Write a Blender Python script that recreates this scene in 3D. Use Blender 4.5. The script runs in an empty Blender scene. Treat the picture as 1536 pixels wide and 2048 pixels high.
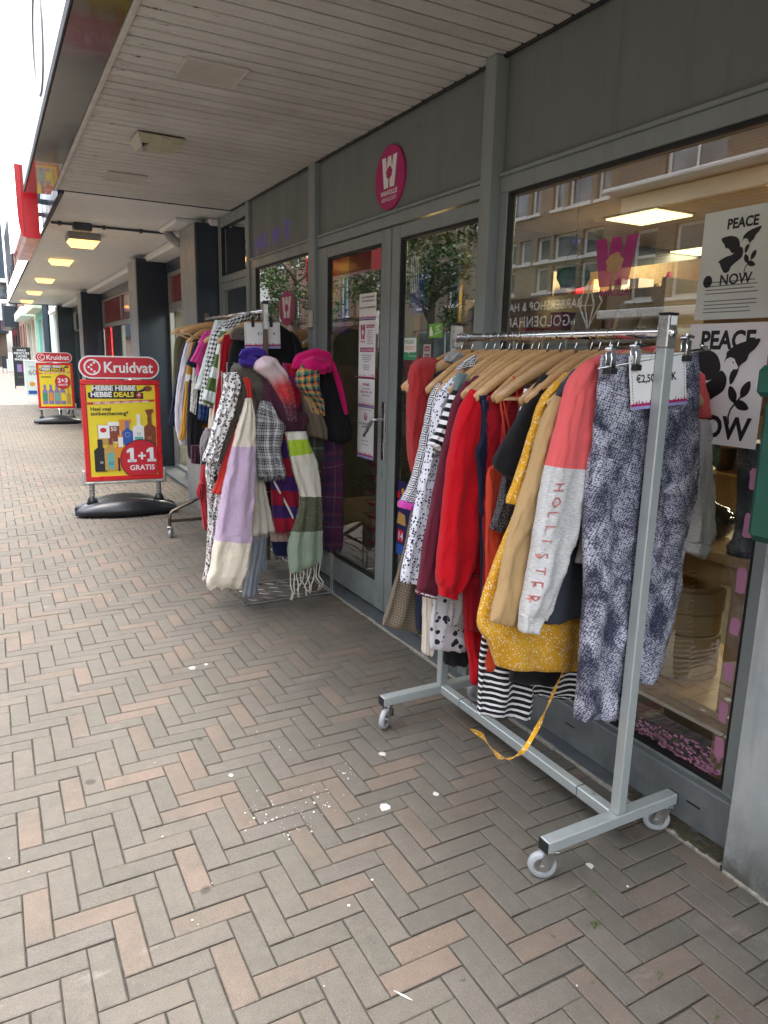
import bpy, math, random
from mathutils import Vector, Matrix, noise
R = random.Random(11)
rad = math.radians
S = bpy.context.scene
COL = S.collection

# ---------------------------------------------------------------- camera
CAM_H = 1.5
FPX = 1432.53
CX = (0.87893728, -0.47637895, 0.02307303)      # camera right in world
CY = (-0.08008241, -0.19509992, -0.97750848)    # camera down in world
CZ = (0.47016601, 0.8573209, -0.20963017)       # camera forward in world
cd = bpy.data.cameras.new("camera")
cam = bpy.data.objects.new("camera", cd)
COL.objects.link(cam)
cd.sensor_fit = 'VERTICAL'
cd.sensor_height = 36.0
cd.lens = FPX / 2048 * 36.0
cd.clip_start = 0.05
cd.clip_end = 600
cam.matrix_world = Matrix(((CX[0], -CY[0], -CZ[0], 0), (CX[1], -CY[1], -CZ[1], 0),
                           (CX[2], -CY[2], -CZ[2], CAM_H), (0, 0, 0, 1)))
S.camera = cam

# ---------------------------------------------------------------- sky, sun, exposure
w = bpy.data.worlds.new("World")
S.world = w
w.use_nodes = True
nt = w.node_tree
bg = nt.nodes["Background"]
sk = nt.nodes.new("ShaderNodeTexSky")
sk.sky_type = 'NISHITA'
sk.sun_disc = False
sk.sun_elevation = rad(78)
sk.sun_rotation = rad(250)
sk.air_density = 1.0
sk.dust_density = 3.0
hs = nt.nodes.new("ShaderNodeHueSaturation")      # thin overcast: the blue is washed out
hs.inputs['Saturation'].default_value = 0.42
nt.links.new(sk.outputs[0], hs.inputs['Color'])
nt.links.new(hs.outputs[0], bg.inputs[0])
bg.inputs[1].default_value = 0.15
sd = bpy.data.lights.new("sun", 'SUN')
sun = bpy.data.objects.new("sun", sd)
COL.objects.link(sun)
sd.energy = 0.6
sd.angle = rad(25)
sd.color = (1.0, 0.985, 0.955)
sun.rotation_euler = (rad(12), 0, rad(250))
S.view_settings.view_transform = 'Standard'
S.view_settings.look = 'None'
S.view_settings.gamma = 1.0
S.view_settings.use_curve_mapping = False
S.view_settings.exposure = 2.68
S.cycles.use_denoising = True
S.cycles.max_bounces = 8
S.cycles.transparent_max_bounces = 16
S.cycles.sample_clamp_indirect = 6.0
S.cycles.caustics_reflective = False
S.cycles.caustics_refractive = False


# ---------------------------------------------------------------- helpers
def at(px, py, X=None, Y=None, Z=None):
    """point of the photograph (px, py) on one world plane"""
    a, b = px - 768.0, py - 1024.0
    d = [CX[i] * a + CY[i] * b + CZ[i] * FPX for i in range(3)]
    if X is not None: t = X / d[0]
    elif Y is not None: t = Y / d[1]
    else: t = (Z - CAM_H) / d[2]
    return Vector((d[0] * t, d[1] * t, CAM_H + d[2] * t))


def lerp(a, b, t): return a + (b - a) * t


class MB:
    def __init__(s): s.v = []; s.f = []; s.m = []; s.uv = []; s.attr = []; s.tone = 0.0
    def add(s, vs, fs, mi=0, uvs=None):
        o = len(s.v); s.v += [tuple(p) for p in vs]
        for i, f in enumerate(fs):
            s.f.append(tuple(o + k for k in f)); s.m.append(mi); s.attr.append(s.tone)
            if uvs: s.uv += [uvs[k] for k in f]
            else: s.uv += [(0, 0)] * len(f)
        return s
    def box(s, x0, x1, y0, y1, z0, z1, mi=0, c=0.0):
        if x1 < x0: x0, x1 = x1, x0
        if y1 < y0: y0, y1 = y1, y0
        if z1 < z0: z0, z1 = z1, z0
        if c <= 0:
            V = [(x0,y0,z0),(x1,y0,z0),(x1,y1,z0),(x0,y1,z0),(x0,y0,z1),(x1,y0,z1),(x1,y1,z1),(x0,y1,z1)]
            return s.add(V, [(0,3,2,1),(4,5,6,7),(0,1,5,4),(1,2,6,5),(2,3,7,6),(3,0,4,7)], mi)
        c = min(c, (x1-x0)*.45, (y1-y0)*.45, (z1-z0)*.45)
        xs, ys, zs = (x0, x1), (y0, y1), (z0, z1)
        V = []; idx = {}
        for i in (0, 1):
            for j in (0, 1):
                for k in (0, 1):
                    sx, sy, sz = (1 - 2*i), (1 - 2*j), (1 - 2*k)
                    idx[i,j,k,0] = len(V); V.append((xs[i], ys[j]+sy*c, zs[k]+sz*c))
                    idx[i,j,k,1] = len(V); V.append((xs[i]+sx*c, ys[j], zs[k]+sz*c))
                    idx[i,j,k,2] = len(V); V.append((xs[i]+sx*c, ys[j]+sy*c, zs[k]))
        F = []
        I = lambda i,j,k,a: idx[i,j,k,a]
        F += [(I(0,0,0,0),I(0,0,1,0),I(0,1,1,0),I(0,1,0,0)), (I(1,0,0,0),I(1,1,0,0),I(1,1,1,0),I(1,0,1,0))]
        F += [(I(0,0,0,1),I(1,0,0,1),I(1,0,1,1),I(0,0,1,1)), (I(0,1,0,1),I(0,1,1,1),I(1,1,1,1),I(1,1,0,1))]
        F += [(I(0,0,0,2),I(0,1,0,2),I(1,1,0,2),I(1,0,0,2)), (I(0,0,1,2),I(1,0,1,2),I(1,1,1,2),I(0,1,1,2))]
        for j in (0,1):
            for k in (0,1): F.append((I(0,j,k,1),I(1,j,k,1),I(1,j,k,2),I(0,j,k,2)))
        for i in (0,1):
            for k in (0,1): F.append((I(i,0,k,0),I(i,1,k,0),I(i,1,k,2),I(i,0,k,2)))
        for i in (0,1):
            for j in (0,1): F.append((I(i,j,0,0),I(i,j,1,0),I(i,j,1,1),I(i,j,0,1)))
        for i in (0,1):
            for j in (0,1):
                for k in (0,1): F.append((I(i,j,k,0),I(i,j,k,1),I(i,j,k,2)))
        cx, cy, cz = (x0+x1)/2, (y0+y1)/2, (z0+z1)/2
        G = []
        for f in F:
            P = [Vector(V[q]) for q in f]
            n = (P[1]-P[0]).cross(P[2]-P[0]); m = sum(P, Vector())/len(P) - Vector((cx,cy,cz))
            G.append(f if n.dot(m) > 0 else tuple(reversed(f)))
        return s.add(V, G, mi)
    def bar(s, a, b, w, h, mi=0, up=(0, 0, 1)):
        """rectangular bar from a to b, w across, h along up"""
        a, b = Vector(a), Vector(b); d = (b - a).normalized(); u = Vector(up)
        x = d.cross(u)
        if x.length < 1e-4: x = d.cross(Vector((0, 1, 0)))
        x.normalize(); u = x.cross(d).normalized()
        V = []
        for p in (a, b):
            for sx, su in ((-1,-1),(1,-1),(1,1),(-1,1)): V.append(p + x*sx*w/2 + u*su*h/2)
        return s.add(V, [(0,1,2,3)[::-1],(4,5,6,7),(0,1,5,4),(1,2,6,5),(2,3,7,6),(3,0,4,7)], mi)
    def tube(s, pts, r, n=8, mi=0, caps=True, closed=False):
        P = [Vector(p) for p in pts]; rs = r if isinstance(r, (list, tuple)) else [r]*len(P)
        V = []; F = []
        up = None
        N = len(P)
        for i, p in enumerate(P):
            if closed: d = P[(i+1) % N] - P[i-1]
            else: d = (P[min(i+1, N-1)] - P[max(i-1, 0)])
            d.normalize()
            if up is None:
                up = Vector((0,0,1)) if abs(d.z) < .9 else Vector((1,0,0))
            x = d.cross(up).normalized(); up = x.cross(d).normalized()
            for k in range(n):
                a = 2*math.pi*k/n
                V.append(p + (x*math.cos(a) + up*math.sin(a))*rs[i])
        for i in range(N if closed else N-1):
            j = (i+1) % N
            for k in range(n):
                F.append((i*n+k, i*n+(k+1)%n, j*n+(k+1)%n, j*n+k))
        if caps and not closed:
            F.append(tuple(range(n))[::-1]); F.append(tuple((N-1)*n+k for k in range(n)))
        return s.add(V, F, mi)
    def lathe(s, prof, c=(0,0,0), n=20, mi=0, axis='z'):
        V = []; F = []
        for r, z in prof:
            for k in range(n):
                a = 2*math.pi*k/n; q = (r*math.cos(a), r*math.sin(a), z)
                if axis == 'y': q = (q[0], q[2], q[1])
                if axis == 'x': q = (q[2], q[0], q[1])
                V.append((c[0]+q[0], c[1]+q[1], c[2]+q[2]))
        for i in range(len(prof)-1):
            for k in range(n): F.append((i*n+k, i*n+(k+1)%n, (i+1)*n+(k+1)%n, (i+1)*n+k))
        F.append(tuple(range(n))[::-1]); F.append(tuple((len(prof)-1)*n+k for k in range(n)))
        return s.add(V, F, mi)
    def prism(s, poly, org, ux, uy, dep, mi=0, side=None):
        """2D polygon poly in the frame org+ux*a+uy*b, given depth dep along ux x uy"""
        org, ux, uy = Vector(org), Vector(ux), Vector(uy); nz = ux.cross(uy).normalized()*dep
        n = len(poly)
        V = [org + ux*a + uy*b for a, b in poly] + [org + ux*a + uy*b + nz for a, b in poly]
        uv = [(a, b) for a, b in poly]*2
        s.add(V, [tuple(range(n))[::-1]], mi, uv); s.add(V, [tuple(range(n, 2*n))], mi, uv)
        s.add(V, [(i, (i+1) % n, n+(i+1) % n, n+i) for i in range(n)], mi if side is None else side, uv)
        return s
    def build(s, name, mats, parent=None, smooth=False, kind=None, label=None, cat=None, group=None, clean=False, angle=None):
        me = bpy.data.meshes.new(name)
        me.from_pydata(s.v, [], s.f)
        if not isinstance(mats, (list, tuple)): mats = [mats]
        for m in mats: me.materials.append(MT[m] if isinstance(m, str) else m)
        if len(mats) > 1: me.polygons.foreach_set('material_index', s.m)
        uvl = me.uv_layers.new(name='UVMap')
        flat = [c for q in s.uv for c in q]
        uvl.data.foreach_set('uv', flat)
        if any(s.attr):
            at_ = me.attributes.new('tone', 'FLOAT', 'FACE'); at_.data.foreach_set('value', s.attr)
        if smooth: me.polygons.foreach_set('use_smooth', [True]*len(me.polygons))
        me.update()
        if angle is not None:
            me.polygons.foreach_set('use_smooth', [True]*len(me.polygons)); me.set_sharp_from_angle(angle=rad(angle))
        o = bpy.data.objects.new(name, me); COL.objects.link(o)
        if parent is not None:
            o.parent = parent
            o.matrix_parent_inverse = wm(parent).inverted()
        return tag(o, label, cat, group, kind)


def wm(o):
    m = o.matrix_basis.copy()
    p = o.parent; c = o
    while p is not None:
        m = p.matrix_basis @ c.matrix_parent_inverse @ m
        c = p; p = p.parent
    return m


def tag(o, label=None, cat=None, group=None, kind=None):
    if label: o['label'] = label
    if cat: o['category'] = cat
    if group: o['group'] = group
    if kind: o['kind'] = kind
    return o


def thing(name, label, cat, loc=(0, 0, 0), rz=0, group=None, kind=None):
    o = bpy.data.objects.new(name, None); COL.objects.link(o)
    o.location = loc; o.rotation_euler = (0, 0, rz); o.empty_display_size = .05
    return tag(o, label, cat, group, kind)


def copy_tree(o, parent=None):
    c = o.copy(); COL.objects.link(c)
    if parent is not None:
        c.parent = parent; c.matrix_parent_inverse = o.matrix_parent_inverse.copy()
    for ch in list(o.children): copy_tree(ch, c)
    return c


# ---------------------------------------------------------------- materials
MT = {}


class NT:
    """small wrapper that makes shader node graphs short to write"""
    def __init__(s, name):
        s.m = bpy.data.materials.new(name); s.m.use_nodes = True; MT[name] = s.m
        s.t = s.m.node_tree; s.b = s.t.nodes['Principled BSDF']; s.out = s.t.nodes['Material Output']
    def node(s, ty, ins=None, **kw):
        n = s.t.nodes.new('ShaderNode' + ty)
        for k, v in kw.items(): setattr(n, k, v)
        for k, v in (ins or {}).items(): s.put(n.inputs[k], v)
        return n
    def put(s, sock, v):
        if isinstance(v, bpy.types.NodeSocket): s.t.links.new(v, sock)
        elif isinstance(v, (tuple, list)):
            if sock.type == 'RGBA' and len(v) == 3: v = (*v, 1)
            sock.default_value = v
        else: sock.default_value = v
    def m_(s, op, a, b=0.0, c=None, clamp=False):
        n = s.node('Math', operation=op, use_clamp=clamp); s.put(n.inputs[0], a); s.put(n.inputs[1], b)
        if c is not None: s.put(n.inputs[2], c)
        return n.outputs[0]
    def mix(s, f, a, b, mode='MIX'):
        n = s.node('Mix', data_type='RGBA', blend_type=mode); s.put(n.inputs[0], f); s.put(n.inputs[6], a); s.put(n.inputs[7], b)
        return n.outputs[2]
    def uv(s):
        n = s.node('TexCoord').outputs['UV']; x = s.node('SeparateXYZ'); s.put(x.inputs[0], n)
        return n, x.outputs[0], x.outputs[1]
    def obj(s): return s.node('TexCoord').outputs['Object']
    def pos(s): return s.node('NewGeometry').outputs['Position']
    def scale(s, v, sc):
        n = s.node('VectorMath', operation='MULTIPLY'); s.put(n.inputs[0], v); s.put(n.inputs[1], sc if isinstance(sc, tuple) else (sc,)*3)
        return n.outputs[0]
    def noise(s, v, sc, det=3, rough=.5, dist=0, col=False):
        n = s.node('TexNoise', {'Scale': sc, 'Detail': det, 'Roughness': rough, 'Distortion': dist}); s.put(n.inputs['Vector'], v)
        return n.outputs[1 if col else 0]
    def vor(s, v, sc, feat='F1', rnd=1.0, out='Distance'):
        n = s.node('TexVoronoi', feature=feat); s.put(n.inputs['Vector'], v); n.inputs['Scale'].default_value = sc
        n.inputs['Randomness'].default_value = rnd
        return n.outputs[out]
    def ramp(s, f, stops, const=False):
        n = s.node('ValToRGB'); cr = n.color_ramp
        if const: cr.interpolation = 'CONSTANT'
        while len(cr.elements) < len(stops): cr.elements.new(.5)
        for e, (p, c) in zip(cr.elements, stops):
            e.position = p; e.color = (*c, 1) if len(c) == 3 else c
        s.put(n.inputs[0], f); return n.outputs[0]
    def map(s, f, a, b, c=0.0, d=1.0):
        n = s.node('MapRange', {'From Min': a, 'From Max': b, 'To Min': c, 'To Max': d}); s.put(n.inputs[0], f); return n.outputs[0]
    def bump(s, h, st=.3, dist=.002, prev=None):
        n = s.node('Bump', {'Strength': st, 'Distance': dist}); s.put(n.inputs['Height'], h)
        if prev is not None: s.put(n.inputs['Normal'], prev)
        return n.outputs[0]
    def fin(s, col=None, rough=None, metal=None, nrm=None, **kw):
        if col is not None: s.put(s.b.inputs['Base Color'], col)
        if rough is not None: s.put(s.b.inputs['Roughness'], rough)
        if metal is not None: s.put(s.b.inputs['Metallic'], metal)
        if nrm is not None: s.put(s.b.inputs['Normal'], nrm)
        for k, v in kw.items(): s.put(s.b.inputs[k.replace('_', ' ')], v)
        return s.m


def sh(c, k): return tuple(min(1, x*k) for x in c)


def plain(name, col, rough=.6, metal=0.0, var=.12, sc=6.0, bump=.15, bsc=90.0, bd=.001, spec=.5):
    g = NT(name); p = g.obj()
    n = g.noise(p, sc, 4, .6); n2 = g.noise(p, bsc, 3, .6)
    c = g.mix(g.map(n, .3, .7), sh(col, 1 - var), sh(col, 1 + var))
    return g.fin(c, g.map(n, .2, .8, max(0, rough - .06), min(1, rough + .08)), metal, g.bump(n2, bump, bd), Specular_IOR_Level=spec)


def emit(name, col, st):
    g = NT(name); g.fin(col, .5); g.put(g.b.inputs['Emission Color'], col); g.b.inputs['Emission Strength'].default_value = st
    return g.m


FONT_CACHE = {}


def text(body, org, ux, uy, size, mat, parent, name='lettering', bold=0.0, dep=.0006, align='CENTER', sx=1.0, shear=0.0, label=None, space=1.0, mirror=False):
    """flat lettering: org = baseline anchor, ux = reading direction, uy = up"""
    cu = bpy.data.curves.new(name, 'FONT'); cu.body = body; cu.size = size; cu.align_x = align
    cu.offset = bold*size; cu.extrude = dep/2; cu.shear = shear; cu.resolution_u = 3; cu.space_character = space
    tmp = bpy.data.objects.new('tmp', cu); COL.objects.link(tmp)
    dg = bpy.context.evaluated_depsgraph_get(); me = bpy.data.meshes.new_from_object(tmp.evaluated_get(dg))
    bpy.data.objects.remove(tmp); bpy.data.curves.remove(cu)
    org, ux, uy = Vector(org), Vector(ux).normalized(), Vector(uy).normalized(); nz = ux.cross(uy)
    for v in me.vertices:
        c = v.co.copy(); v.co = org + ux*c.x*sx + uy*c.y + nz*c.z
    me.materials.clear(); me.materials.append(MT[mat]); me.name = name
    o = bpy.data.objects.new(name, me); COL.objects.link(o)
    if parent is not None: o.parent = parent; o.matrix_parent_inverse = wm(parent).inverted()
    if label: o['label'] = label
    return o
# ---------------------------------------------------------------- surface materials
def brick_mat(name, obj_attr):
    g = NT(name); p = g.pos()
    a = g.node('Attribute', attribute_name='tone', attribute_type='OBJECT' if obj_attr else 'GEOMETRY').outputs['Fac']
    base = g.ramp(a, [(0, (.100, .091, .074)), (.3, (.120, .108, .088)), (.55, (.134, .114, .092)), (.70, (.124, .108, .095)), (.74, (.150, .110, .084)), (1, (.182, .128, .097))])
    big = g.noise(p, .9, 4, .6)
    c = g.mix(g.map(g.noise(p, 2.6, 6, .75), .42, .62, 0, .75), base, (.098, .086, .070)); c = g.mix(g.map(big, .38, .72, 0, .35), c, (.085, .075, .060))
    mott = g.noise(p, 28, 5, .7)
    c = g.mix(g.map(mott, .3, .72, 0, .30), c, (.235, .21, .175))
    spk = g.noise(p, 260, 2, .6)
    c = g.mix(g.map(spk, .5, .7, 0, .5), c, (.055, .048, .040)); c = g.mix(g.map(g.noise(p, 330, 2, .6), .60, .74, 0, .4), c, (.30, .28, .25))
    # old trodden-in gum and drip marks
    v = g.node('TexVoronoi', feature='F1'); v.inputs['Scale'].default_value = 4.6
    g.put(v.inputs['Vector'], g.mix(.05, p, g.noise(p, 5, 2, col=True)))
    cs = g.node('SeparateXYZ'); g.put(cs.inputs[0], v.outputs['Color'])
    rr = g.m_('MULTIPLY', g.m_('SUBTRACT', cs.outputs[0], .35, clamp=True), .15)
    gum = g.m_('MULTIPLY', g.map(g.m_('SUBTRACT', rr, v.outputs['Distance']), 0.0, .03), .72, clamp=True)
    c = g.mix(gum, c, (.045, .04, .036))
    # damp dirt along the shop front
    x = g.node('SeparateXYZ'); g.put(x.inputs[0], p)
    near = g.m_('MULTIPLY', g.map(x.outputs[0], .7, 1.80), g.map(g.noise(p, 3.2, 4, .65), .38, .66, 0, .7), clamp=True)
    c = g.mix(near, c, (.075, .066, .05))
    # lime efflorescence
    ef = g.m_('MULTIPLY', g.map(g.noise(g.scale(p, (1.2, 3.0, 1)), 1.6, 5, .75), .62, .74), .35, clamp=True)
    c = g.mix(ef, c, (.36, .34, .31))
    nb = g.bump(g.noise(p, 210, 5, .8), .8, .0022, g.bump(g.noise(p, 32, 4, .6), .45, .004))
    return g.fin(c, g.map(mott, .2, .8, .62, .9), 0, nb, Specular_IOR_Level=.35)
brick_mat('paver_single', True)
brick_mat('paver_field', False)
plain('joint_sand', (.045, .040, .032), .95, var=.4, sc=40, bump=.8, bsc=300, bd=.003)
plain('road_paving', (.12, .115, .108), .9, var=.25, sc=2, bump=.5, bsc=60, bd=.004)
plain('far_paving', (.21, .19, .165), .9, var=.15, sc=3, bump=.5, bsc=40, bd=.004)
plain('threshold_stone', (.085, .095, .098), .55, var=.25, sc=14, bump=.35, bsc=120, bd=.002)
plain('pale_mortar', (.30, .28, .23), .95, var=.35, sc=60, bump=.8, bsc=200, bd=.003)
plain('moss', (.055, .048, .025), .95, var=.5, sc=60, bump=.9, bsc=200, bd=.006)

def painted(name, col, rough=.38, dirt=.25):
    g = NT(name); p = g.pos()
    n = g.noise(g.scale(p, (3, 3, .8)), 2.4, 5, .65)
    st_ = g.noise(g.scale(p, (9, 9, .7)), 2.2, 5, .7)
    c = g.mix(g.map(n, .42, .75, 0, dirt), col, sh(col, .6)); c = g.mix(g.map(st_, .56, .74, 0, .45), c, sh(col, .5))
    zz = g.node('SeparateXYZ'); g.put(zz.inputs[0], p); c = g.mix(g.m_('MULTIPLY', g.map(zz.outputs[2], .30, .0), g.map(g.noise(p, 12, 4), .3, .7, .1, .9), clamp=True), c, sh(col, .45))
    sp = g.vor(p, 9.0)
    c = g.mix(g.m_('MULTIPLY', g.map(sp, .035, .02), .35, clamp=True), c, sh(col, 1.7))
    return g.fin(c, g.map(n, .3, .7, rough - .08, rough + .14), 0, g.bump(g.noise(p, 60, 3), .06, .001), Specular_IOR_Level=.5)
painted('grey_frame', (.235, .270, .262), .34)
painted('grey_panel', (.160, .180, .168), .42, .2)
painted('grey_sill', (.20, .225, .225), .45, .45)
painted('anthracite', (.014, .026, .042), .4, .08)
painted('drug_grey', (.25, .27, .27), .35, .08)
painted('white_ceiling', (.68, .69, .69), .55, .15)
painted('trim_white', (.55, .53, .49), .6, .5)
painted('steel_blue', (.035, .05, .07), .3, .2)
plain('black_rubber', (.012, .012, .013), .55)
plain('black_gasket', (.006, .006, .007), .6)
plain('black_plastic', (.012, .014, .017), .34, var=.25, sc=9, bump=.12, bsc=200)
plain('green_plastic', (.008, .075, .05), .35, var=.2)
plain('white_plastic', (.72, .71, .67), .4)
plain('cream_plastic', (.55, .52, .42), .4)
plain('brass', (.5, .42, .28), .35, .8)
def pillar_mat():
    g = NT('pillar_concrete'); p = g.pos()
    n = g.noise(p, 5, 6, .7); n2 = g.noise(g.scale(p, (1, 1, .35)), 9, 5, .6)
    c = g.mix(g.map(n, .3, .7), (.27, .30, .30), (.36, .39, .385))
    c = g.mix(g.map(n2, .5, .75, 0, .6), c, (.46, .47, .45)); c = g.mix(g.m_('MULTIPLY', g.map(g.vor(p, 14), .07, .04), .5, clamp=True), c, (.12, .125, .12)); c = g.mix(g.map(g.noise(g.scale(p, (14, 14, .8)), 2, 5), .56, .72, 0, .35), c, (.17, .18, .175))
    z = g.node('SeparateXYZ'); g.put(z.inputs[0], p)
    c = g.mix(g.m_('MULTIPLY', g.map(z.outputs[2], .30, .0), g.map(n, .35, .6), clamp=True), c, (.06, .06, .045))
    g.fin(c, .62, 0, g.bump(n, .35, .006, g.bump(g.noise(p, 120, 3), .2, .001)))
pillar_mat()
def soffit_mat():
    g = NT('soffit_board'); p = g.pos()
    n = g.noise(g.scale(p, (1.4, 14, 1)), 3.2, 6, .7)
    c = g.mix(g.map(n, .3, .75), (.47, .475, .45), (.59, .59, .565))
    big = g.noise(p, 1.6, 4, .6)
    c = g.mix(g.map(big, .45, .75, 0, .45), c, (.27, .25, .215))
    peel = g.noise(g.scale(p, (7, 30, 1)), 2.0, 6, .75)
    edge = g.node('SeparateXYZ'); g.put(edge.inputs[0], p)
    k = g.map(edge.outputs[0], .95, .56, .0, .085)
    pm = g.m_('GREATER_THAN', peel, g.m_('SUBTRACT', .675, k))
    c = g.mix(g.m_('MULTIPLY', pm, .85), c, (.055, .045, .035))
    at_ = g.node('Attribute', attribute_name='tone', attribute_type='OBJECT').outputs['Fac']
    c = g.mix(g.m_('MULTIPLY', at_, .22), c, (.20, .185, .165))
    g.fin(c, .6, 0, g.bump(peel, .35, .002, g.bump(n, .2, .002)))
soffit_mat()
plain('soffit_dark', (.03, .024, .018), .9)
plain('hatch_board', (.42, .40, .37), .6, var=.1, sc=8)
plain('lens_yellowed', (.42, .40, .28), .35, var=.2, sc=20)
g = NT('gloss_fascia'); g.fin((.012, .014, .020), g.map(g.noise(g.pos(), 6, 4), .3, .7, .08, .16), 0, g.bump(g.noise(g.pos(), 4, 3), .08, .01), Specular_IOR_Level=.55, Coat_Weight=.2, Coat_Roughness=.05)
g = NT('gloss_fascia_reflect'); g.fin((.17, .17, .17), .12, 0, g.bump(g.noise(g.pos(), 4, 3), .08, .01), Specular_IOR_Level=1.0, Coat_Weight=1.0)  # paler copy of the fascia gloss; the reflection is put into its colour
plain('sign_white', (.82, .82, .80), .35, var=.03)
plain('sign_red', (.60, .012, .018), .28, var=.05)
plain('sign_red_gloss', (.45, .012, .02), .18, var=.05)

# metals
def metal(name, col, rough, var=.15):
    g = NT(name); p = g.obj(); n = g.noise(p, 18, 4, .6)
    g.fin(g.mix(g.map(n, .3, .7), sh(col, 1 - var), sh(col, 1 + var)), g.map(n, .3, .7, rough*.7, rough*1.3), 1.0, g.bump(g.noise(p, 70, 3), .05, .0005))
metal('chrome', (.72, .74, .76), .12)
metal('hook_steel', (.62, .62, .60), .22)
metal('zinc', (.52, .52, .50), .38, .25)
metal('wire_steel', (.40, .40, .38), .42, .25)
metal('brushed_alu', (.55, .55, .54), .3)
metal('bronze_tube', (.16, .13, .10), .42, .3)
g = NT('rack_paint'); n = g.noise(g.obj(), 14, 5, .7)
c = g.mix(g.map(n, .35, .7, 0, .35), (.44, .48, .47), (.30, .33, .32))
c = g.mix(g.map(g.vor(g.obj(), 60), .10, .06, 0, .5), c, (.16, .15, .13))
g.fin(c, .38, .35, g.bump(g.noise(g.obj(), 240, 2), .08, .0006))
plain('tyre_grey', (.34, .35, .36), .5)
def wood(name, c0, c1, sc=1.0, rough=.38, ax=(1.2, 14, 14)):
    g = NT(name); p = g.obj()
    n = g.noise(g.scale(p, tuple(a*sc for a in ax)), 5, 5, .6, .6)
    n2 = g.noise(p, 3, 3)
    c = g.mix(g.map(n, .3, .7), c0, c1); c = g.mix(g.map(n2, .4, .8, 0, .3), c, sh(c0, .7))
    at_ = g.node('Attribute', attribute_name='tone', attribute_type='OBJECT').outputs['Fac']
    c = g.mix(g.m_('MULTIPLY', at_, .45), c, sh(c0, .55))
    g.fin(c, rough, 0, g.bump(n, .12, .0008), Coat_Weight=.25, Coat_Roughness=.2)
wood('hanger_wood', (.52, .29, .115), (.70, .46, .22))
wood('furniture_wood', (.46, .27, .11), (.58, .38, .18), .4, .5)
wood('shelf_wood', (.42, .30, .16), (.55, .41, .24), .3, .5)
wood('bamboo', (.50, .39, .22), (.62, .50, .31), 1.2, .6)
def glass(name, tint=(.93, .95, .94), boost=1.7, extra=0.0):
    g = NT(name); g.t.nodes.remove(g.b)
    tr = g.node('BsdfTransparent', {'Color': tint}); gl = g.node('BsdfGlossy', {'Roughness': .0, 'Color': (1, 1, 1)})
    fr = g.node('Fresnel', {'IOR': 1.52}); f = g.m_('ADD', g.m_('MULTIPLY', fr.outputs[0], boost), extra, clamp=True)
    nb = g.bump(g.noise(g.pos(), 1.6, 1), .02, .003); g.put(gl.inputs['Normal'], nb); g.put(fr.inputs['Normal'], nb)
    f = g.m_('MULTIPLY', f, g.m_('SUBTRACT', 1.0, g.node('NewGeometry').outputs['Backfacing']))
    mx = g.node('MixShader'); g.put(mx.inputs[0], f); g.put(mx.inputs[1], tr.outputs[0]); g.put(mx.inputs[2], gl.outputs[0])
    g.put(g.out.inputs[0], mx.outputs[0])
glass('window_glass', boost=2.7, extra=.06)
glass('tinted_glass', (.35, .40, .40), 2.2, .12)
g = NT('red_glass'); g.fin((.26, .06, .065), .08, 0, Specular_IOR_Level=.8)
glass('clear_plastic', (.97, .97, .97), 1.0)
emit('lamp_warm', (1.0, .50, .13), .60)
emit('panel_light', (1.0, .84, .38), .5)
emit('bulb_light', (1.0, .74, .30), 30.0)
emit('fascia_lit', (1.0, .98, .88), 1.6)
# buildings across the street and beyond
def wallbrick(name, c0, c1, mort=(.30, .27, .23), sc=1.0):
    g = NT(name); p = g.pos()
    x = g.node('SeparateXYZ'); g.put(x.inputs[0], p)
    cb = g.node('CombineXYZ'); g.put(cb.inputs[0], g.m_('ADD', x.outputs[1], x.outputs[0])); g.put(cb.inputs[1], x.outputs[2])
    b = g.node('TexBrick', {'Scale': 1.0*sc, 'Color1': c0, 'Color2': c1, 'Mortar': mort, 'Mortar Size': .008, 'Brick Width': .22, 'Row Height': .065, 'Mortar Smooth': .2, 'Bias': 0.0})
    g.put(b.inputs['Vector'], cb.outputs[0])
    n = g.noise(p, 1.0, 5, .6)
    g.fin(g.mix(g.map(n, .4, .8, 0, .4), b.outputs[0], sh(c0, .5)), .85, 0, g.bump(b.outputs[1], -.4, .006))
wallbrick('brick_yellow', (.22, .155, .095), (.29, .21, .13))
wallbrick('brick_brown', (.12, .078, .052), (.165, .105, .07))
wallbrick('brick_red', (.19, .07, .045), (.25, .10, .065))
plain('paint_white', (.74, .74, .70), .5, var=.05, sc=2)
plain('paint_cream', (.62, .58, .46), .6, var=.08, sc=2)
plain('paint_teal', (.25, .62, .50), .6, var=.06, sc=2)
plain('paint_mint', (.62, .74, .68), .6, var=.06, sc=2)
plain('paint_black', (.02, .022, .025), .4, var=.1, sc=2)
plain('paint_darkblue', (.02, .035, .05), .35, var=.1, sc=2)
plain('awning_red', (.30, .015, .03), .7)
plain('roof_tile', (.10, .055, .04), .8, var=.3, sc=8)
g = NT('pane_dark'); n = g.noise(g.pos(), .9, 3)
g.fin(g.mix(g.map(n, .35, .65), (.03, .035, .04), (.22, .24, .25)), .06, 0, Specular_IOR_Level=.9)
g = NT('leaf'); at_ = g.node('Attribute', attribute_name='tone', attribute_type='GEOMETRY').outputs['Fac']
g.fin(g.ramp(at_, [(0, (.012, .028, .007)), (.6, (.045, .085, .018)), (1, (.13, .17, .045))]), .55, 0, Specular_IOR_Level=.3)
plain('bark', (.09, .07, .05), .9, var=.3, sc=8, bump=.8, bsc=30, bd=.02)
plain('ink_black', (.012, .012, .014), .5, var=.02)
plain('ink_grey', (.20, .20, .21), .5, var=.02)
plain('ink_pink', (.42, .012, .13), .5, var=.03)
plain('ink_lilac', (.33, .34, .62), .5, var=.03)
plain('ink_purple', (.16, .13, .60), .5, var=.2, sc=20)
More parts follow.
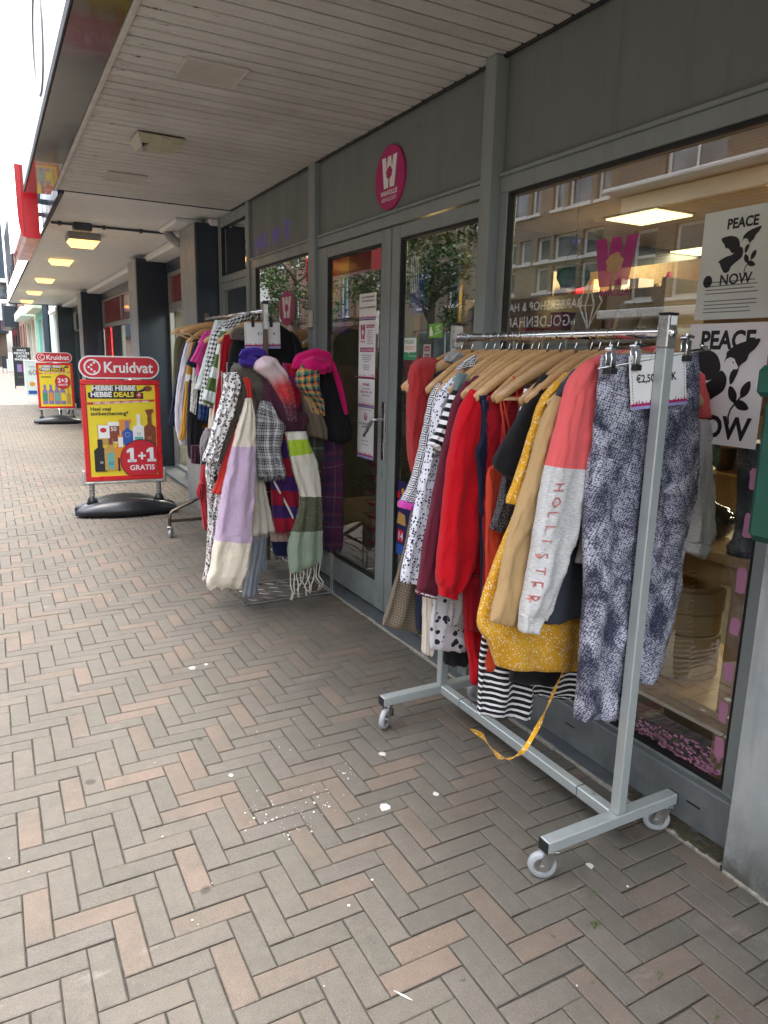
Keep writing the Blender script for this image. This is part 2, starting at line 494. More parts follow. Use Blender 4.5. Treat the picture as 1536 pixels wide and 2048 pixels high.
plain('paper', (.86, .87, .86), .45, var=.03)
plain('paper_thin', (.68, .74, .67), .5, var=.05)
# ================================================================ GROUND
BW = 0.0696           # paver module (short side); long side is three of them
BX0, BY0 = -0.034, 1.727
KX = 1.853            # line where the pavers meet the shop threshold

def paver_cells():
    out = []
    for j in range(-38, 300):
        for i in range(-46, 29):
            u = (i - j) % 6
            if u == 0: out.append((i, j, 3, 1))
            elif u >= 3 and ((i - (j - 1)) % 6) < 3: out.append((i, j, 1, 3))
    return out

def paver_mesh(mb, x0, x1, y0, y1, zt, g=.0022, c=.003, tilt=(0, 0)):
    x0 += g; x1 -= g; y0 += g; y1 -= g
    cx, cy = (x0 + x1)/2, (y0 + y1)/2
    z = lambda x, y: zt + tilt[0]*(x - cx) + tilt[1]*(y - cy)
    V = [(x, y, z(x, y)) for x, y in ((x0+c, y0+c), (x1-c, y0+c), (x1-c, y1-c), (x0+c, y1-c))]
    V += [(x, y, z(x, y) - c*.8) for x, y in ((x0, y0), (x1, y0), (x1, y1), (x0, y1))]
    V += [(x, y, -.03) for x, y in ((x0, y0), (x1, y0), (x1, y1), (x0, y1))]
    F = [(0, 1, 2, 3)] + [(i+4, (i+1) % 4+4, (i+1) % 4, i) for i in range(4)] + [(i+8, (i+1) % 4+8, (i+1) % 4+4, i+4) for i in range(4)]
    mb.add(V, F)

g_ = MB(); g_.add([(-150, -60, -.03), (150, -60, -.03), (150, 400, -.03), (-150, 400, -.03)], [(0, 1, 2, 3)])
ground = g_.build('ground', 'far_paving', kind='structure')
b_ = MB(); b_.add([(-3.3, -3, -.0065), (KX, -3, -.0065), (KX, 22.6, -.0065), (-3.3, 22.6, -.0065)], [(0, 1, 2, 3)])
pavement = b_.build('pavement', 'joint_sand', kind='structure')
b_ = MB(); b_.add([(-3.3, 22.6, -.004), (2.4, 22.6, -.004), (2.4, 120, -.004), (-3.3, 120, -.004)], [(0, 1, 2, 3)])
b_.build('far_pavement', 'far_paving', kind='structure')
b_ = MB(); b_.box(-3.45, -3.3, -3, 120, -.2, .0, c=.01); b_.build('kerb', 'pale_mortar', kind='structure')
b_ = MB(); b_.add([(-8.0, -30, -.02), (-3.45, -30, -.02), (-3.45, 120, -.02), (-8.0, 120, -.02)], [(0, 1, 2, 3)])
b_.build('road', 'road_paving', kind='structure')

def in_view_score(x, y):
    d = Vector((x, y, -CAM_H)); z = sum(CZ[i]*d[i] for i in range(3))
    if z < .3: return None
    px = 768 + FPX*sum(CX[i]*d[i] for i in range(3))/z; py = 1024 + FPX*sum(CY[i]*d[i] for i in range(3))/z
    if px < 5 or px > 1531 or py > 2043 or py < 0: return None
    return FPX*FPX*CAM_H/z**3

cells = []
r2 = random.Random(5)
for (i, j, w_, h_) in paver_cells():
    x0, y0 = BX0 + i*BW, BY0 + j*BW; x1, y1 = x0 + w_*BW, y0 + h_*BW
    if x0 > KX - .02 or y1 < -2.6 or y0 > 22.5: continue
    if x1 > KX: x1 = KX + .001
    if x1 < -3.28: continue
    full = x1 < KX
    s_ = in_view_score((x0+x1)/2, (y0+y1)/2) if full and x0 < 1.84 else None
    cells.append((s_ or 0, w_, x0, x1, y0, y1, full))
cells.sort(key=lambda c: -c[0])
proto = {}
for w_ in (3, 1):
    mb = MB(); a, b = (3*BW, BW) if w_ == 3 else (BW, 3*BW)
    paver_mesh(mb, -a/2, a/2, -b/2, b/2, 0.0)
    proto[w_] = mb
first = {}
fld = MB()
for n_, (s_, w_, x0, x1, y0, y1, full) in enumerate(cells):
    tone = r2.random(); dz = r2.uniform(-.0013, .0013)
    if n_ < 300 and s_ > 0:
        if w_ not in first:
            o = proto[w_].build('brick', 'paver_single', pavement); first[w_] = o
        else:
            o = first[w_].copy(); COL.objects.link(o)
        o.location = ((x0+x1)/2 + r2.uniform(-.0012, .0012), (y0+y1)/2 + r2.uniform(-.0012, .0012), dz)
        o.rotation_euler = (r2.uniform(-.006, .006), r2.uniform(-.006, .006), r2.uniform(-.007, .007))
        o['tone'] = tone
    else:
        fld.tone = tone + 1e-4
        jx, jy = r2.uniform(-.0012, .0012), r2.uniform(-.0012, .0012)
        paver_mesh(fld, x0+jx, x1+jx, y0+jy, y1+jy, dz, tilt=(r2.uniform(-.008, .008), r2.uniform(-.008, .008)))
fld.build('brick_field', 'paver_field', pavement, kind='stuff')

# threshold strip and mortar line along the shop
t = MB(); t.box(KX + .006, 2.02, 1.17, 6.8, -.05, .006, c=.003); threshold = t.build('threshold', 'threshold_stone', kind='structure')
t = MB()
for k in range(60):
    y = 1.18 + k*.095; a = R.uniform(.006, .013)
    t.box(KX - .004, KX + a, y, y + .0945, -.02, .003 + R.uniform(0, .004), c=.002)
t.build('mortar_line', 'pale_mortar', threshold)

# ================================================================ SHOP FRONT
XF = 1.95
shop = thing('thrift_shop_building', 'grey metal thrift shop front under the boarded canopy, right of the pavement', 'building', (2.0, 3.5, 0))
def part(mb, name, mat, parent=shop, **k): return mb.build(name, mat, parent, **k)
def bx(name, mat, x0, x1, y0, y1, z0, z1, parent=shop, c=.003, **k):
    m = MB(); m.box(x0, x1, y0, y1, z0, z1, c=c); return m.build(name, mat, parent, **k)
# upper panels and their ledges
for (y0, y1) in ((-1.6, 2.61), (2.69, 4.535), (4.645, 5.915)):
    p_ = bx('upper_panel', 'grey_panel', XF + .012, XF + .04, y0, y1, 2.262, 2.712)
    bx('ledge', 'grey_frame', XF - .012, XF + .02, y0 + .002, y1 - .002, 2.250, 2.266, p_)
# mullions
bx('mullion', 'grey_frame', 1.900, 2.03, 2.612, 2.688, .006, 2.711, c=.004)
bx('mullion', 'grey_frame', 1.925, 2.03, 4.538, 4.642, .006, 2.711, c=.004)
bx('mullion', 'grey_frame', 1.937, 2.03, 5.918, 5.992, .006, 2.711, c=.004)
bx('mullion', 'grey_frame', 1.937, 2.03, 6.78, 6.80, .006, 2.711, c=.004)
def window(y0, y1, z0, z1, fl, fr, ft, fb, glassmat='window_glass', name='window', xg=1.972):
    m = MB()
    m.box(XF, 2.0, y0, y1, z1, z1 + ft, c=.003); m.box(XF, 2.0, y0, y1, z0 - fb, z0, c=.003)
    m.box(XF + .001, 2.0, y0, y0 + fl, z0, z1, c=.003); m.box(XF + .001, 2.0, y1 - fr, y1, z0, z1, c=.003)
    fo = m.build(name, 'grey_frame', shop)
    q = MB(); a, b = y0 + fl, y1 - fr
    for (u0, u1, v0, v1) in ((a, b, z1 - .012, z1), (a, b, z0, z0 + .012), (a, a + .010, z0 + .012, z1 - .012), (b - .010, b, z0 + .012, z1 - .012)):
        q.box(XF + .006, XF + .03, u0, u1, v0, v1)
    q.build('gasket', 'black_gasket', fo)
    p = MB(); p.box(xg, xg + .006, a + .004, b - .004, z0 + .004, z1 - .004); p.build('pane', glassmat, fo)
    return fo
win_main = window(1.19, 2.612, .175, 2.187, .085, .055, .063, .012)
win_small = window(4.642, 5.918, .40, 2.187, .055, .11, .063, .012)
win_top = window(5.992, 6.78, 2.20, 2.62, .02, .02, .09, .06, 'tinted_glass')
bx('sill_panel', 'grey_sill', XF - .028, 2.0, 1.18, 2.61, .006, .165, c=.004)
m = MB()
for yy in (1.32, 1.90, 2.46): m.box(XF - .030, XF - .027, yy, yy + .05, .088, .093)
part(m, 'drain_slot', 'black_gasket')
bx('sill_panel', 'grey_panel', XF, 2.0, 4.644, 5.916, .006, .388, c=.004)
# doors
bx('door_head', 'grey_frame', XF - .004, 2.02, 2.69, 4.536, 2.192, 2.249, c=.004)
def leaf(y0, y1, sl, sr, hinge):
    d = thing('door', None, None, (XF, y0 if hinge < 0 else y1, .02)); d.parent = shop; d.matrix_parent_inverse = wm(shop).inverted()
    m = MB(); z0, z1 = .022, 2.184
    gz0, gz1 = .185, 2.118
    m.box(XF, 2.0, y0, y0 + sl, z0, z1, c=.004); m.box(XF, 2.0, y1 - sr, y1, z0, z1, c=.004)
    m.box(XF + .001, 1.999, y0 + sl, y1 - sr, gz1, z1 - .001, c=.003); m.box(XF + .001, 1.999, y0 + sl, y1 - sr, z0 + .001, gz0, c=.003)
    m.build('door_frame', 'grey_frame', d)
    a, b = y0 + sl, y1 - sr; q = MB()
    for (u0, u1, v0, v1) in ((a, b, gz1 - .014, gz1), (a, b, gz0, gz0 + .014), (a, a + .012, gz0 + .014, gz1 - .014), (b - .012, b, gz0 + .014, gz1 - .014)):
        q.box(XF + .006, XF + .03, u0, u1, v0, v1)
    q.build('gasket', 'black_gasket', d)
    p = MB(); p.box(1.972, 1.978, a + .004, b - .004, gz0 + .004, gz1 - .004); p.build('pane', 'window_glass', d)
    return d
d_left = leaf(3.552, 4.53, .105, .14, 1)
d_right = leaf(2.70, 3.538, .03, .085, -1)
m = MB(); m.box(XF - .008, XF, 3.562, 3.60, .93, 1.26, c=.003); m.box(XF - .0105, XF - .0085, 3.574, 3.588, .985, 1.03); hp = m.build('handle_plate', 'brushed_alu', d_left)
m = MB(); m.tube([(XF - .006, 3.582, 1.16), (XF - .055, 3.582, 1.162), (XF - .064, 3.59, 1.160), (XF - .066, 3.61, 1.15), (XF - .066, 3.66, 1.095), (XF - .066, 3.70, 1.06)], [.009, .009, .010, .010, .009, .008], 10)
m.build('handle', 'brushed_alu', d_left, smooth=True)
# black reveal between the leaves
bx('door_seal', 'black_gasket', XF + .012, 1.998, 3.5385, 3.5515, .022, 2.184, c=0)
# transom door bay
m = MB(); m.box(XF + .002, 2.0, 5.992, 6.05, .006, 2.138, c=.003); m.box(XF + .002, 2.0, 6.73, 6.78, .006, 2.138, c=.003); m.box(XF + .003, 1.998, 6.05, 6.73, 2.07, 2.137, c=.003); m.box(XF + .003, 1.998, 6.05, 6.73, .006, .12, c=.003)
sd_ = m.build('side_door', 'grey_frame', shop)
m = MB(); m.box(1.974, 1.98, 6.052, 6.728, .122, 2.068); m.build('pane', 'tinted_glass', sd_)
m = MB(); m.box(1.948, 1.9515, 6.36, 6.40, 2.155, 2.172, c=.001); m.build('nameplate', 'brass', sd_)
# building mass above and behind
bx('upper_wall', 'brick_brown', 1.98, 9.2, -6.0, 6.82, 2.95, 9.0, c=0)
bx('side_wall', 'brick_brown', 2.03, 9.2, 6.83, 6.95, 0, 2.95, c=0)
# concrete pillar by the window
pil = thing('concrete_pillar', 'pale grey concrete pillar at the right end of the shop window', 'pillar', (1.95, .9, 0))
m = MB(); m.box(1.838, 2.25, .10, 1.170, -.02, 2.708, c=.006); m.build('pillar_shaft', 'pillar_concrete', pil)
m = MB()
for k in range(26):
    a = 1.162 - k*.04; m.box(1.838 - R.uniform(.004, .012), 1.84, a - .04, a, -.02, .004 + R.uniform(0, .006), c=.002)
m.build('mortar_joint', 'pale_mortar', pil)
m = MB()
for k in range(70):
    x = R.uniform(1.86, 1.925); y = R.uniform(1.19, 1.62); r = R.uniform(.004, .016)*(1.3 - (y - 1.19)*1.6)
    m.box(x - r, x + r, y - r*1.3, y + r*1.3, .003, .006 + r*.35, c=r*.4)
tag(m.build('moss_patch', 'moss'), 'moss and dirt in the corner between the pillar and the window sill', 'moss', kind='stuff')
# green box on the pillar
bn = thing('wall_litter_bin', 'dark green plastic bin with a lid hanging on the pale pillar', 'bin', (1.74, .95, 1.07))
m = MB(); m.box(1.655, 1.836, .74, 1.115, 1.07, 1.43, c=.018); m.build('bin_body', 'green_plastic', bn)
m = MB(); m.box(1.640, 1.836, .725, 1.128, 1.43, 1.505, c=.012); m.box(1.639, 1.6405, .80, .86, 1.445, 1.47); m.box(1.639, 1.6405, 1.02, 1.08, 1.445, 1.47); m.build('bin_lid', 'green_plastic', bn)

# ================================================================ CANOPY
can = thing('shop_canopy', 'boarded canopy with peeling cream paint and glossy black edge over the shop', 'canopy', (1.2, 3.0, 2.71))
nb = 0
for k in range(-22, 46):
    y = 2.124 + k*.0934
    if y > 6.40: break
    m = None
    if nb == 0:
        m = MB(); m.box(0, 1.372, .0066, .0868, 0, .018, c=.004); pl0 = m.build('plank', 'soffit_board', can); pl = pl0
    else:
        pl = pl0.copy(); COL.objects.link(pl)
    pl.location = (.578, y, 2.713 + R.uniform(-.0012, .0018)); pl.rotation_euler = (R.uniform(-.004, .004), 0, 0)
    pl['tone'] = R.choice((0, 0, .3, .6, 1.0)) * R.random(); nb += 1
def cb(name, mat, x0, x1, y0, y1, z0, z1, c=.002, parent=can, **k):
    m = MB(); m.box(x0, x1, y0, y1, z0, z1, c=c); return m.build(name, mat, parent, **k)
cb('soffit_backing', 'soffit_dark', .36, 1.98, -1.0, 6.40, 2.734, 2.76, 0)
cb('edge_trim', 'trim_white', .552, .576, 0, 6.40, 2.700, 2.735)
cb('wall_bead', 'black_gasket', 1.938, 1.951, 0, 6.40, 2.702, 2.733)
cb('fascia_underside', 'gloss_fascia', .366, .550, 0, 5.52, 2.706, 2.735, .003)
cb('fascia_underside', 'gloss_fascia_reflect', .366, .550, 5.524, 6.62, 2.706, 2.735, .003, label='pale glossy end section of the canopy underside')
cb('fascia_edge', 'black_gasket', .357, .366, 0, 6.62, 2.703, 2.745, .002)
cb('fascia_face', 'sign_white', .357, .40, 0, 5.15, 2.746, 3.335, .004)
cb('fascia_face', 'paint_mint', .359, .40, 5.153, 6.62, 2.746, 3.325, .004, label='pale green end section of the canopy face')
cb('canopy_roof', 'roof_tile', .40, 1.98, -1.0, 6.62, 2.95, 3.05, .0)
cb('end_strip', 'steel_blue', .58, 1.95, 6.4185, 6.430, 2.708, 2.736)
for yy in (3.1, 4.4):
    m = MB(); pts = [(.3545, yy + .30*math.cos(a), 3.03 + .24*math.sin(a)) for a in [2*math.pi*q/40 for q in range(40)]]
    m.tube(pts, .006, 6, closed=True); m.build('ring_outline', 'ink_grey', can)
# hatches and the broken lamp
def hatch(x0, x1, y0, y1, lab):
    h = thing('ceiling_hatch', lab, 'hatch', ((x0+x1)/2, (y0+y1)/2, 2.71))
    m = MB(); m.box(x0+.008, x1-.008, y0+.008, y1-.008, 2.702, 2.711, c=.002); m.build('hatch_cover', 'hatch_board', h)
    m = MB()
    for a in ((x0, x1, y0, y0+.008), (x0, x1, y1-.008, y1), (x0, x0+.008, y0+.008, y1-.008), (x1-.008, x1, y0+.008, y1-.008)): m.box(*a, 2.7005, 2.711, c=.001)
    m.build('hatch_rim', 'trim_white', h)
hatch(.83, 1.10, 3.31, 3.565, 'square cover plate in the boarded soffit nearest the camera')
hatch(.83, 1.09, 5.55, 5.81, 'square cover plate in the boarded soffit beyond the cracked lamp')
lb = thing('soffit_lamp', 'unlit soffit lamp with a cracked yellowed prism lens', 'lamp', (.96, 4.62, 2.71))
m = MB(); m.add([(.835, 4.47, 2.70), (1.10, 4.48, 2.70), (1.10, 4.77, 2.70), (.835, 4.73, 2.70), (.86, 4.50, 2.655), (1.085, 4.50, 2.672), (1.085, 4.75, 2.672), (.86, 4.71, 2.655)],
      [(0, 1, 5, 4), (1, 2, 6, 5), (2, 3, 7, 6), (3, 0, 4, 7), (4, 5, 6, 7)]); m.build('lamp_lens', 'lens_yellowed', lb)
m = MB(); m.add([(.835, 4.46, 2.70), (.835, 4.73, 2.70), (.862, 4.715, 2.652), (.868, 4.52, 2.640), (.90, 4.50, 2.654), (.905, 4.70, 2.654)], [(0, 1, 2, 3), (3, 2, 5, 4)]); m.build('lamp_shard', 'hatch_board', lb)

# ================================================================ DRUGSTORE
dr = thing('drugstore_building', 'long drugstore front with anthracite pillars and a white lit canopy beyond the thrift shop', 'building', (2.2, 14, 0))
def db(name, mat, x0, x1, y0, y1, z0, z1, c=.004, parent=dr, **k):
    m = MB(); m.box(x0, x1, y0, y1, z0, z1, c=c); return m.build(name, mat, parent, **k)
db('canopy_ceiling', 'white_ceiling', .632, 2.30, 6.432, 22.0, 2.712, 2.74, 0)
db('canopy_face', 'fascia_lit', .612, .640, 8.45, 22.0, 2.715, 3.02, .003)
db('canopy_face', 'steel_blue', .60, .64, 6.63, 8.44, 2.715, 3.02, .003)
db('canopy_edge', 'black_gasket', .606, .631, 6.44, 22.02, 2.700, 2.714, .001)
db('canopy_end', 'steel_blue', .632, 2.2, 22.0, 22.03, 2.69, 2.99, .001)
db('canopy_roof', 'roof_tile', .66, 2.30, 6.64, 22.0, 2.95, 3.05, 0)
db('cornice', 'white_ceiling', 1.857, 2.14, 6.81, 22.0, 2.63, 2.710, .02)
pils = [(6.82, 7.43), (9.80, 10.40), (15.9, 16.55), (21.4, 22.0)]
def pillar_at(y0, y1):
    p = db('pillar', 'anthracite', 1.742, 2.20, y0, y1, -.01, 2.66, .006)
    m = MB(); m.box(1.735, 1.7415, y0 + .03, y1 - .01, .0, 2.655, c=.002); m.build('pillar_street_face', 'drug_grey', p)  # street side in a paler grey than the other sides
    return p
for a in pils: pillar_at(*a)
def shopwin(y0, y1, z0, z1, mat, fr=.05, x=2.12, fmat='drug_grey', name='window'):
    m = MB(); m.box(x, x+.06, y0, y1, z1-fr, z1, c=.004); m.box(x, x+.06, y0, y1, z0, z0+fr, c=.004)
    m.box(x+.001, x+.059, y0, y0+fr, z0+fr, z1-fr, c=.003); m.box(x+.001, x+.059, y1-fr, y1, z0+fr, z1-fr, c=.003)
    o = m.build(name, fmat, dr); m = MB(); m.box(x+.03, x+.036, y0+fr-.005, y1-fr+.005, z0+fr-.005, z1-fr+.005); m.build('pane', mat, o); return o
db('beam', 'steel_blue', 2.10, 2.2, 7.44, 21.4, 2.50, 2.629)
# entrance bay
shopwin(7.44, 8.72, 2.08, 2.50, 'red_glass'); shopwin(8.72, 9.79, 2.08, 2.50, 'red_glass')
shopwin(8.78, 9.79, 0.0, 2.08, 'window_glass')
m = MB(); m.box(2.09, 2.17, 8.60, 8.66, 0, 2.08, c=.004); m.box(2.09, 2.17, 8.70, 8.76, 0, 2.08, c=.004); m.build('sliding_door_frame', 'brushed_alu', dr)
db('entrance_step', 'threshold_stone', 1.9, 2.14, 7.43, 9.80, -.02, .012, .003)
for (a, b) in ((10.41, 11.45), (11.46, 13.6), (13.61, 15.89), (16.56, 18.3), (18.31, 19.9), (19.91, 21.39)):
    dark = a > 18.0 or a < 11
    shopwin(a, b, 2.02, 2.50, 'red_glass' if not dark else 'tinted_glass', .03)
    shopwin(a, b, .25, 2.02, 'tinted_glass' if dark else 'window_glass', .04, fmat='steel_blue' if a > 18 else 'drug_grey')
    db('plinth', 'steel_blue', 2.12, 2.18, a, b, 0, .248)
m = MB(); m.box(2.135, 2.139, 8.80, 9.05, .06, 2.02); m.build('window_strip', 'sign_red', dr)
m = MB(); m.box(2.135, 2.139, 11.48, 11.9, .31, 1.98); m.box(2.135, 2.139, 15.0, 15.82, .31, 1.98); m.build('window_strip', 'sign_red_gloss', dr)
db('upper_wall', 'brick_brown', 2.3, 10, 6.96, 22.1, 2.75, 8.5, 0)
# inside of the drugstore: floor, back wall, shelving rows
m = MB(); m.box(2.2, 8, 6.96, 22, -.02, .0); m.box(8, 8.1, 6.96, 22, 0, 2.75); m.box(2.2, 8, 22.0, 22.08, 0, 2.75); m.build('inner_wall', 'paint_cream', dr)
m = MB(); m.box(2.2, 8, 6.96, 22, 2.70, 2.711); m.build('inner_ceiling', 'white_ceiling', dr)
shelves = []
for k, (x, y) in enumerate(((2.75, 8.1), (2.75, 9.4), (3.2, 11.2), (3.2, 13.0), (3.2, 14.8))):
    sh_ = thing('display_shelf', ['product shelf just inside the drugstore entrance', 'product shelf behind the drugstore door glass', 'low shelf behind the tall drugstore window nearest the door', 'middle shelf inside the long drugstore window', 'shelf at the far end of the long drugstore window'][k], 'shelf', (x, y, 0), 0, 'drugstore shelves')
    m = MB(); m.box(x, x+.4, y-.5, y+.5, 0, .1); m.box(x+.36, x+.4, y-.5, y+.5, .1, 1.6)
    for z in (.45, .8, 1.15, 1.5): m.box(x, x+.36, y-.5, y+.5, z, z+.02)
    m.build('shelf_frame', 'black_plastic', sh_)
    m = MB()
    for z in (.1, .47, .82, 1.17):
        yy = y - .48
        while yy < y + .42:
            wd = R.uniform(.05, .12); m.box(x+.03, x+.2, yy, yy+wd-.01, z, z+R.uniform(.12, .26), mi=R.randrange(4)); yy += wd
    m.build('products', ['sign_red', 'paper', 'poster_yellow', 'ink_pink'] if 'poster_yellow' in MT else ['sign_red', 'paper', 'brass', 'ink_pink'], sh_, kind='stuff')
for k in range(5):
    y = 8.5 + k*3.1
    L_ = thing('interior_ceiling_light', ['bright strip light inside the drugstore nearest the entrance', 'second strip light inside the drugstore', 'third strip light inside the drugstore', 'fourth strip light inside the drugstore', 'farthest strip light inside the drugstore'][k], 'ceiling light', (3.6, y, 2.66), 0, 'drugstore strip lights')
    m = MB(); m.box(2.9, 4.3, y-.08, y+.08, 2.66, 2.70); m.build('light_tube', 'panel_light', L_)
    ld = bpy.data.lights.new('tube_glow', 'AREA'); ld.shape = 'RECTANGLE'; ld.size = 1.4; ld.size_y = .2; ld.energy = 45; ld.color = (1, .93, .8); lo = bpy.data.objects.new('tube_glow', ld); COL.objects.link(lo); lo.location = (3.6, y, 2.655); lo.parent = L_; lo.matrix_parent_inverse = wm(L_).inverted()
# red light box sign
sb = thing('red_sign_box', 'red sided illuminated box sign hanging on the drugstore canopy edge', 'sign', (.38, 7.5, 2.4))
m = MB(); prof = [(.305, 2.93), (.305, 2.60), (.308, 2.50), (.318, 2.43), (.335, 2.395), (.36, 2.382), (.462, 2.382), (.462, 2.93)]
m.prism(prof, (0, 6.74, 0), (1, 0, 0), (0, 0, 1), -1.72); m.build('sign_body', 'sign_red_gloss', sb)
m = MB(); m.box(.296, .3045, 6.745, 8.45, 2.44, 2.925, c=.003); m.build('sign_face', 'fascia_lit', sb)
m = MB(); m.box(.335, .345, 6.733, 6.7395, 2.40, 2.92, c=.001); m.build('seam', 'sign_red', sb)
for y in (6.9, 7.6, 8.3):
    m = MB(); m.box(.4625, .60, y, y+.04, 2.80, 2.84); m.build('bracket', 'steel_blue', sb)
# canopy lamps
lp = thing('canopy_lamp', 'square canopy lamp glowing amber nearest the camera, deepest of the row', 'ceiling lamp', (1.0, 8.62, 2.71), 0, 'amber canopy lamps')
m = MB()
m.box(-.16, .16, -.16, .16, -.072, 0, c=.006)
hq = m.build('lamp_housing', 'drug_grey'); hq.parent = lp
m = MB(); m.add([(-.15, -.15, -.0725), (.15, -.15, -.0725), (.15, .15, -.0725), (-.15, .15, -.0725), (-.11, -.125, -.125), (.11, -.125, -.125), (.11, .125, -.125), (-.11, .125, -.125)], [(0, 1, 5, 4), (1, 2, 6, 5), (2, 3, 7, 6), (3, 0, 4, 7), (7, 6, 5, 4)][:4] + [(4, 5, 6, 7)]); dq = m.build('lamp_diffuser', 'lamp_warm'); dq.parent = lp
names = ['second amber canopy lamp of the row from the camera', 'middle amber canopy lamp of the row of five', 'fourth amber canopy lamp of the row from the camera', 'farthest amber canopy lamp at the end of the drugstore canopy']
lp.location.z = 2.712
for k, y in enumerate((11.2, 14.3, 17.5, 20.7)):
    c = copy_tree(lp); c.location = (1.0, y, 2.712 + .068); c['label'] = names[k]
# pipe, junction box and elbow at the first pillar
pp = thing('conduit_pipe', 'dark conduit running across the white canopy ceiling with a junction box', 'pipe', (1.2, 7.9, 2.7))
m = MB(); m.tube([(.64, 7.9, 2.695), (1.80, 7.88, 2.695)], .012, 8); m.build('conduit', 'steel_blue', pp)
m = MB(); m.box(.83, 1.0, 7.83, 7.96, 2.64, 2.711, c=.01); m.build('junction_box', 'steel_blue', pp)
m = MB()
for x in (.70, 1.10, 1.45): m.box(x, x+.03, 7.87, 7.93, 2.675, 2.711, c=.003)
m.build('clip', 'steel_blue', pp)
pe = thing('drain_elbow', 'grey drainpipe elbow bending under the canopy at the first drugstore pillar', 'drainpipe', (1.8, 7.3, 2.6))
m = MB(); m.tube([(1.67, 7.62, 2.70), (1.67, 7.60, 2.66), (1.685, 7.56, 2.61), (1.72, 7.50, 2.57), (1.76, 7.44, 2.55)], .045, 14); m.build('pipe_elbow', 'drug_grey', pe, smooth=True)
m = MB(); m.box(1.60, 1.86, 7.0, 7.7, 2.668, 2.711, c=.012); m.build('ceiling_block', 'white_ceiling', pe)
# ================================================================ STREET BEYOND
def face_building(name, label, mat, x, side, y0, y1, h, wins, extras=None, depth=8.0, wmat='pane_dark', fmat='paint_white'):
    """street facade on the plane x (side -1: faces -x, +1: faces +x); wins = (y0, y1, z0, z1, mullions)"""
    b = thing(name, label, 'building', (x, (y0+y1)/2, 0))
    m = MB(); xb = x - side*depth
    # wall with window recesses: strips between openings
    ys = sorted({y0, y1} | {w[0] for w in wins} | {w[1] for w in wins}); zs = sorted({0.0, h} | {w[2] for w in wins} | {w[3] for w in wins})
    for i in range(len(ys)-1):
        z_run = None
        for k in range(len(zs)-1):
            cy, cz = (ys[i]+ys[i+1])/2, (zs[k]+zs[k+1])/2
            hole = any(w[0] < cy < w[1] and w[2] < cz < w[3] for w in wins)
            if not hole:
                if z_run is None: z_run = zs[k]
            if hole or k == len(zs)-2:
                ztop = zs[k] if hole else zs[k+1]
                if z_run is not None and ztop > z_run: m.box(min(x, x-side*.35), max(x, x-side*.35), ys[i], ys[i+1], z_run, ztop)
                z_run = None
    m.box(min(x-side*.36, xb), max(x-side*.36, xb), y0, y1, 0, h)
    m.build('wall', mat, b)
    for w in wins:
        xi = x - side*.10; m = MB(); a, c_, z0, z1 = w[:4]; f = .07
        X = (min(xi, xi-side*.06), max(xi, xi-side*.06))
        m.box(*X, a, c_, z1-f, z1); m.box(*X, a, c_, z0, z0+f); m.box(*X, a, a+f, z0+f, z1-f); m.box(*X, c_-f, c_, z0+f, z1-f)
        nm = w[4] if len(w) > 4 else 0
        for q in range(nm):
            yy = lerp(a, c_, (q+1)/(nm+1)); m.box(X[0]+.005, X[1]-.005, yy-.03, yy+.03, z0+f, z1-f)
        if len(w) > 5 and w[5]: m.box(X[0]+.004, X[1]-.004, a+f, c_-f, lerp(z0, z1, w[5])-.03, lerp(z0, z1, w[5])+.03)
        wf = m.build('window', fmat, b)
        m = MB(); xg = xi - side*.03; m.box(min(xg, xg-side*.01), max(xg, xg-side*.01), a+.01, c_-.01, z0+.01, z1-.01); m.build('pane', wmat, wf)
        m = MB(); m.box(min(x+side*.06, x-side*.05), max(x+side*.06, x-side*.05), a-.05, c_+.05, z0-.07, z0-.001); m.build('window_sill', fmat, wf)
    return b
def bb(b, name, mat, x0, x1, y0, y1, z0, z1, c=0, **k):
    m = MB(); m.box(x0, x1, y0, y1, z0, z1, c=c); return m.build(name, mat, b, **k)

# right-hand side beyond the drugstore canopy
b1 = face_building('white_shop_building', 'white painted shop building with tall windows just beyond the drugstore canopy', 'paint_mint', 2.05, -1, 22.1, 28.6, 7.5,
    [(22.6, 24.6, .5, 2.6, 1), (25.0, 26.6, .5, 2.6, 1), (22.7, 24.2, 4.2, 6.0, 1, .6), (25.4, 27.0, 4.2, 6.0, 1, .6)], wmat='pane_dark')
bb(b1, 'pilaster', 'paint_white', 1.93, 2.06, 22.12, 22.45, 0, 7.4, .01)
bb(b1, 'shop_lintel', 'paint_white', 1.90, 2.06, 22.5, 26.9, 2.66, 2.78, .01)
dp = thing('drainpipe', 'dark vertical drainpipe between the white and the teal building', 'drainpipe', (1.95, 28.7, 0))
m = MB(); m.tube([(1.95, 28.75, 0), (1.95, 28.75, 7.4)], .11, 10); m.build('pipe', 'steel_blue', dp)
b2 = face_building('teal_building', 'narrow bright teal painted building beyond the white one', 'paint_teal', 2.0, -1, 28.9, 35.5, 8.5,
    [(30.2, 33.8, .3, 2.7, 1), (30.0, 31.2, 4.2, 6.2, 1, .6), (32.6, 33.8, 4.2, 6.2, 1, .6)])
bb(b2, 'shop_cornice', 'paint_cream', 1.62, 2.0, 30.0, 35.4, 3.0, 3.35, .02)
b3 = face_building('cream_building', 'cream gabled building with a brick shop front further down the street', 'paint_cream', 1.98, -1, 35.6, 44.0, 9.0,
    [(36.2, 38.6, .3, 2.9, 2), (39.4, 42.6, .3, 2.9, 2), (36.6, 38.0, 4.4, 6.8, 1, .6), (40.6, 42.0, 4.4, 6.8, 1, .6)], wmat='pane_dark')
bb(b3, 'shop_awning', 'paint_mint', 1.45, 1.98, 36.0, 43.8, 2.95, 3.35, .02)
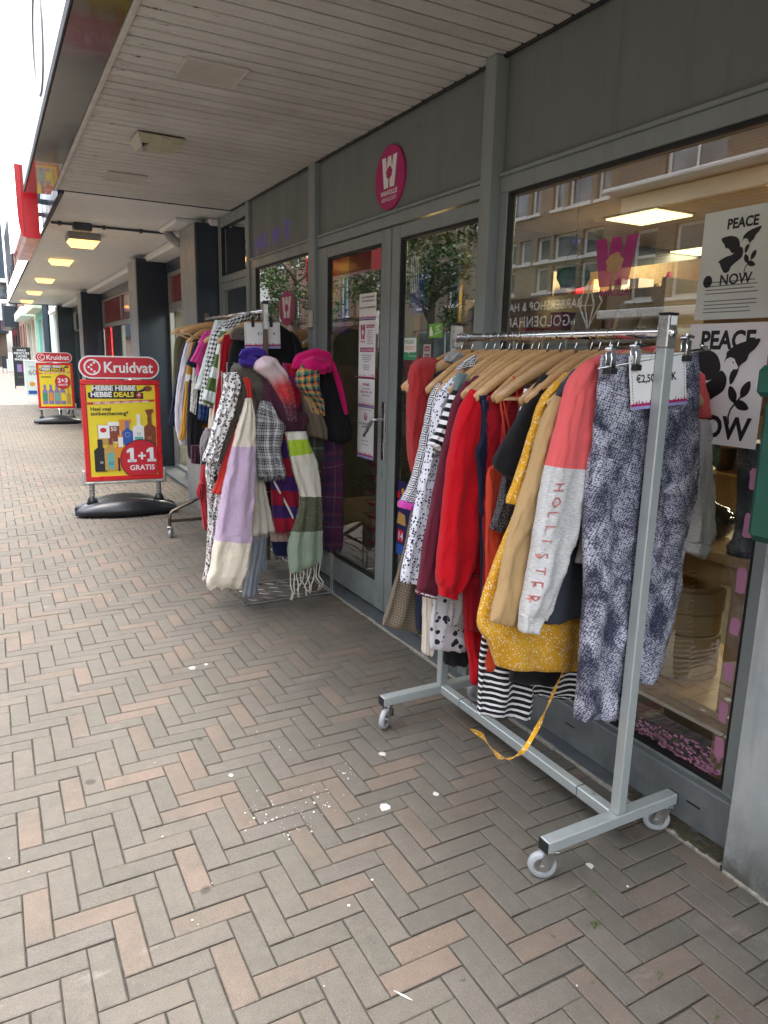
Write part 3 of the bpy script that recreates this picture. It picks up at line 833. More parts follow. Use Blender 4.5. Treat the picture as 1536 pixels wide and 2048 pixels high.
b4 = face_building('red_brick_building', 'brown brick house front with a dark pub fascia far down the right side', 'brick_red', 1.95, -1, 44.1, 52.0, 9.5,
    [(45.2, 47.0, .4, 2.9, 1), (48.6, 50.8, .4, 2.9, 1), (45.4, 46.8, 4.6, 6.9, 1, .6), (49.0, 50.4, 4.6, 6.9, 1, .6)])
b5 = face_building('dark_pub_building', 'black painted pub front with a dark sign band far down the right side', 'paint_black', 1.85, -1, 52.1, 64.0, 9.8,
    [(54.0, 56.5, .3, 2.5, 1), (58.5, 61.0, .3, 2.5, 1), (53.6, 55.2, 4.6, 6.8, 1, .6), (58.0, 59.6, 4.6, 6.8, 1, .6)], fmat='paint_white')
bb(b5, 'sign_band', 'paint_darkblue', 1.15, 1.85, 52.2, 63.8, 2.9, 4.2, .02)
bb(b5, 'projecting_sign', 'paint_white', .55, 1.1, 53.0, 53.15, 3.3, 4.4, .02)
# buildings closing the view at the bend
b6 = thing('corner_building', 'corner building with glass balcony and dark band closing the view down the street', 'building', (-1, 72, 0))
bb(b6, 'wall', 'brick_brown', -30, 1.7, 74, 84, 0, 2.9)
bb(b6, 'sign_band', 'paint_darkblue', -30, 1.9, 73.4, 84, 2.9, 5.4)
bb(b6, 'balcony_slab', 'paint_white', -30, 2.1, 72.8, 74, 5.45, 5.75)
bb(b6, 'balcony_glass', 'pane_dark', -30, 2.05, 73.4, 73.5, 5.8, 7.2)
bb(b6, 'upper_band', 'paint_white', -30, 2.1, 72.8, 74, 7.2, 7.5)
for k in range(9):
    f = bb(b6, 'window', 'paint_white', -26+k*3.1, -23.6+k*3.1, 73.85, 73.95, 7.7, 10.0); bb(f, 'pane', 'pane_dark', -25.8+k*3.1, -23.8+k*3.1, 73.8, 73.849, 7.85, 9.85)
bb(b6, 'upper_wall', 'paint_darkblue', -30, 2.0, 74.0, 84, 7.5, 12.5)
aw = thing('red_awning', 'small red awning over the cafe terrace at the far left end of the street', 'awning', (-1.5, 70, 2.2))
m = MB(); m.add([(-3.2, 69, 2.35), (.75, 69, 2.35), (.75, 73.3, 3.5), (-3.2, 73.3, 3.5), (-3.2, 69, 2.0), (.75, 69, 2.0)], [(0, 1, 2, 3), (4, 5, 1, 0)]); m.build('awning_cloth', 'awning_red', aw)

# ---------------------------------------------------------------- opposite side, seen in the glass
XO = -9.96
opp = face_building('barber_building', 'yellow brick house across the street with rows of white windows above a barbershop', 'brick_yellow', XO, 1, 13.75, 20.0, 8.6,
    [(14.2, 14.95, 4.25, 4.9, 0), (15.1, 16.05, 4.25, 4.9, 0), (16.2, 16.75, 4.25, 4.9, 0), (17.0, 17.5, 4.25, 4.9, 0), (17.65, 18.4, 4.25, 4.9, 0),
     (14.2, 14.95, 3.42, 4.1, 0), (15.1, 16.05, 3.42, 4.1, 0), (16.2, 16.75, 3.42, 4.1, 0), (17.65, 18.4, 3.42, 4.1, 0),
     (14.1, 14.55, 5.55, 6.45, 0), (14.75, 15.6, 5.55, 6.45, 0), (15.75, 16.2, 5.55, 6.45, 0), (16.7, 17.1, 5.55, 6.45, 0), (17.25, 18.0, 5.55, 6.45, 0), (18.9, 19.6, 3.4, 5.0, 0, .7), (18.9, 19.6, 5.6, 6.9, 0, .7),
     (14.4, 16.4, .4, 2.25, 1), (16.8, 19.4, .4, 2.25, 2)])
bb(opp, 'shop_sign_band', 'paint_black', XO, XO+.12, 13.9, 19.6, 2.35, 3.3, .01)
text('BARBERSHOP & HAIR', (XO+.13, 16.3, 2.93), (0, 1, 0), (0, 0, 1), .34, 'paint_white', opp, bold=.004, space=1.05)
text('GOLDENHAND', (XO+.13, 16.6, 2.48), (0, 1, 0), (0, 0, 1), .42, 'paint_white', opp, bold=.004, space=1.1)
text('Est', (XO+.13, 14.95, 2.50), (0, 1, 0), (0, 0, 1), .20, 'paint_white', opp)
m = MB(); C0 = (XO+.135, 14.35, 2.86)
def dl(a, b): m.bar((C0[0], C0[1]+a[0], C0[2]+a[1]), (C0[0], C0[1]+b[0], C0[2]+b[1]), .035, .02)
for a, b in (((-.42, .18), (0, -.5)), ((.42, .18), (0, -.5)), ((-.42, .18), (-.25, .42)), ((.42, .18), (.25, .42)), ((-.25, .42), (.25, .42)), ((-.16, .1), (0, -.5)), ((.16, .1), (0, -.5)), ((-.16, .1), (-.05, .42)), ((.16, .1), (.05, .42)), ((-.16, .1), (.30, .1))): dl(a, b)
m.build('diamond_emblem', 'paint_white', opp)
opp2 = face_building('brick_corner_building', 'brown brick house across the street with tall sash windows and a white cornice', 'brick_brown', XO+.15, 1, 3.5, 13.7, 8.6,
    [(12.35, 13.05, 3.0, 4.6, 0, .62), (11.1, 11.85, 3.0, 4.6, 0, .62), (9.7, 10.5, 3.0, 4.6, 0, .62), (8.3, 9.1, 3.0, 4.6, 0, .62), (6.9, 7.7, 3.0, 4.6, 0, .62),
     (10.75, 12.3, 5.62, 7.3, 1), (8.0, 9.6, 5.62, 7.3, 1), (5.2, 6.6, 5.62, 7.3, 1), (5.0, 5.8, 3.0, 4.6, 0, .62), (9.9, 12.9, .4, 2.4, 2), (5.2, 9.0, .4, 2.4, 2)])
bb(opp2, 'cornice', 'paint_white', XO+.15, XO+.75, 3.5, 13.6, 5.42, 5.52, .02); bb(opp2, 'name_board', 'paint_cream', XO+.15, XO+.30, 9.6, 13.4, 5.0, 5.35, .01)
bb(opp2, 'awning_roller', 'paint_white', XO+.15, XO+.8, 5.0, 13.4, 2.55, 2.75, .02)
opp3 = face_building('arched_window_building', 'brown brick row across the street half hidden by street trees', 'brick_yellow', XO-.1, 1, 20.1, 28.4, 9.0,
    [(20.5+k*1.9, 21.4+k*1.9, z, z+1.7, 0, .62) for k in range(4) for z in (3.3, 6.0)] + [(20.6, 23.6, .4, 2.5, 2), (24.4, 27.8, .4, 2.5, 2)])
opp4 = face_building('red_corner_building', 'dark red brick house across the street with white window frames', 'brick_red', XO, 1, 28.5, 36.5, 9.6,
    [(28.9+k*1.9, 29.8+k*1.9, z, z+1.8, 1) for k in range(4) for z in (3.2, 5.9)] + [(28.8, 35.8, .4, 2.5, 4)])
opp5 = face_building('balcony_building', 'brown brick house across the street with a white balcony', 'brick_brown', XO-.3, 1, 36.6, 60, 9.6,
    [(37.2+k*2.6, 38.6+k*2.6, z, z+1.6, 1) for k in range(8) for z in (3.4, 6.1)])
m = MB(); m.box(XO-.3, XO+.7, 37.4, 40.9, 4.35, 4.5)
for k in range(30): m.box(XO+.62, XO+.68, 37.45+k*.118, 37.50+k*.118, 4.5, 5.25)
m.box(XO+.6, XO+.7, 37.4, 40.9, 5.25, 5.33); m.build('balcony', 'paint_white', opp5)
opp6 = face_building('near_row_building', 'plain brick house row across the street nearest behind the camera', 'brick_red', XO, 1, -14, 3.4, 8.6,
    [(-12+k*2.4, -10.8+k*2.4, z, z+1.7, 1) for k in range(6) for z in (3.2, 5.9)])

# ---------------------------------------------------------------- street trees (reflected in the door and drugstore glass)
def tree(x, y, h, r, seed, label):
    rr = random.Random(seed); t = thing('street_tree', label, 'tree', (x, y, 0), 0, 'trees across the street')
    m = MB(); m.tube([(x, y, -.03), (x+.03, y, h*.25), (x-.04, y+.05, h*.5), (x, y, h*.85)], [.14, .11, .085, .03], 9)
    for k in range(9):
        a = rr.uniform(0, 6.28); z0 = h*rr.uniform(.35, .7); l = r*rr.uniform(.6, .95)
        m.tube([(x, y, z0), (x+math.cos(a)*l*.5, y+math.sin(a)*l*.5, z0+l*.35), (x+math.cos(a)*l, y+math.sin(a)*l, z0+l*.5)], [.045, .03, .01], 5)
    m.build('trunk', 'bark', t, smooth=True)
    c = MB(); cl = []
    for k in range(46):
        d = Vector((rr.gauss(0, 1), rr.gauss(0, 1), rr.gauss(0, 1))).normalized()*rr.uniform(.35, 1.0)
        cl.append((Vector((x + d.x*r, y + d.y*r, h*.66 + d.z*h*.30)), rr.uniform(.22, .5)*r*.6, rr.random()))
    for (p, s, tn) in cl:
        for q in range(75):
            d = Vector((rr.gauss(0, .5), rr.gauss(0, .5), rr.gauss(0, .45)))*s; o = p + d
            u = Vector((rr.uniform(-1, 1), rr.uniform(-1, 1), rr.uniform(-.6, .6))).normalized(); v = u.cross(Vector((rr.uniform(-1, 1), rr.uniform(-1, 1), rr.uniform(-1, 1)))).normalized()
            a = rr.uniform(.05, .10); c.tone = max(.01, min(1, tn*.6 + rr.random()*.4))
            c.add([o - u*a, o + v*a*.45, o + u*a, o - v*a*.45], [(0, 1, 2, 3)])
    c.build('crown', 'leaf', t, kind='stuff')
tree(-6.9, 21.0, 6.6, 1.9, 3, 'leafy street tree across the street opposite the barbershop end')
tree(-6.7, 17.0, 6.2, 1.7, 9, 'leafy street tree across the street nearest the barbershop')
tree(-6.9, 27.5, 7.0, 2.1, 4, 'leafy street tree across the street in front of the red corner house')
tree(-5.0, 36.0, 6.6, 2.0, 5, 'leafy street tree furthest down the street')
tree(-6.5, 44.0, 6.8, 2.0, 6, 'leafy street tree beside the balcony house')
# ================================================================ INSIDE THE THRIFT SHOP
plain('room_wall', (.16, .115, .065), .8, var=.2, sc=2)
plain('room_wall_shaded', (.02, .022, .02), .8, var=.5, sc=3)  # dark copy of the room wall, interior shade put into its colour
plain('room_floor', (.10, .075, .05), .5, var=.3, sc=3)
plain('room_ceiling', (.22, .18, .12), .8)
plain('cardboard', (.40, .27, .13), .8)
m = MB(); m.box(2.02, 9.9, -5.9, 6.8, .02, .05); m.build('shop_floor', 'room_floor', shop)
m = MB(); m.box(9.0, 9.05, -5.9, 6.8, .05, 2.94); m.box(2.0, 9.0, -5.98, -5.9, .05, 2.94); m.build('inner_wall', 'room_wall', shop); m = MB(); m.box(2.02, 9.0, 6.72, 6.80, .05, 2.94); m.build('inner_wall', 'room_wall_shaded', shop)
m = MB(); m.box(2.02, 9.0, -5.9, 6.72, 2.93, 2.949); m.build('inner_ceiling', 'room_ceiling', shop)
m = MB(); m.box(2.0, 2.05, -5.9, 6.7, 2.72, 2.93); m.box(2.05, 2.10, -5.9, 1.17, .05, 2.9); m.build('inner_lintel', 'room_wall', shop)
k = 0
PL = ['first', 'second', 'third', 'fourth', 'fifth', 'sixth', 'seventh', 'eighth', 'ninth']
for x in (5.55, 7.75):
    for y in (5.03, 3.3, 1.6, 6.1, -1.0):
        if x < 6 and y > 6: continue
        L_ = thing('ceiling_panel_light', 'glowing ceiling panel inside the thrift shop, %s counted from the door side' % PL[k], 'ceiling light', (x+.28, y+.3, 2.9), 0, 'glowing ceiling panels inside the thrift shop'); k += 1
        m = MB(); m.box(x, x+.5, y, y+.62, 2.90, 2.912); m.build('light_panel', 'panel_light', L_)
        m = MB(); m.box(x-.02, x+.52, y-.02, y+.64, 2.9125, 2.9295); m.build('light_tray', 'trim_white', L_)
        ld = bpy.data.lights.new('panel_glow', 'AREA'); ld.shape = 'RECTANGLE'; ld.size = .5; ld.size_y = .6; ld.energy = 11; ld.color = (1, .86, .55); lo = bpy.data.objects.new('panel_glow', ld); COL.objects.link(lo); lo.location = (x+.25, y+.31, 2.895); lo.parent = L_; lo.matrix_parent_inverse = wm(L_).inverted()
# wooden window table with lower shelf
wt = thing('window_table', 'wooden display table with a lower shelf behind the shop window', 'table', (2.4, 1.6, .05))
def tb(name, x0, x1, y0, y1, z0, z1, mat='furniture_wood', parent=wt, c=.004, **k):
    m = MB(); m.box(x0, x1, y0, y1, z0, z1, c=c); return m.build(name, mat, parent, **k)
tb('table_top', 2.06, 2.62, 1.36, 2.30, .865, .90)
tb('apron', 2.09, 2.12, 1.40, 2.26, .79, .864); tb('apron', 2.13, 2.58, 1.385, 1.405, .79, .864)
tb('shelf', 2.06, 2.62, 1.36, 2.30, .33, .362)
tb('apron', 2.09, 2.12, 1.40, 2.26, .265, .329)
for (x, y) in ((2.085, 1.375), (2.56, 1.375), (2.085, 2.245), (2.56, 2.245)): tb('leg', x, x+.048, y, y+.048, .05, .864)
# bamboo steamers on the shelf
for i, z in enumerate((.362, .446, .53, .614)):
    s_ = thing('bamboo_steamer', ['bottom tier of the bamboo steamer stack on the table shelf', 'second tier of the bamboo steamer stack from below', 'third tier of the bamboo steamer stack, darker than its neighbours', 'topmost bamboo steamer with a woven lid'][i], 'steamer basket', (2.26, 1.72, z), 0, 'stacked bamboo steamers')
    r = .135 - (.006 if i == 2 else 0); m = MB()
    m.lathe([(r-.008, z), (r, z+.003), (r, z+.079), (r-.004, z+.083)], (2.26, 1.72, 0), 36); m.build('steamer_wall', 'bamboo', s_, angle=40)
    if i == 3:
        m = MB(); m.lathe([(r-.012, z+.083), (r-.012, z+.097), (r-.03, z+.10), (.05, z+.112), (.004, z+.113)], (2.26, 1.72, 0), 32); m.build('lid', 'bamboo', s_, angle=40)
# things on the table
st_ = thing('small_stool', 'little round wooden stool standing on the window table', 'stool', (2.30, 1.85, .90))
m = MB(); m.lathe([(.12, 1.10), (.128, 1.108), (.128, 1.125), (.12, 1.132)], (2.30, 1.85, 0), 28); m.build('seat', 'furniture_wood', st_, angle=40)
for a in (.5, 2.1, 3.7, 5.2):
    m = MB(); m.tube([(2.30+.085*math.cos(a), 1.85+.085*math.sin(a), 1.10), (2.30+.12*math.cos(a), 1.85+.12*math.sin(a), .90)], [.014, .012], 8); m.build('leg', 'furniture_wood', st_, smooth=True)
g = NT('gourd_skin'); n = g.noise(g.obj(), 9, 3); g.fin(g.ramp(n, [(.40, (.015, .03, .015)), (.5, (.30, .14, .02)), (.8, (.42, .22, .04))]), .5, 0, g.bump(g.vor(g.obj(), 38), .5, .01))
gd = thing('gourd', 'knobbly orange and green ornamental gourd on the little stool', 'gourd', (2.30, 1.85, 1.132))
m = MB(); m.lathe([(.02, 1.132), (.07, 1.145), (.098, 1.19), (.095, 1.23), (.065, 1.262), (.03, 1.27), (.012, 1.262)], (2.30, 1.85, 0), 26); m.build('gourd_body', 'gourd_skin', gd, smooth=True)
m = MB(); m.tube([(2.30, 1.85, 1.262), (2.305, 1.845, 1.29), (2.32, 1.84, 1.305)], [.012, .009, .007], 7); m.build('stalk', 'bamboo', gd, smooth=True)
g = NT('glazed_black'); g.fin((.008, .008, .01), .08, Specular_IOR_Level=.8)
bk = thing('black_bowl', 'glossy black lidded bowl on the window table', 'bowl', (2.24, 1.66, .90))
m = MB(); m.lathe([(.05, .90), (.085, .915), (.105, .95), (.10, .985), (.07, 1.01), (.03, 1.02), (.015, 1.035), (.004, 1.04)], (2.24, 1.66, 0), 30); m.build('bowl_body', 'glazed_black', bk, smooth=True)
bv = thing('dark_blue_vase', 'tall dark blue fluted vase at the right edge of the window table', 'vase', (2.13, 1.42, .90))
m = MB(); m.lathe([(.055, .90), (.06, .92), (.045, .945), (.04, .99), (.046, 1.08), (.055, 1.17), (.062, 1.24), (.07, 1.27)], (2.13, 1.42, 0), 18); m.build('vase_body', 'paint_darkblue', bv, angle=30)
# rug on the floor and odds and ends under the table
g = NT('rug_weave'); u, a, b = g.uv(); p = g.pos(); x = g.node('SeparateXYZ'); g.put(x.inputs[0], p)
rw = g.m_('FRACT', g.m_('ADD', g.m_('MULTIPLY', x.outputs[1], 2.6), g.m_('MULTIPLY', g.noise(p, 6), .12)))
c = g.ramp(rw, [(0, (.16, .03, .05)), (.18, (.04, .04, .06)), (.34, (.30, .20, .10)), (.46, (.08, .09, .05)), (.6, (.20, .07, .10)), (.75, (.03, .03, .05)), (.9, (.28, .22, .18))], True)
wv = g.m_('SINE', g.m_('MULTIPLY', x.outputs[1], 420))
g.fin(g.mix(g.map(g.noise(g.scale(p, (60, 12, 1)), 3, 3), .4, .65, 0, .7), c, (.02, .02, .025)), .95, 0, g.bump(wv, .8, .006))
rg = MB(); rg.box(2.03, 2.55, 1.25, 2.55, .05, .066, c=.003); tag(rg.build('woven_rug', 'rug_weave'), 'striped dark red woven rug on the window floor under the table', 'rug')
for (nm, lab, x0, x1, y0, y1, z0, z1, mat) in (('storage_crate', 'small slatted wooden crate under the window table', 2.35, 2.55, 1.55, 1.85, .066, .26, 'furniture_wood'),
        ('folded_bag', 'dark teal folded bag leaning beside the bamboo steamers', 2.18, 2.50, 2.02, 2.22, .362, .58, 'paint_darkblue')):
    m = MB(); m.box(x0, x1, y0, y1, z0, z1, c=.02); tag(m.build(nm, mat), lab, nm.split('_')[1])
# shelves deeper inside with bric-a-brac
def shelf_unit(x, y0, y1, zs, lab, seed):
    u = thing('wall_shelf', lab, 'shelf', (x, (y0+y1)/2, .05)); rr = random.Random(seed)
    m = MB(); m.box(x, x+.34, y0-.03, y0, .05, zs[-1]+.35); m.box(x, x+.34, y1, y1+.03, .05, zs[-1]+.35); m.box(x+.34, x+.36, y0, y1, .05, zs[-1]+.35); m.build('shelf_side', 'shelf_wood', u)
    for z in zs:
        m = MB(); m.box(x, x+.34, y0, y1, z, z+.022); m.build('shelf_board', 'shelf_wood', u)
        m = MB(); y = y0 + .03
        while y < y1 - .12:
            r = rr.uniform(.03, .075); hh = rr.uniform(.07, .26)
            mi = rr.randrange(6)
            if rr.random() < .6: m.lathe([(r*.6, z+.022), (r, z+.03+hh*.3), (r*.8, z+.022+hh*.7), (r*.45, z+.022+hh)], (x+rr.uniform(.09, .2), y+r, 0), 10, mi)
            else: m.box(x+.05, x+.25, y, y+r*1.6, z+.022, z+.022+hh, mi)
            y += 2*r + rr.uniform(.01, .09)
        m.build('knick_knacks', ['sign_red', 'brass', 'paper', 'green_plastic', 'cardboard', 'ink_pink'], u, kind='stuff')
shelf_unit(3.3, 2.9, 4.9, (.45, .85, 1.25, 1.62), 'long wooden shelf of bric-a-brac behind the main shop window', 1)
shelf_unit(4.4, .4, 2.6, (.45, .9, 1.3), 'wooden shelf of bric-a-brac deep behind the window table', 2)
shelf_unit(5.4, 3.2, 6.2, (.6, 1.1, 1.6, 2.1), 'deepest wooden shelf of bric-a-brac along the shop wall', 3)
# warm lit cardboard wall boards, bulb lamp and hanging cable behind the right door leaf
wb = thing('cork_board_wall', 'warm lit partition of yellow cork boards behind the right door leaf', 'partition', (3.2, 4.4, .05))
for (z0, z1) in ((.9, 1.32), (1.33, 1.72), (1.73, 2.02), (2.03, 2.5)):
    m = MB(); m.box(3.18, 3.21, 4.78, 5.35, z0, z1, c=.002); m.build('cork_board', 'cardboard', wb)
m = MB(); m.box(3.211, 3.24, 4.7, 5.4, .05, 2.6); m.build('board_backing', 'room_wall', wb)
lp2 = thing('clamp_lamp', 'small black clamp lamp with a bare glowing bulb inside the door', 'lamp', (3.0, 4.55, 2.1))
m = MB(); m.lathe([(.018, 0), (.05, -.03), (.062, -.09), (.058, -.092)], (3.05, 4.85, 2.10), 16); m.tube([(3.05, 4.85, 2.10), (3.07, 4.86, 2.2), (3.1, 4.87, 2.93)], .006, 6); m.build('lamp_shade', 'black_plastic', lp2, smooth=True)
m = MB(); m.lathe([(.003, 0), (.02, .006), (.028, .03), (.018, .055), (.01, .07)], (3.05, 4.85, 1.955), 14); m.build('bulb', 'bulb_light', lp2, smooth=True)
m = MB(); m.tube([(3.08, 4.85, 1.98), (3.06, 4.83, 1.8), (3.09, 4.80, 1.6), (3.07, 4.8, 1.45)], .004, 5); m.build('cable', 'black_gasket', lp2)
# dark coat, blue pen rack and little things hung inside the right door leaf
g = NT('coat_green'); g.fin((.012, .035, .028), .9, 0, g.bump(g.noise(g.obj(), 40), .3, .002))
# mannequin head with a straw hat
g = NT('mannequin_skin'); g.fin((.42, .30, .21), .5)
g = NT('straw'); g.fin(g.mix(g.m_('SINE', g.m_('MULTIPLY', g.noise(g.obj(), 30), 60)), (.10, .07, .04), (.22, .15, .08)), .8)
mh = thing('mannequin_head', 'beige mannequin head wearing a brown straw hat inside the window', 'mannequin head', (2.55, 3.45, 1.50))
hx, hy, hz = 2.55, 3.50, 1.66
m = MB(); V = []; F = []; N1, N2 = 20, 18
for i in range(N2+1):
    ph = math.pi*i/N2
    for k in range(N1):
        th = 2*math.pi*k/N1; dx, dy, dz = math.sin(ph)*math.cos(th), math.sin(ph)*math.sin(th), math.cos(ph)
        # face looks along -x, slightly towards the camera
        r = 1.0; f = -dx
        if f > .0:
            nose = math.exp(-((dy)/.16)**2 - ((dz+.12)/.2)**2)*.17; brow = math.exp(-((dz-.12)/.1)**2)*.05*math.exp(-(dy/.5)**2); chin = math.exp(-((dz+.78)/.18)**2)*.10
            sock = -math.exp(-((abs(dy)-.34)/.15)**2 - ((dz-.0)/.10)**2)*.08; lips = math.exp(-(dy/.25)**2 - ((dz+.47)/.06)**2)*.05
            r += (nose + brow + chin + sock + lips)*f
        taper = 1 - .28*max(0, -dz)
        V.append((hx + dx*r*.095, hy + dy*r*.072*taper, hz + dz*r*.12))
for i in range(N2):
    for k in range(N1): F.append((i*N1+k, (i+1)*N1+k, (i+1)*N1+(k+1) % N1, i*N1+(k+1) % N1))
m.add(V, F); m.tube([(hx+.01, hy, hz-.08), (hx+.015, hy, hz-.17), (hx+.01, hy, hz-.23)], [.052, .05, .075], 16); m.build('head', 'mannequin_skin', mh, smooth=True)
m = MB(); m.lathe([(.17, .045), (.16, .05), (.10, .062), (.098, .07), (.09, .13), (.06, .15), (.01, .152)], (hx, hy, hz), 24); m.lathe([(.102, .064), (.102, .085)], (hx, hy, hz), 24, 1); m.build('hat', ['straw', 'black_gasket'], mh, smooth=True)
ps = MB(); ps.box(2.45, 2.75, 3.35, 3.65, .05, 1.43, c=.01); tag(ps.build('display_plinth', 'furniture_wood'), 'wooden plinth under the mannequin head behind the mullion', 'plinth')
# green glass ornament hanging in the window and white ceramic hangers
g = NT('green_glass'); g.fin((.01, .16, .07), .05, 0, Specular_IOR_Level=.9, Transmission_Weight=.35)
og = thing('green_glass_ornament', 'round green glass ornament hanging on a wire in the main window', 'ornament', (2.3, 2.72, 1.7))
c0 = at(1147, 552, X=2.3)
m = MB(); m.lathe([(.01, -.055), (.055, -.045), (.075, -.01), (.072, .02), (.04, .045), (.02, .05)], tuple(c0), 12); m.build('glass_body', 'green_glass', og, angle=20)
m = MB(); m.tube([c0+Vector((0, -.06, .02)), c0+Vector((0, -.045, .09)), c0+Vector((0, 0, .12)), c0+Vector((0, .045, .09)), c0+Vector((0, .06, .02))], .003, 5); m.tube([c0+Vector((0, 0, .12)), c0+Vector((0, .0, .9))], .002, 4); m.build('wire', 'black_gasket', og)
m = MB(); m.lathe([(.003, .125), (.014, .135), (.014, .15), (.003, .16)], tuple(c0), 10); m.build('bead', 'ink_purple', og, smooth=True)
# stacked wire shopping baskets inside the left door leaf
bs = thing('shopping_baskets', 'nested wire shopping baskets with red handles stacked inside the left door leaf', 'shopping baskets', (2.35, 4.0, .05))
cn = []
for k in range(7):
    z = .12 + k*.085; m = MB(); x0, x1, y0, y1 = 2.12, 2.46, 3.62, 4.16; ins = .03
    top = [(x0, y0, z+.20), (x1, y0, z+.20), (x1, y1, z+.20), (x0, y1, z+.20)]; bot = [(x0+ins, y0+ins, z), (x1-ins, y0+ins, z), (x1-ins, y1-ins, z), (x0+ins, y1-ins, z)]
    m.tube(top, .0035, 4, closed=True); m.tube(bot, .003, 4, closed=True)
    if k in (0, 3, 6):
        mid = [tuple(lerp(a, b, .5) for a, b in zip(p, q)) for p, q in zip(top, bot)]; m.tube(mid, .002, 4, closed=True)
    for e in range(4):
        for q in range(14 if e % 2 else 9):
            t_ = (q+.5)/(14 if e % 2 else 9)
            a = [lerp(top[e][i], top[(e+1) % 4][i], t_) for i in range(3)]; b = [lerp(bot[e][i], bot[(e+1) % 4][i], t_) for i in range(3)]
            m.tube([a, b], .0013, 3, caps=False)
    m.build('wire_basket', 'wire_steel', bs)
    m = MB(); m.tube([(x0-.01, y0+.12, z+.205), (x0-.02, y0+.3, z+.21), (x0-.01, y1-.12, z+.205)], .008, 6); m.build('basket_handle', 'sign_red', bs, smooth=True)
# sofa-coloured shapes inside left: a yellow chair and dark clothing rail
yc = thing('yellow_chair', 'yellow chair standing inside behind the left door leaf', 'chair', (2.9, 4.7, .05))
m = MB(); m.box(2.75, 3.15, 4.5, 4.95, .45, .50, c=.02); m.build('seat', 'cardboard', yc)
m = MB(); m.box(3.12, 3.16, 4.5, 4.95, .5, .95, c=.015); m.build('backrest', 'cardboard', yc)
for (x, y) in ((2.78, 4.53), (3.1, 4.53), (2.78, 4.9), (3.1, 4.9)):
    m = MB(); m.tube([(x, y, .05), (x, y, .45)], .016, 7); m.build('leg', 'furniture_wood', yc)
# ================================================================ CLOTH TOOLS
from mathutils.bvhtree import BVHTree

def cat(P, n):
    """Catmull-Rom resampling of a list of tuples, parameterised by length of the first pair"""
    if len(P) == 1: return [P[0]]*n
    d = [0.0]
    for a, b in zip(P, P[1:]): d.append(d[-1] + max(1e-6, math.dist(a[:2], b[:2]) + math.dist(a[-3:-1], b[-3:-1])))
    out = []
    for i in range(n):
        t = d[-1]*i/(n-1); k = 0
        while k < len(P)-2 and t > d[k+1]: k += 1
        u = (t - d[k])/(d[k+1]-d[k]); p0, p1, p2, p3 = P[max(k-1, 0)], P[k], P[k+1], P[min(k+2, len(P)-1)]
        out.append(tuple(.5*((2*b) + (-a+c)*u + (2*a-5*b+4*c-e)*u*u + (-a+3*b-3*c+e)*u**3) for a, b, c, e in zip(p0, p1, p2, p3)))
    return out

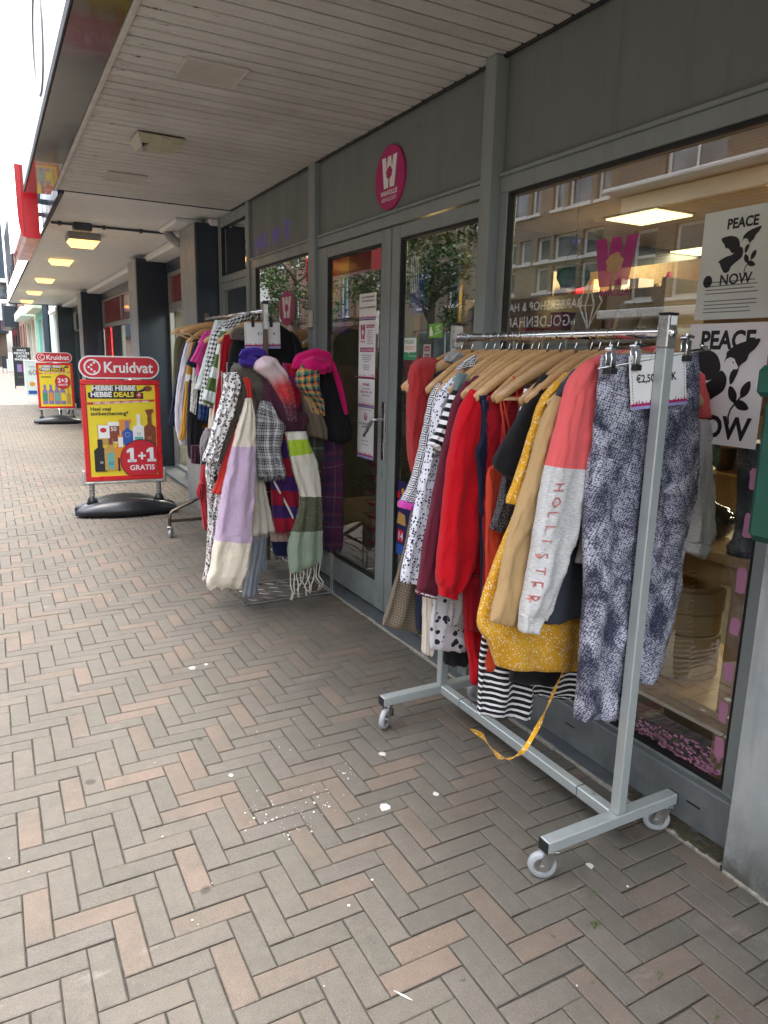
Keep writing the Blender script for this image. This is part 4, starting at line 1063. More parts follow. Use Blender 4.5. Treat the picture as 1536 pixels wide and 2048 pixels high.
def drape(name, mat, parent, st, Y, dep=.02, fold=.012, freq=3.0, rows=40, cols=36, seed=0, px=True, dyl=0.0, dyr=0.0, wr=.003, ragged=0.0, grow=1.0, label=None, taper=True, shape=.6, vscale=1.0, tube=False, wk=1.0):
    """hanging cloth: st = rows from top to bottom of (left x, left height, right x, right height); px: read from the
    photograph onto the plane Y, else world x and z.  Cross-sections are flattened tubes with folds."""
    Yf = (lambda t: Y) if not isinstance(Y, (tuple, list)) else (lambda t: lerp(Y[0], Y[1], t))
    ns = len(st); P = []
    for i, s in enumerate(st):
        y = Yf(i/(ns-1)); yl, yr = y + dyl, y + dyr
        if px: a = at(s[0], s[1], Y=yl); b = at(s[2], s[3], Y=yr)
        else: a = Vector((s[0], yl, s[1])); b = Vector((s[2], yr, s[3]))
        P.append((a.x, a.z, a.y, b.x, b.z, b.y))
    Q = cat([(p[0], p[1], p[2], p[3], p[4], p[5]) for p in P], rows)
    V = []; UV = []; ST = []; L = 0.0; prev = None
    L0 = sum((Vector(P[i][:3]) - Vector(P[i-1][:3])).length for i in range(1, ns))*2.2
    sv = seed*7.31
    for i, q in enumerate(Q):
        t = i/(rows-1)
        a = Vector((q[0], q[2], q[1])); b = Vector((q[3], q[5], q[4])); c = (a+b)/2; u = b - a; w_ = u.length; hw = w_/2
        u = u.normalized() if w_ > 1e-5 else Vector((1, 0, 0)); n = u.cross(Vector((0, 0, 1)))
        if n.length < 1e-3: n = Vector((0, -1, 0))
        n.normalize()
        if n.y > 0: n = -n
        if prev is not None: L += (c-prev).length
        prev = c
        wf = max(.35, min(1.6, hw/.10)); jit = noise.noise(Vector((t*9, sv, 1)))*.12*fold
        g_ = fold*(.25 + .75*min(1, t*1.25)**grow)
        ed = dep*(1.0 if not taper else min(1, .45 + t*6, .62 + (1-t)*8))
        if not tube: ed = min(ed, max(.004, hw*.8))
        arc = 0.0; arcs = []; pv = None
        for k in range(cols+1):
            an = 2*math.pi*(k % cols)/cols; cs, sn = math.cos(an), math.sin(an)
            s = (cs+0)*1.0; sx = math.copysign(abs(cs)**.85, cs)
            edge = 1 - abs(sx)**6*.65
            wav = math.sin(s*freq*math.pi + sv + 1.3*noise.noise(Vector((t*2.2, sv, 5)))) *.6 + noise.noise(Vector((s*freq*1.1, t*1.6, sv)))*.9
            thick = math.copysign(abs(sn)**shape, sn)*ed*(1 + .25*noise.noise(Vector((s*2, t*3, sv+9))))
            wr_ = wr*noise.noise(Vector((s*5 + 3*t, t*L*30+t*14, sv+3)))*(1 if sn > 0 else .5)
            cr = 1 - abs(noise.noise(Vector((s*3.4*wf + t*L0*1.1, t*2.0*L0, sv+21))))*3.0
            cr = max(0, cr)**2 * .0085*wk + (1 - min(1, abs(noise.noise(Vector((s*5.5*wf - t*L0*2.4, t*3.2*L0, sv+31))))*3.2))*.0045*wk
            off = thick + g_*wav*edge + wr_ + (cr if sn > 0 else 0)
            jl = jit*abs(sx) + (noise.noise(Vector((t*16, sv+4, sx)))*.0025)
            p = c + u*(sx*hw + jl) + n*off
            if i == rows-1 and ragged: p.z -= ragged*(.5+.9*noise.noise(Vector((s*9, sv, 0))))
            if pv is not None: arc += (p - pv).length
            pv = p; arcs.append(arc)
            V.append(tuple(p)) if k < cols else None
            ST.append(((sx+1)/2, t))
        mid = arcs[cols//4]
        for k in range(cols+1): UV.append(((mid - arcs[k])*vscale, L*vscale))
    F = []; uvs = []; sts = []
    for i in range(rows-1):
        for k in range(cols):
            F.append((i*cols+k, i*cols+(k+1) % cols, (i+1)*cols+(k+1) % cols, (i+1)*cols+k))
            ii = (i*(cols+1)+k, i*(cols+1)+k+1, (i+1)*(cols+1)+k+1, (i+1)*(cols+1)+k)
            uvs += [UV[z] for z in ii]; sts += [ST[z] for z in ii]
    for i, rev in ((0, False), (rows-1, True)):
        f = [i*cols+k for k in range(cols)]; ii = [i*(cols+1)+k for k in range(cols)]
        if not rev: f.reverse(); ii.reverse()
        F.append(tuple(f)); uvs += [UV[z] for z in ii]; sts += [ST[z] for z in ii]
    me = bpy.data.meshes.new(name); me.from_pydata(V, [], F); me.materials.append(MT[mat])
    l1 = me.uv_layers.new(name='UVMap'); l1.data.foreach_set('uv', [c for q in uvs for c in q])
    l2 = me.uv_layers.new(name='ST'); l2.data.foreach_set('uv', [c for q in sts for c in q])
    sm = [True]*len(me.polygons); sm[-1] = sm[-2] = False
    me.polygons.foreach_set('use_smooth', sm); me.update()
    o = bpy.data.objects.new(name, me); COL.objects.link(o)
    if parent is not None: o.parent = parent; o.matrix_parent_inverse = wm(parent).inverted()
    if label: o['label'] = label
    return o

def fuzz(o, n, ln, mat, w_=.0009, seed=2, droop=.5):
    rr = random.Random(seed); me = o.data; m = MB(); P = list(me.polygons)[:-2]
    for k in range(n):
        p = P[rr.randrange(len(P))]; v = [me.vertices[i].co for i in p.vertices]; a, b = rr.random(), rr.random()
        q = v[0].lerp(v[1], a).lerp(v[3].lerp(v[2], a), b); d = (p.normal + Vector((rr.gauss(0, .5), rr.gauss(0, .5), rr.gauss(0, .5) - droop))).normalized()
        sd_ = d.cross(Vector((rr.random(), rr.random(), rr.random()))).normalized()*w_/2; l = ln*rr.uniform(.4, 1.2)
        m.add([q - sd_, q + sd_, q + d*l + Vector((0, 0, -l*.3))], [(0, 1, 2)])
    return m.build('fuzz', mat, o.parent, kind='stuff')

def rope(name, mat, parent, pts, Y, r, flutes=5, amp=.22, n=30, cols=26, seed=0, flat=1.0):
    """thick soft roll of cloth along pixel points (px, py[, dY])"""
    P = [at(p[0], p[1], Y=Y + (p[2] if len(p) > 2 else 0)) for p in pts]
    Q = [Vector(q[:3]) for q in cat([tuple(p)+tuple(p) for p in P], n)]; V = []; up = Vector((0, -1, 0)); m = MB(); UVs = []; L = 0
    for i, p in enumerate(Q):
        d = (Q[min(i+1, n-1)] - Q[max(i-1, 0)]).normalized(); x = d.cross(up).normalized(); u = x.cross(d).normalized(); t = i/(n-1)
        L += (p - Q[max(i-1, 0)]).length
        rr = (r[0] + (r[1]-r[0])*t if isinstance(r, tuple) else r)*(.35 + .65*min(1, math.sin(math.pi*min(max(t, .02), .98))*2.2))
        for k in range(cols):
            a = 2*math.pi*k/cols; g = 1 + amp*(abs(math.sin(a*flutes/2 + 1.4*noise.noise(Vector((t*3, seed, 1))) + seed))*1.3 - .7) + .18*noise.noise(Vector((math.cos(a)*1.5, math.sin(a)*1.5, t*5 + seed*3)))
            V.append(p + (x*math.cos(a) + u*math.sin(a)*flat)*rr*g); UVs.append((a*rr, L))
    F = [(i*cols+k, i*cols+(k+1) % cols, (i+1)*cols+(k+1) % cols, (i+1)*cols+k) for i in range(n-1) for k in range(cols)] + [tuple(reversed(range(cols))), tuple(range((n-1)*cols, n*cols))]
    m.add(V, F, 0, UVs); return m.build(name, mat, parent, smooth=True)

def fringe(parent, a, b, n, ln, mat, r=.0012, sway=.012, seed=1, seg=4, name='fringe', clump=0, sides=3):
    rr = random.Random(seed); m = MB(); a, b = Vector(a), Vector(b)
    for k in range(n):
        t = (k+.5)/n + rr.uniform(-.3, .3)/n; p = a.lerp(b, t) + Vector((0, rr.uniform(-.006, .006), rr.uniform(0, .008)))
        l = ln*rr.uniform(.7, 1.15); dx, dy = rr.uniform(-sway, sway), rr.uniform(-sway, sway)
        pts = [p + Vector((dx*q*q + rr.uniform(-1, 1)*sway*.15, dy*q*q, -l*q)) for q in [z/(seg-1) for z in range(seg)]]
        m.tube(pts, [r]*(seg-1)+[r*.7], sides, caps=True)
    return m.build(name, mat, parent, kind='stuff', smooth=True)

def on_cloth(o, cloth, off=.0008):
    me = cloth.data
    import bmesh
    bm = bmesh.new(); bm.from_mesh(o.data); bmesh.ops.subdivide_edges(bm, edges=bm.edges, cuts=2, use_grid_fill=True); bmesh.ops.triangulate(bm, faces=bm.faces); bm.to_mesh(o.data); bm.free()
    bv = BVHTree.FromPolygons([tuple(v.co) for v in me.vertices], [tuple(p.vertices) for p in me.polygons])
    for v in o.data.vertices:
        h = bv.ray_cast(Vector((v.co.x, v.co.y - .3, v.co.z)), Vector((0, 1, 0)))
        if h[0] is not None: v.co.y = h[0].y - off

# ---------------------------------------------------------------- fabrics
def fabric(name, colf, bump=.35, bsc=700, bd=.0008, rough=.9, sheen=.08, fuzz=0.0, wrinkle=.25):
    g = NT(name); uvv, u, v = g.uv()
    c = colf(g, uvv, u, v) if callable(colf) else colf
    p = g.obj()
    if not callable(colf):
        c = g.mix(g.map(g.noise(p, 240, 3, .7), .3, .7, 0, .35), c, sh(colf, .72))
    hgt = g.noise(g.scale(uvv, (1, 1, 1)), bsc, 2, .6)
    nb = g.bump(hgt, bump, bd)
    if wrinkle: nb = g.bump(g.noise(g.scale(p, (1, 1, .6)), 14, 4, .6, 1.2), wrinkle, .006, nb); nb = g.bump(g.noise(g.scale(p, (1, 1, .45)), 42, 3, .6, 1.5), wrinkle*.7, .003, nb)
    if fuzz: nb = g.bump(g.noise(p, 90, 5, .8), fuzz, .006, nb)
    g.fin(c, rough, 0, nb, Specular_IOR_Level=.2, Sheen_Weight=sheen, Sheen_Roughness=.5)
    return g

fabric('c_black', (.012, .012, .014)); fabric('c_navy', (.012, .017, .042)); fabric('c_red', (.50, .004, .012), wrinkle=.4); fabric('c_crimson', (.30, .006, .014))
fabric('c_burgundy', (.115, .014, .03)); fabric('c_orange_red', (.50, .05, .02)); fabric('c_camel', (.48, .32, .15), wrinkle=.5); fabric('c_slate', (.045, .055, .07))
fabric('c_coral', (.72, .12, .12)); fabric('c_cream', (.62, .55, .46)); fabric('c_teal_grey', (.16, .22, .22)); fabric('c_pink', (.55, .05, .24)); fabric('c_olive', (.10, .09, .045))
fabric('c_white', (.70, .71, .72)); fabric('c_lilac_white', (.60, .57, .64)); fabric('c_mustard', (.50, .25, .035)); fabric('c_hotpink', (.62, .01, .15), fuzz=.2, wrinkle=.6)
fabric('c_blue', (.05, .025, .26), fuzz=.5); fabric('c_aubergine', (.07, .022, .04), fuzz=.8, rough=.95); fabric('c_taupe', (.16, .125, .09)); fabric('c_greyknit', (.22, .24, .27), fuzz=.3)
fabric('c_mint_plush', (.62, .68, .64), fuzz=.8); fabric('c_purple_edge', (.55, .06, .36)); fabric('c_dark_red_net', (.36, .03, .04), fuzz=.8)

def ST_(g):
    n = g.node('UVMap', uv_map='ST').outputs[0]; x = g.node('SeparateXYZ'); g.put(x.inputs[0], n); return n, x.outputs[0], x.outputs[1]
def heather(c0, c1, sc=(60, 420, 1)):
    return lambda g, uvv, u, v: g.mix(g.map(g.noise(g.scale(uvv, sc), 1.0, 5, .75, .8), .38, .66), c0, c1)
fabric('c_heather', heather((.40, .41, .41), (.74, .74, .72)), wrinkle=.35)
fabric('c_heather_dark', heather((.16, .16, .16), (.45, .45, .44)), wrinkle=.35)
def stripes(g, v, per, duty, a, b, ph=0.0):
    f = g.m_('FRACT', g.m_('ADD', g.m_('MULTIPLY', v, 1/per), ph)); return g.mix(g.m_('GREATER_THAN', f, duty), a, b)
BK, WH, NV = (.012, .012, .016), (.74, .74, .73), (.014, .017, .045)
fabric('c_stripe_bw', lambda g, uvv, u, v: stripes(g, g.m_('ADD', v, g.m_('MULTIPLY', g.noise(uvv, 8), .012)), .021, .62, BK, WH))
fabric('c_stripe_sleeve', lambda g, uvv, u, v: stripes(g, v, .030, .5, BK, WH))
fabric('c_stripe_green', lambda g, uvv, u, v: stripes(g, v, .155, .45, (.62, .70, .66), (.085, .16, .045), .3))
def snake(g, uvv, u, v):
    w_ = g.mix(.006, uvv, g.noise(uvv, 14, 3, col=True), 'ADD')
    x = g.node('SeparateXYZ'); g.put(x.inputs[0], w_); cb = g.node('CombineXYZ')
    g.put(cb.inputs[0], g.m_('ADD', g.m_('MULTIPLY', x.outputs[0], .95), g.m_('MULTIPLY', x.outputs[1], .42))); g.put(cb.inputs[1], g.m_('SUBTRACT', g.m_('MULTIPLY', x.outputs[1], 1.25), g.m_('MULTIPLY', x.outputs[0], .25)))
    d = g.vor(cb.outputs[0], 118, rnd=.42)
    big = g.noise(g.scale(uvv, (1.0, .8, 1)), 13, 3, .55, .6); tone = g.map(big, .36, .66)
    base = g.mix(tone, (.022, .026, .050), (.085, .09, .135)); dot = g.mix(tone, (.10, .105, .15), (.56, .57, .66))
    mask = g.map(d, g.map(tone, 0, 1, .50, .62), g.map(tone, 0, 1, .30, .46))
    return g.mix(mask, base, dot)
fabric('c_snake', snake, wrinkle=.5)
def leopard(sc, ring=True, bg_=WH, ink=BK):
    def f(g, uvv, u, v):
        w_ = g.mix(.004, uvv, g.noise(uvv, 60, 2, col=True), 'ADD')
        vn = g.node('TexVoronoi', feature='F1'); g.put(vn.inputs['Vector'], w_); vn.inputs['Scale'].default_value = sc; vn.inputs['Randomness'].default_value = .8
        d = vn.outputs['Distance']; cs_ = g.node('SeparateXYZ'); g.put(cs_.inputs[0], vn.outputs['Color']); th = g.m_('ADD', g.m_('MULTIPLY', cs_.outputs[0], .16), .36 if ring else .27)
        th = g.m_('ADD', th, g.m_('MULTIPLY', g.m_('SUBTRACT', g.noise(uvv, sc*1.2, 1), .5), .28))
        spot = g.m_('LESS_THAN', d, th)
        c = g.mix(spot, bg_, ink)
        if ring: c = g.mix(g.m_('LESS_THAN', d, g.m_('MULTIPLY', th, .48)), c, (.34, .24, .20))
        return c
    return f
fabric('c_leopard', leopard(62), wrinkle=.4); fabric('c_spots', leopard(92, False, (.66, .68, .74), (.02, .02, .04))); fabric('c_leopard_fluffy', leopard(34, False, (.62, .62, .64), (.02, .02, .035)), fuzz=1.0)
def dots(g, uvv, u, v):
    b = heather((.22, .22, .22), (.50, .50, .49))(g, uvv, u, v)
    return g.mix(g.m_('LESS_THAN', g.vor(uvv, 21, rnd=.6), .21), b, BK)
fabric('c_dots', dots)
def houndstooth(k, a=BK, b=WH):
    def f(g, uvv, u, v):
        x = g.m_('FLOOR', g.m_('MULTIPLY', u, k*8)); y = g.m_('FLOOR', g.m_('MULTIPLY', v, k*8))
        pick = g.m_('LESS_THAN', g.m_('FLOORED_MODULO', g.m_('ADD', x, y), 4), 2)
        wa = g.m_('LESS_THAN', g.m_('FLOORED_MODULO', x, 8), 4); we = g.m_('LESS_THAN', g.m_('FLOORED_MODULO', y, 8), 4)
        r = g.m_('ADD', g.m_('MULTIPLY', pick, wa), g.m_('MULTIPLY', g.m_('SUBTRACT', 1, pick), we))
        return g.mix(r, a, b)
    return f
fabric('c_hound', houndstooth(34), wrinkle=.3); fabric('c_brown_check', houndstooth(95, (.085, .065, .045), (.17, .14, .10))); fabric('c_tweed', houndstooth(60, (.02, .018, .02), (.30, .27, .26)))
def plaid(k, us, vs, f=.5):
    def q(g, uvv, u, v):
        a = g.ramp(g.m_('FRACT', g.m_('MULTIPLY', u, k)), us, True); b = g.ramp(g.m_('FRACT', g.m_('MULTIPLY', v, k)), vs, True)
        tw = g.m_('LESS_THAN', g.m_('FRACT', g.m_('MULTIPLY', g.m_('ADD', u, v), 420)), .5)
        return g.mix(tw, a, b)
    return q
fabric('c_tartan', plaid(22, [(0, (.02, .02, .03)), (.25, (.02, .30, .20)), (.45, (.7, .10, .06)), (.65, (.65, .42, .05)), (.8, (.02, .10, .22))], [(0, (.02, .02, .03)), (.3, (.70, .12, .08)), (.5, (.65, .45, .06)), (.7, (.03, .28, .2))]), fuzz=.2, wrinkle=.5)
gp = [(0, BK), (.12, (.35, .36, .37)), (.22, BK), (.34, (.5, .5, .5)), (.5, (.10, .10, .11)), (.58, (.55, .56, .56)), (.7, (.55, .55, .56)), (.82, BK), (.9, (.3, .3, .31))]
fabric('c_grey_plaid', plaid(15, gp, gp), fuzz=.6, wrinkle=.6)
fabric('c_olive_plaid', plaid(7, [(0, (.06, .065, .045)), (.5, (.10, .10, .075)), (.9, (.22, .22, .18))], [(0, (.06, .065, .045)), (.5, (.04, .045, .035)), (.92, (.25, .25, .2))]), fuzz=.4)
fabric('c_blue_plaid', plaid(26, [(0, (.01, .02, .07)), (.5, (.03, .07, .2)), (.9, BK)], [(0, (.01, .02, .07)), (.5, (.03, .07, .2)), (.9, BK)]))
pp_ = [(0, (.085, .018, .05)), (.25, (.035, .014, .05)), (.5, (.12, .028, .05)), (.62, (.02, .025, .07)), (.8, (.09, .018, .055)), (.96, (.15, .12, .16))]
fabric('c_purple_plaid', plaid(5.2, pp_, pp_), fuzz=.9, wrinkle=.5)
fabric('c_red_blue', plaid(6, [(0, (.34, .008, .03)), (.5, (.07, .02, .14)), (.8, (.34, .008, .03))], [(0, (.36, .008, .03)), (.42, (.05, .02, .15)), (.75, (.36, .008, .03))]), fuzz=.5, wrinkle=.4)
def rib(c0, per):
    return lambda g, uvv, u, v: stripes(g, g.m_('ADD', v, g.m_('MULTIPLY', u, .25)), per, .42, sh(c0, .55), c0)
fabric('c_rib_red', rib((.58, .04, .03), .0065), bump=.1); 
def flowers(g, uvv, u, v):
    b = g.mix(g.map(g.noise(uvv, 14, 3), .35, .65), (.56, .27, .012), (.68, .36, .02))
    s1 = g.vor(g.scale(g.mix(.01, uvv, g.noise(uvv, 40, 2, col=True), 'ADD'), (1.0, .6, 1)), 175, rnd=.95)
    s2 = g.vor(g.scale(uvv, (.75, 1, 1)), 110, rnd=1.0)
    c = g.mix(g.m_('LESS_THAN', s1, .31), b, (.76, .62, .42)); return g.mix(g.m_('LESS_THAN', s2, .12), c, (.10, .07, .05))
fabric('c_yellow', flowers, wrinkle=.45)
def greek(g, uvv, u, v):
    k = 31
    x = g.m_('SUBTRACT', g.m_('FRACT', g.m_('MULTIPLY', u, k)), .5); y = g.m_('SUBTRACT', g.m_('FRACT', g.m_('MULTIPLY', v, k)), .5)
    d = g.m_('MAXIMUM', g.m_('ABSOLUTE', x), g.m_('ABSOLUTE', g.m_('ADD', y, g.m_('MULTIPLY', g.m_('GREATER_THAN', x, 0), .0))))
    sp = g.m_('FRACT', g.m_('ADD', g.m_('MULTIPLY', d, 4.0), g.m_('MULTIPLY', g.m_('GREATER_THAN', g.m_('ADD', x, y), 0), .5)))
    return g.mix(g.m_('GREATER_THAN', sp, .5), WH, (.02, .02, .05))
fabric('c_greek', greek)
fabric('c_sparkle', lambda g, uvv, u, v: g.mix(g.m_('GREATER_THAN', g.noise(uvv, 420, 2, .7), .60), BK, (.5, .5, .52)))
fabric('c_print_bw', lambda g, uvv, u, v: g.ramp(g.noise(uvv, 26, 3, .6, 2), [(0, BK), (.44, BK), (.47, (.6, .6, .58)), (.56, (.62, .62, .6)), (.6, (.45, .08, .12)), (.64, BK)], True))
fabric('c_print_white', lambda g, uvv, u, v: g.mix(g.map(g.noise(uvv, 60, 4, .6, 1.5), .55, .58), (.58, .57, .52), (.12, .12, .12)))
fabric('c_red_dots', lambda g, uvv, u, v: g.mix(g.m_('LESS_THAN', g.vor(uvv, 60), .2), (.42, .02, .03), BK))
# colour-blocked scarves (blocks follow the length of the scarf)
def blocks(stops, fz=1.0):
    def f(g, uvv, u, v):
        _, s, t = ST_(g); tt = g.m_('ADD', t, g.m_('MULTIPLY', g.m_('SUBTRACT', g.noise(g.obj(), 60, 3), .5), .012))
        c = g.ramp(tt, stops, True); n = g.noise(g.obj(), 130, 4, .75)
        return g.mix(g.map(n, .35, .7, 0, .45), c, g.mix(1.0, c, (1.25, 1.25, 1.25), 'MULTIPLY'))
    return f
fabric('s_lilac', blocks([(0, (.66, .60, .50)), (.26, (.50, .38, .52)), (.77, (.68, .62, .50))]), fuzz=.9, wrinkle=.35)
fabric('s_sage', blocks([(0, (.66, .64, .55)), (.06, (.36, .52, .03)), (.17, (.64, .61, .51)), (.47, (.085, .095, .055)), (.72, (.25, .32, .23))]), fuzz=.9, wrinkle=.35)
fabric('s_cream', (.64, .60, .50), fuzz=1.0)
fabric('s_banded', blocks([(0, (.20, .006, .018)), (.16, (.035, .012, .085)), (.30, (.22, .006, .018)), (.46, (.04, .012, .09)), (.60, (.21, .006, .018)), (.74, (.035, .012, .085)), (.86, (.24, .007, .02))]), fuzz=.6, wrinkle=.5)
fabric('s_pinknavy', blocks([(0, (.55, .36, .32)), (.62, (.015, .018, .06))]), fuzz=.5)
def bluered(g, uvv, u, v):
    _, s, t = ST_(g); n = g.m_('ADD', t, g.m_('MULTIPLY', g.m_('SUBTRACT', g.noise(g.obj(), 20, 2), .5), .08))
    return g.ramp(n, [(0, (.70, .55, .60)), (.30, (.74, .60, .62)), (.48, (.60, .06, .06)), (.66, (.55, .03, .035)), (.78, (.14, .03, .05)), (1, (.08, .02, .04))])
fabric('s_bluered', bluered, fuzz=.8)
def sweat(g, uvv, u, v):
    _, s, t = ST_(g)
    return g.mix(g.m_('GREATER_THAN', g.m_('ADD', t, g.m_('MULTIPLY', s, .0)), .40), (.72, .12, .12), heather((.40, .41, .41), (.74, .74, .72))(g, uvv, u, v))
fabric('c_sweat', sweat, wrinkle=.45)
def mus(g, uvv, u, v):
    _, s, t = ST_(g); return g.ramp(t, [(0, (.50, .25, .035)), (.33, (.70, .69, .62)), (.40, (.50, .25, .035))], True)
fabric('c_mustard_band', mus)
def furry(name, c0, c1):
    g = NT(name); p = g.obj(); n = g.noise(g.scale(p, (1, 1, .5)), 120, 5, .8, 1.5)
    g.fin(g.mix(g.map(n, .3, .7), c0, c1), .95, 0, g.bump(n, 1.0, .008, g.bump(g.noise(p, 30, 4), .6, .01)), Sheen_Weight=.12)
furry('f_greybrown', (.03, .026, .02), (.22, .19, .15)); furry('f_red', (.26, .004, .006), (.58, .02, .022)); furry('f_bw', (.03, .03, .03), (.45, .42, .42))
# ================================================================ FRONT CLOTHES RACK
RX, RZ, RY0, RY1 = 1.612, 1.585, 1.382, 2.385
rk = thing('clothes_rack', 'pale grey square tube clothes rack on casters in the foreground, full of clothes', 'clothes rack', (RX, 1.88, 0))
for y in (RY0, RY1):
    near = y == RY0
    m = MB(); m.box(RX-.0175, RX+.0175, y-.0175, y+.0175, .138, 1.545, c=.003); m.build('post', 'rack_paint', rk)
    m = MB(); m.box(RX-.0185, RX+.0185, y-.0185, y+.0185, 1.5455, 1.632, c=.003); sl = m.build('rail_bracket', 'brushed_alu', rk)
    m = MB(); m.box(RX-.0195, RX+.0195, y-.0195, y+.0195, 1.6322, 1.637, c=.002); m.build('end_cap', 'black_rubber', sl)
    if near:
        m = MB(); m.lathe([(.0155, 0), (.013, -.006), (.006, -.009), (.002, -.010)], (RX, y-.0185, RZ), 18, axis='y'); m.build('rail_cap', 'chrome', sl, smooth=True)
        m = MB(); m.box(RX-.011, RX+.013, y-.0192, y-.0186, 1.605, 1.628); m.build('maker_label', 'paper', sl)
    m = MB(); m.box(1.318, 1.862, y-.0205, y+.0205, .100, .1375, c=.003); ft = m.build('foot', 'rack_paint', rk)
    for x0, x1 in ((1.3135, 1.3178), (1.8622, 1.8665)):
        m = MB(); m.box(x0, x1, y-.0205, y+.0205, .100, .1375, c=.0015); m.build('end_plug', 'black_rubber', ft)
m = MB(); m.tube([(RX, RY0-.015, RZ), (RX, RY1+.015, RZ)], .0145, 18); m.build('top_rail', 'chrome', rk, smooth=True)
m = MB(); m.box(RX-.0175, RX+.0175, RY0+.021, RY1-.021, .100, .1365, c=.003); br = m.build('bottom_rail', 'rack_paint', rk)
for y in (RY0+.16, RY1-.16):
    m = MB(); m.box(RX-.0185, RX+.0185, y, y+.002, .0985, .138); m.build('joint_seam', 'black_gasket', br)
    m = MB(); m.lathe([(.007, .1366), (.007, .142), (.003, .144)], (RX, y-.06, 0), 8); m.build('bolt', 'zinc', br)
m = MB(); m.box(RX+.06, RX+.10, RY1-.06, RY1-.055, .02, .30); 
# casters
cs = thing('caster', None, None, (0, 0, 0))
m = MB(); m.lathe([(.020, .100), (.021, .094), (.015, .090), (.013, .084)], (0, 0, 0), 14); m.box(-.022, .022, -.018, .018, .0965, .0995, c=.001); hd = m.build('swivel', 'zinc'); hd.parent = cs
m = MB()
for s in (-1, 1):
    m.prism([(-.014, .090), (.020, .090), (.036, .046), (.030, .032), (.018, .032), (-.006, .056)], (0, s*.0145, 0), (1, 0, 0), (0, 0, 1), -s*.002)
m.box(-.014, .018, -.0145, .0145, .083, .0875, c=.001); fk = m.build('fork', 'zinc'); fk.parent = cs
m = MB(); m.lathe([(.026, -.011), (.037, -.011), (.041, -.008), (.043, -.003), (.043, .003), (.041, .008), (.037, .011), (.026, .011), (.024, .006), (.024, -.006)], (.024, 0, .0435), 28, axis='y'); wl = m.build('tyre', 'tyre_grey', angle=40); wl.parent = cs
m = MB(); m.lathe([(.025, -.005), (.025, .005)], (.024, 0, .0435), 20, axis='y'); m.lathe([(.007, -.018), (.007, .018)], (.024, 0, .0435), 8, axis='y'); hb = m.build('hub', 'zinc', angle=40); hb.parent = cs
cs.parent = rk; cs.matrix_parent_inverse = wm(rk).inverted(); del_keys = [k for k in ('label', 'category') if k in cs.keys()]
cs.location = (1.348, RY0, 0); cs.rotation_euler = (0, 0, rad(146))
for (x, y, a) in ((1.832, RY0, 140), (1.348, RY1, 215), (1.832, RY1, 150)):
    c = copy_tree(cs, rk); c.location = (x, y, 0); c.rotation_euler = (0, 0, rad(a))
    if y == RY1:
        m = MB(); m.box(-.036, -.006, -.012, .012, .060, .066, c=.002); m.box(-.038, -.030, -.014, .014, .030, .064, c=.002); b_ = m.build('brake_pedal', 'chrome'); b_.parent = c

# wooden hanger master (hook on top at the origin)
def make_hanger(label):
    h = thing('wooden_hanger', label, 'hanger', (0, 0, 0), 0, 'wooden hangers on the front rack')
    pts = [Vector((-.0165*math.cos(a), 0, -.0165 + .0165*math.sin(a))) for a in [rad(q) for q in (-30, 0, 30, 60, 90, 120, 150, 180, 205, 235)]]
    pts = [Vector((p.x*1.0, 0, p.z)) for p in pts] + [Vector((.004, 0, -.044)), Vector((0, 0, -.055)), Vector((0, 0, -.085))]
    m = MB(); m.tube(pts, .0016, 6); o = m.build('hook', 'hook_steel', smooth=True); o.parent = h
    m = MB()
    for s in (-1, 1):
        N = 14; V = []
        for i in range(N+1):
            t = i/N; x = s*.222*t; z = -.083 - .135*t**1.25 + .012*math.sin(t*math.pi); y = .026*t*t
            hh = lerp(.024, .0135, t)*(1 if t < .93 else .8); th = lerp(.0068, .0105, t)*(1 if t < .97 else .6)
            for k in range(10):
                a = 2*math.pi*k/10; V.append((x + (hh*math.sin(a)*.35*s), y + th*math.copysign(abs(math.cos(a))**.8, math.cos(a)), z + hh*math.copysign(abs(math.sin(a))**.8, math.sin(a))))
        F = [(i*10+k, i*10+(k+1) % 10, (i+1)*10+(k+1) % 10, (i+1)*10+k) for i in range(N) for k in range(10)]
        if s > 0: F = [tuple(reversed(f)) for f in F]
        F.append(tuple(range(N*10, N*10+10)) if s < 0 else tuple(reversed(range(N*10, N*10+10))))
        m.add(V, F)
    o = m.build('hanger_arms', 'hanger_wood', smooth=True); o.parent = h
    m = MB(); m.tube([(-.205, .02, -.213), (-.1, .019, -.215), (0, .019, -.216), (.1, .019, -.215), (.205, .02, -.213)], .0055, 7); o = m.build('trouser_bar', 'hanger_wood', smooth=True); o.parent = h
    return h
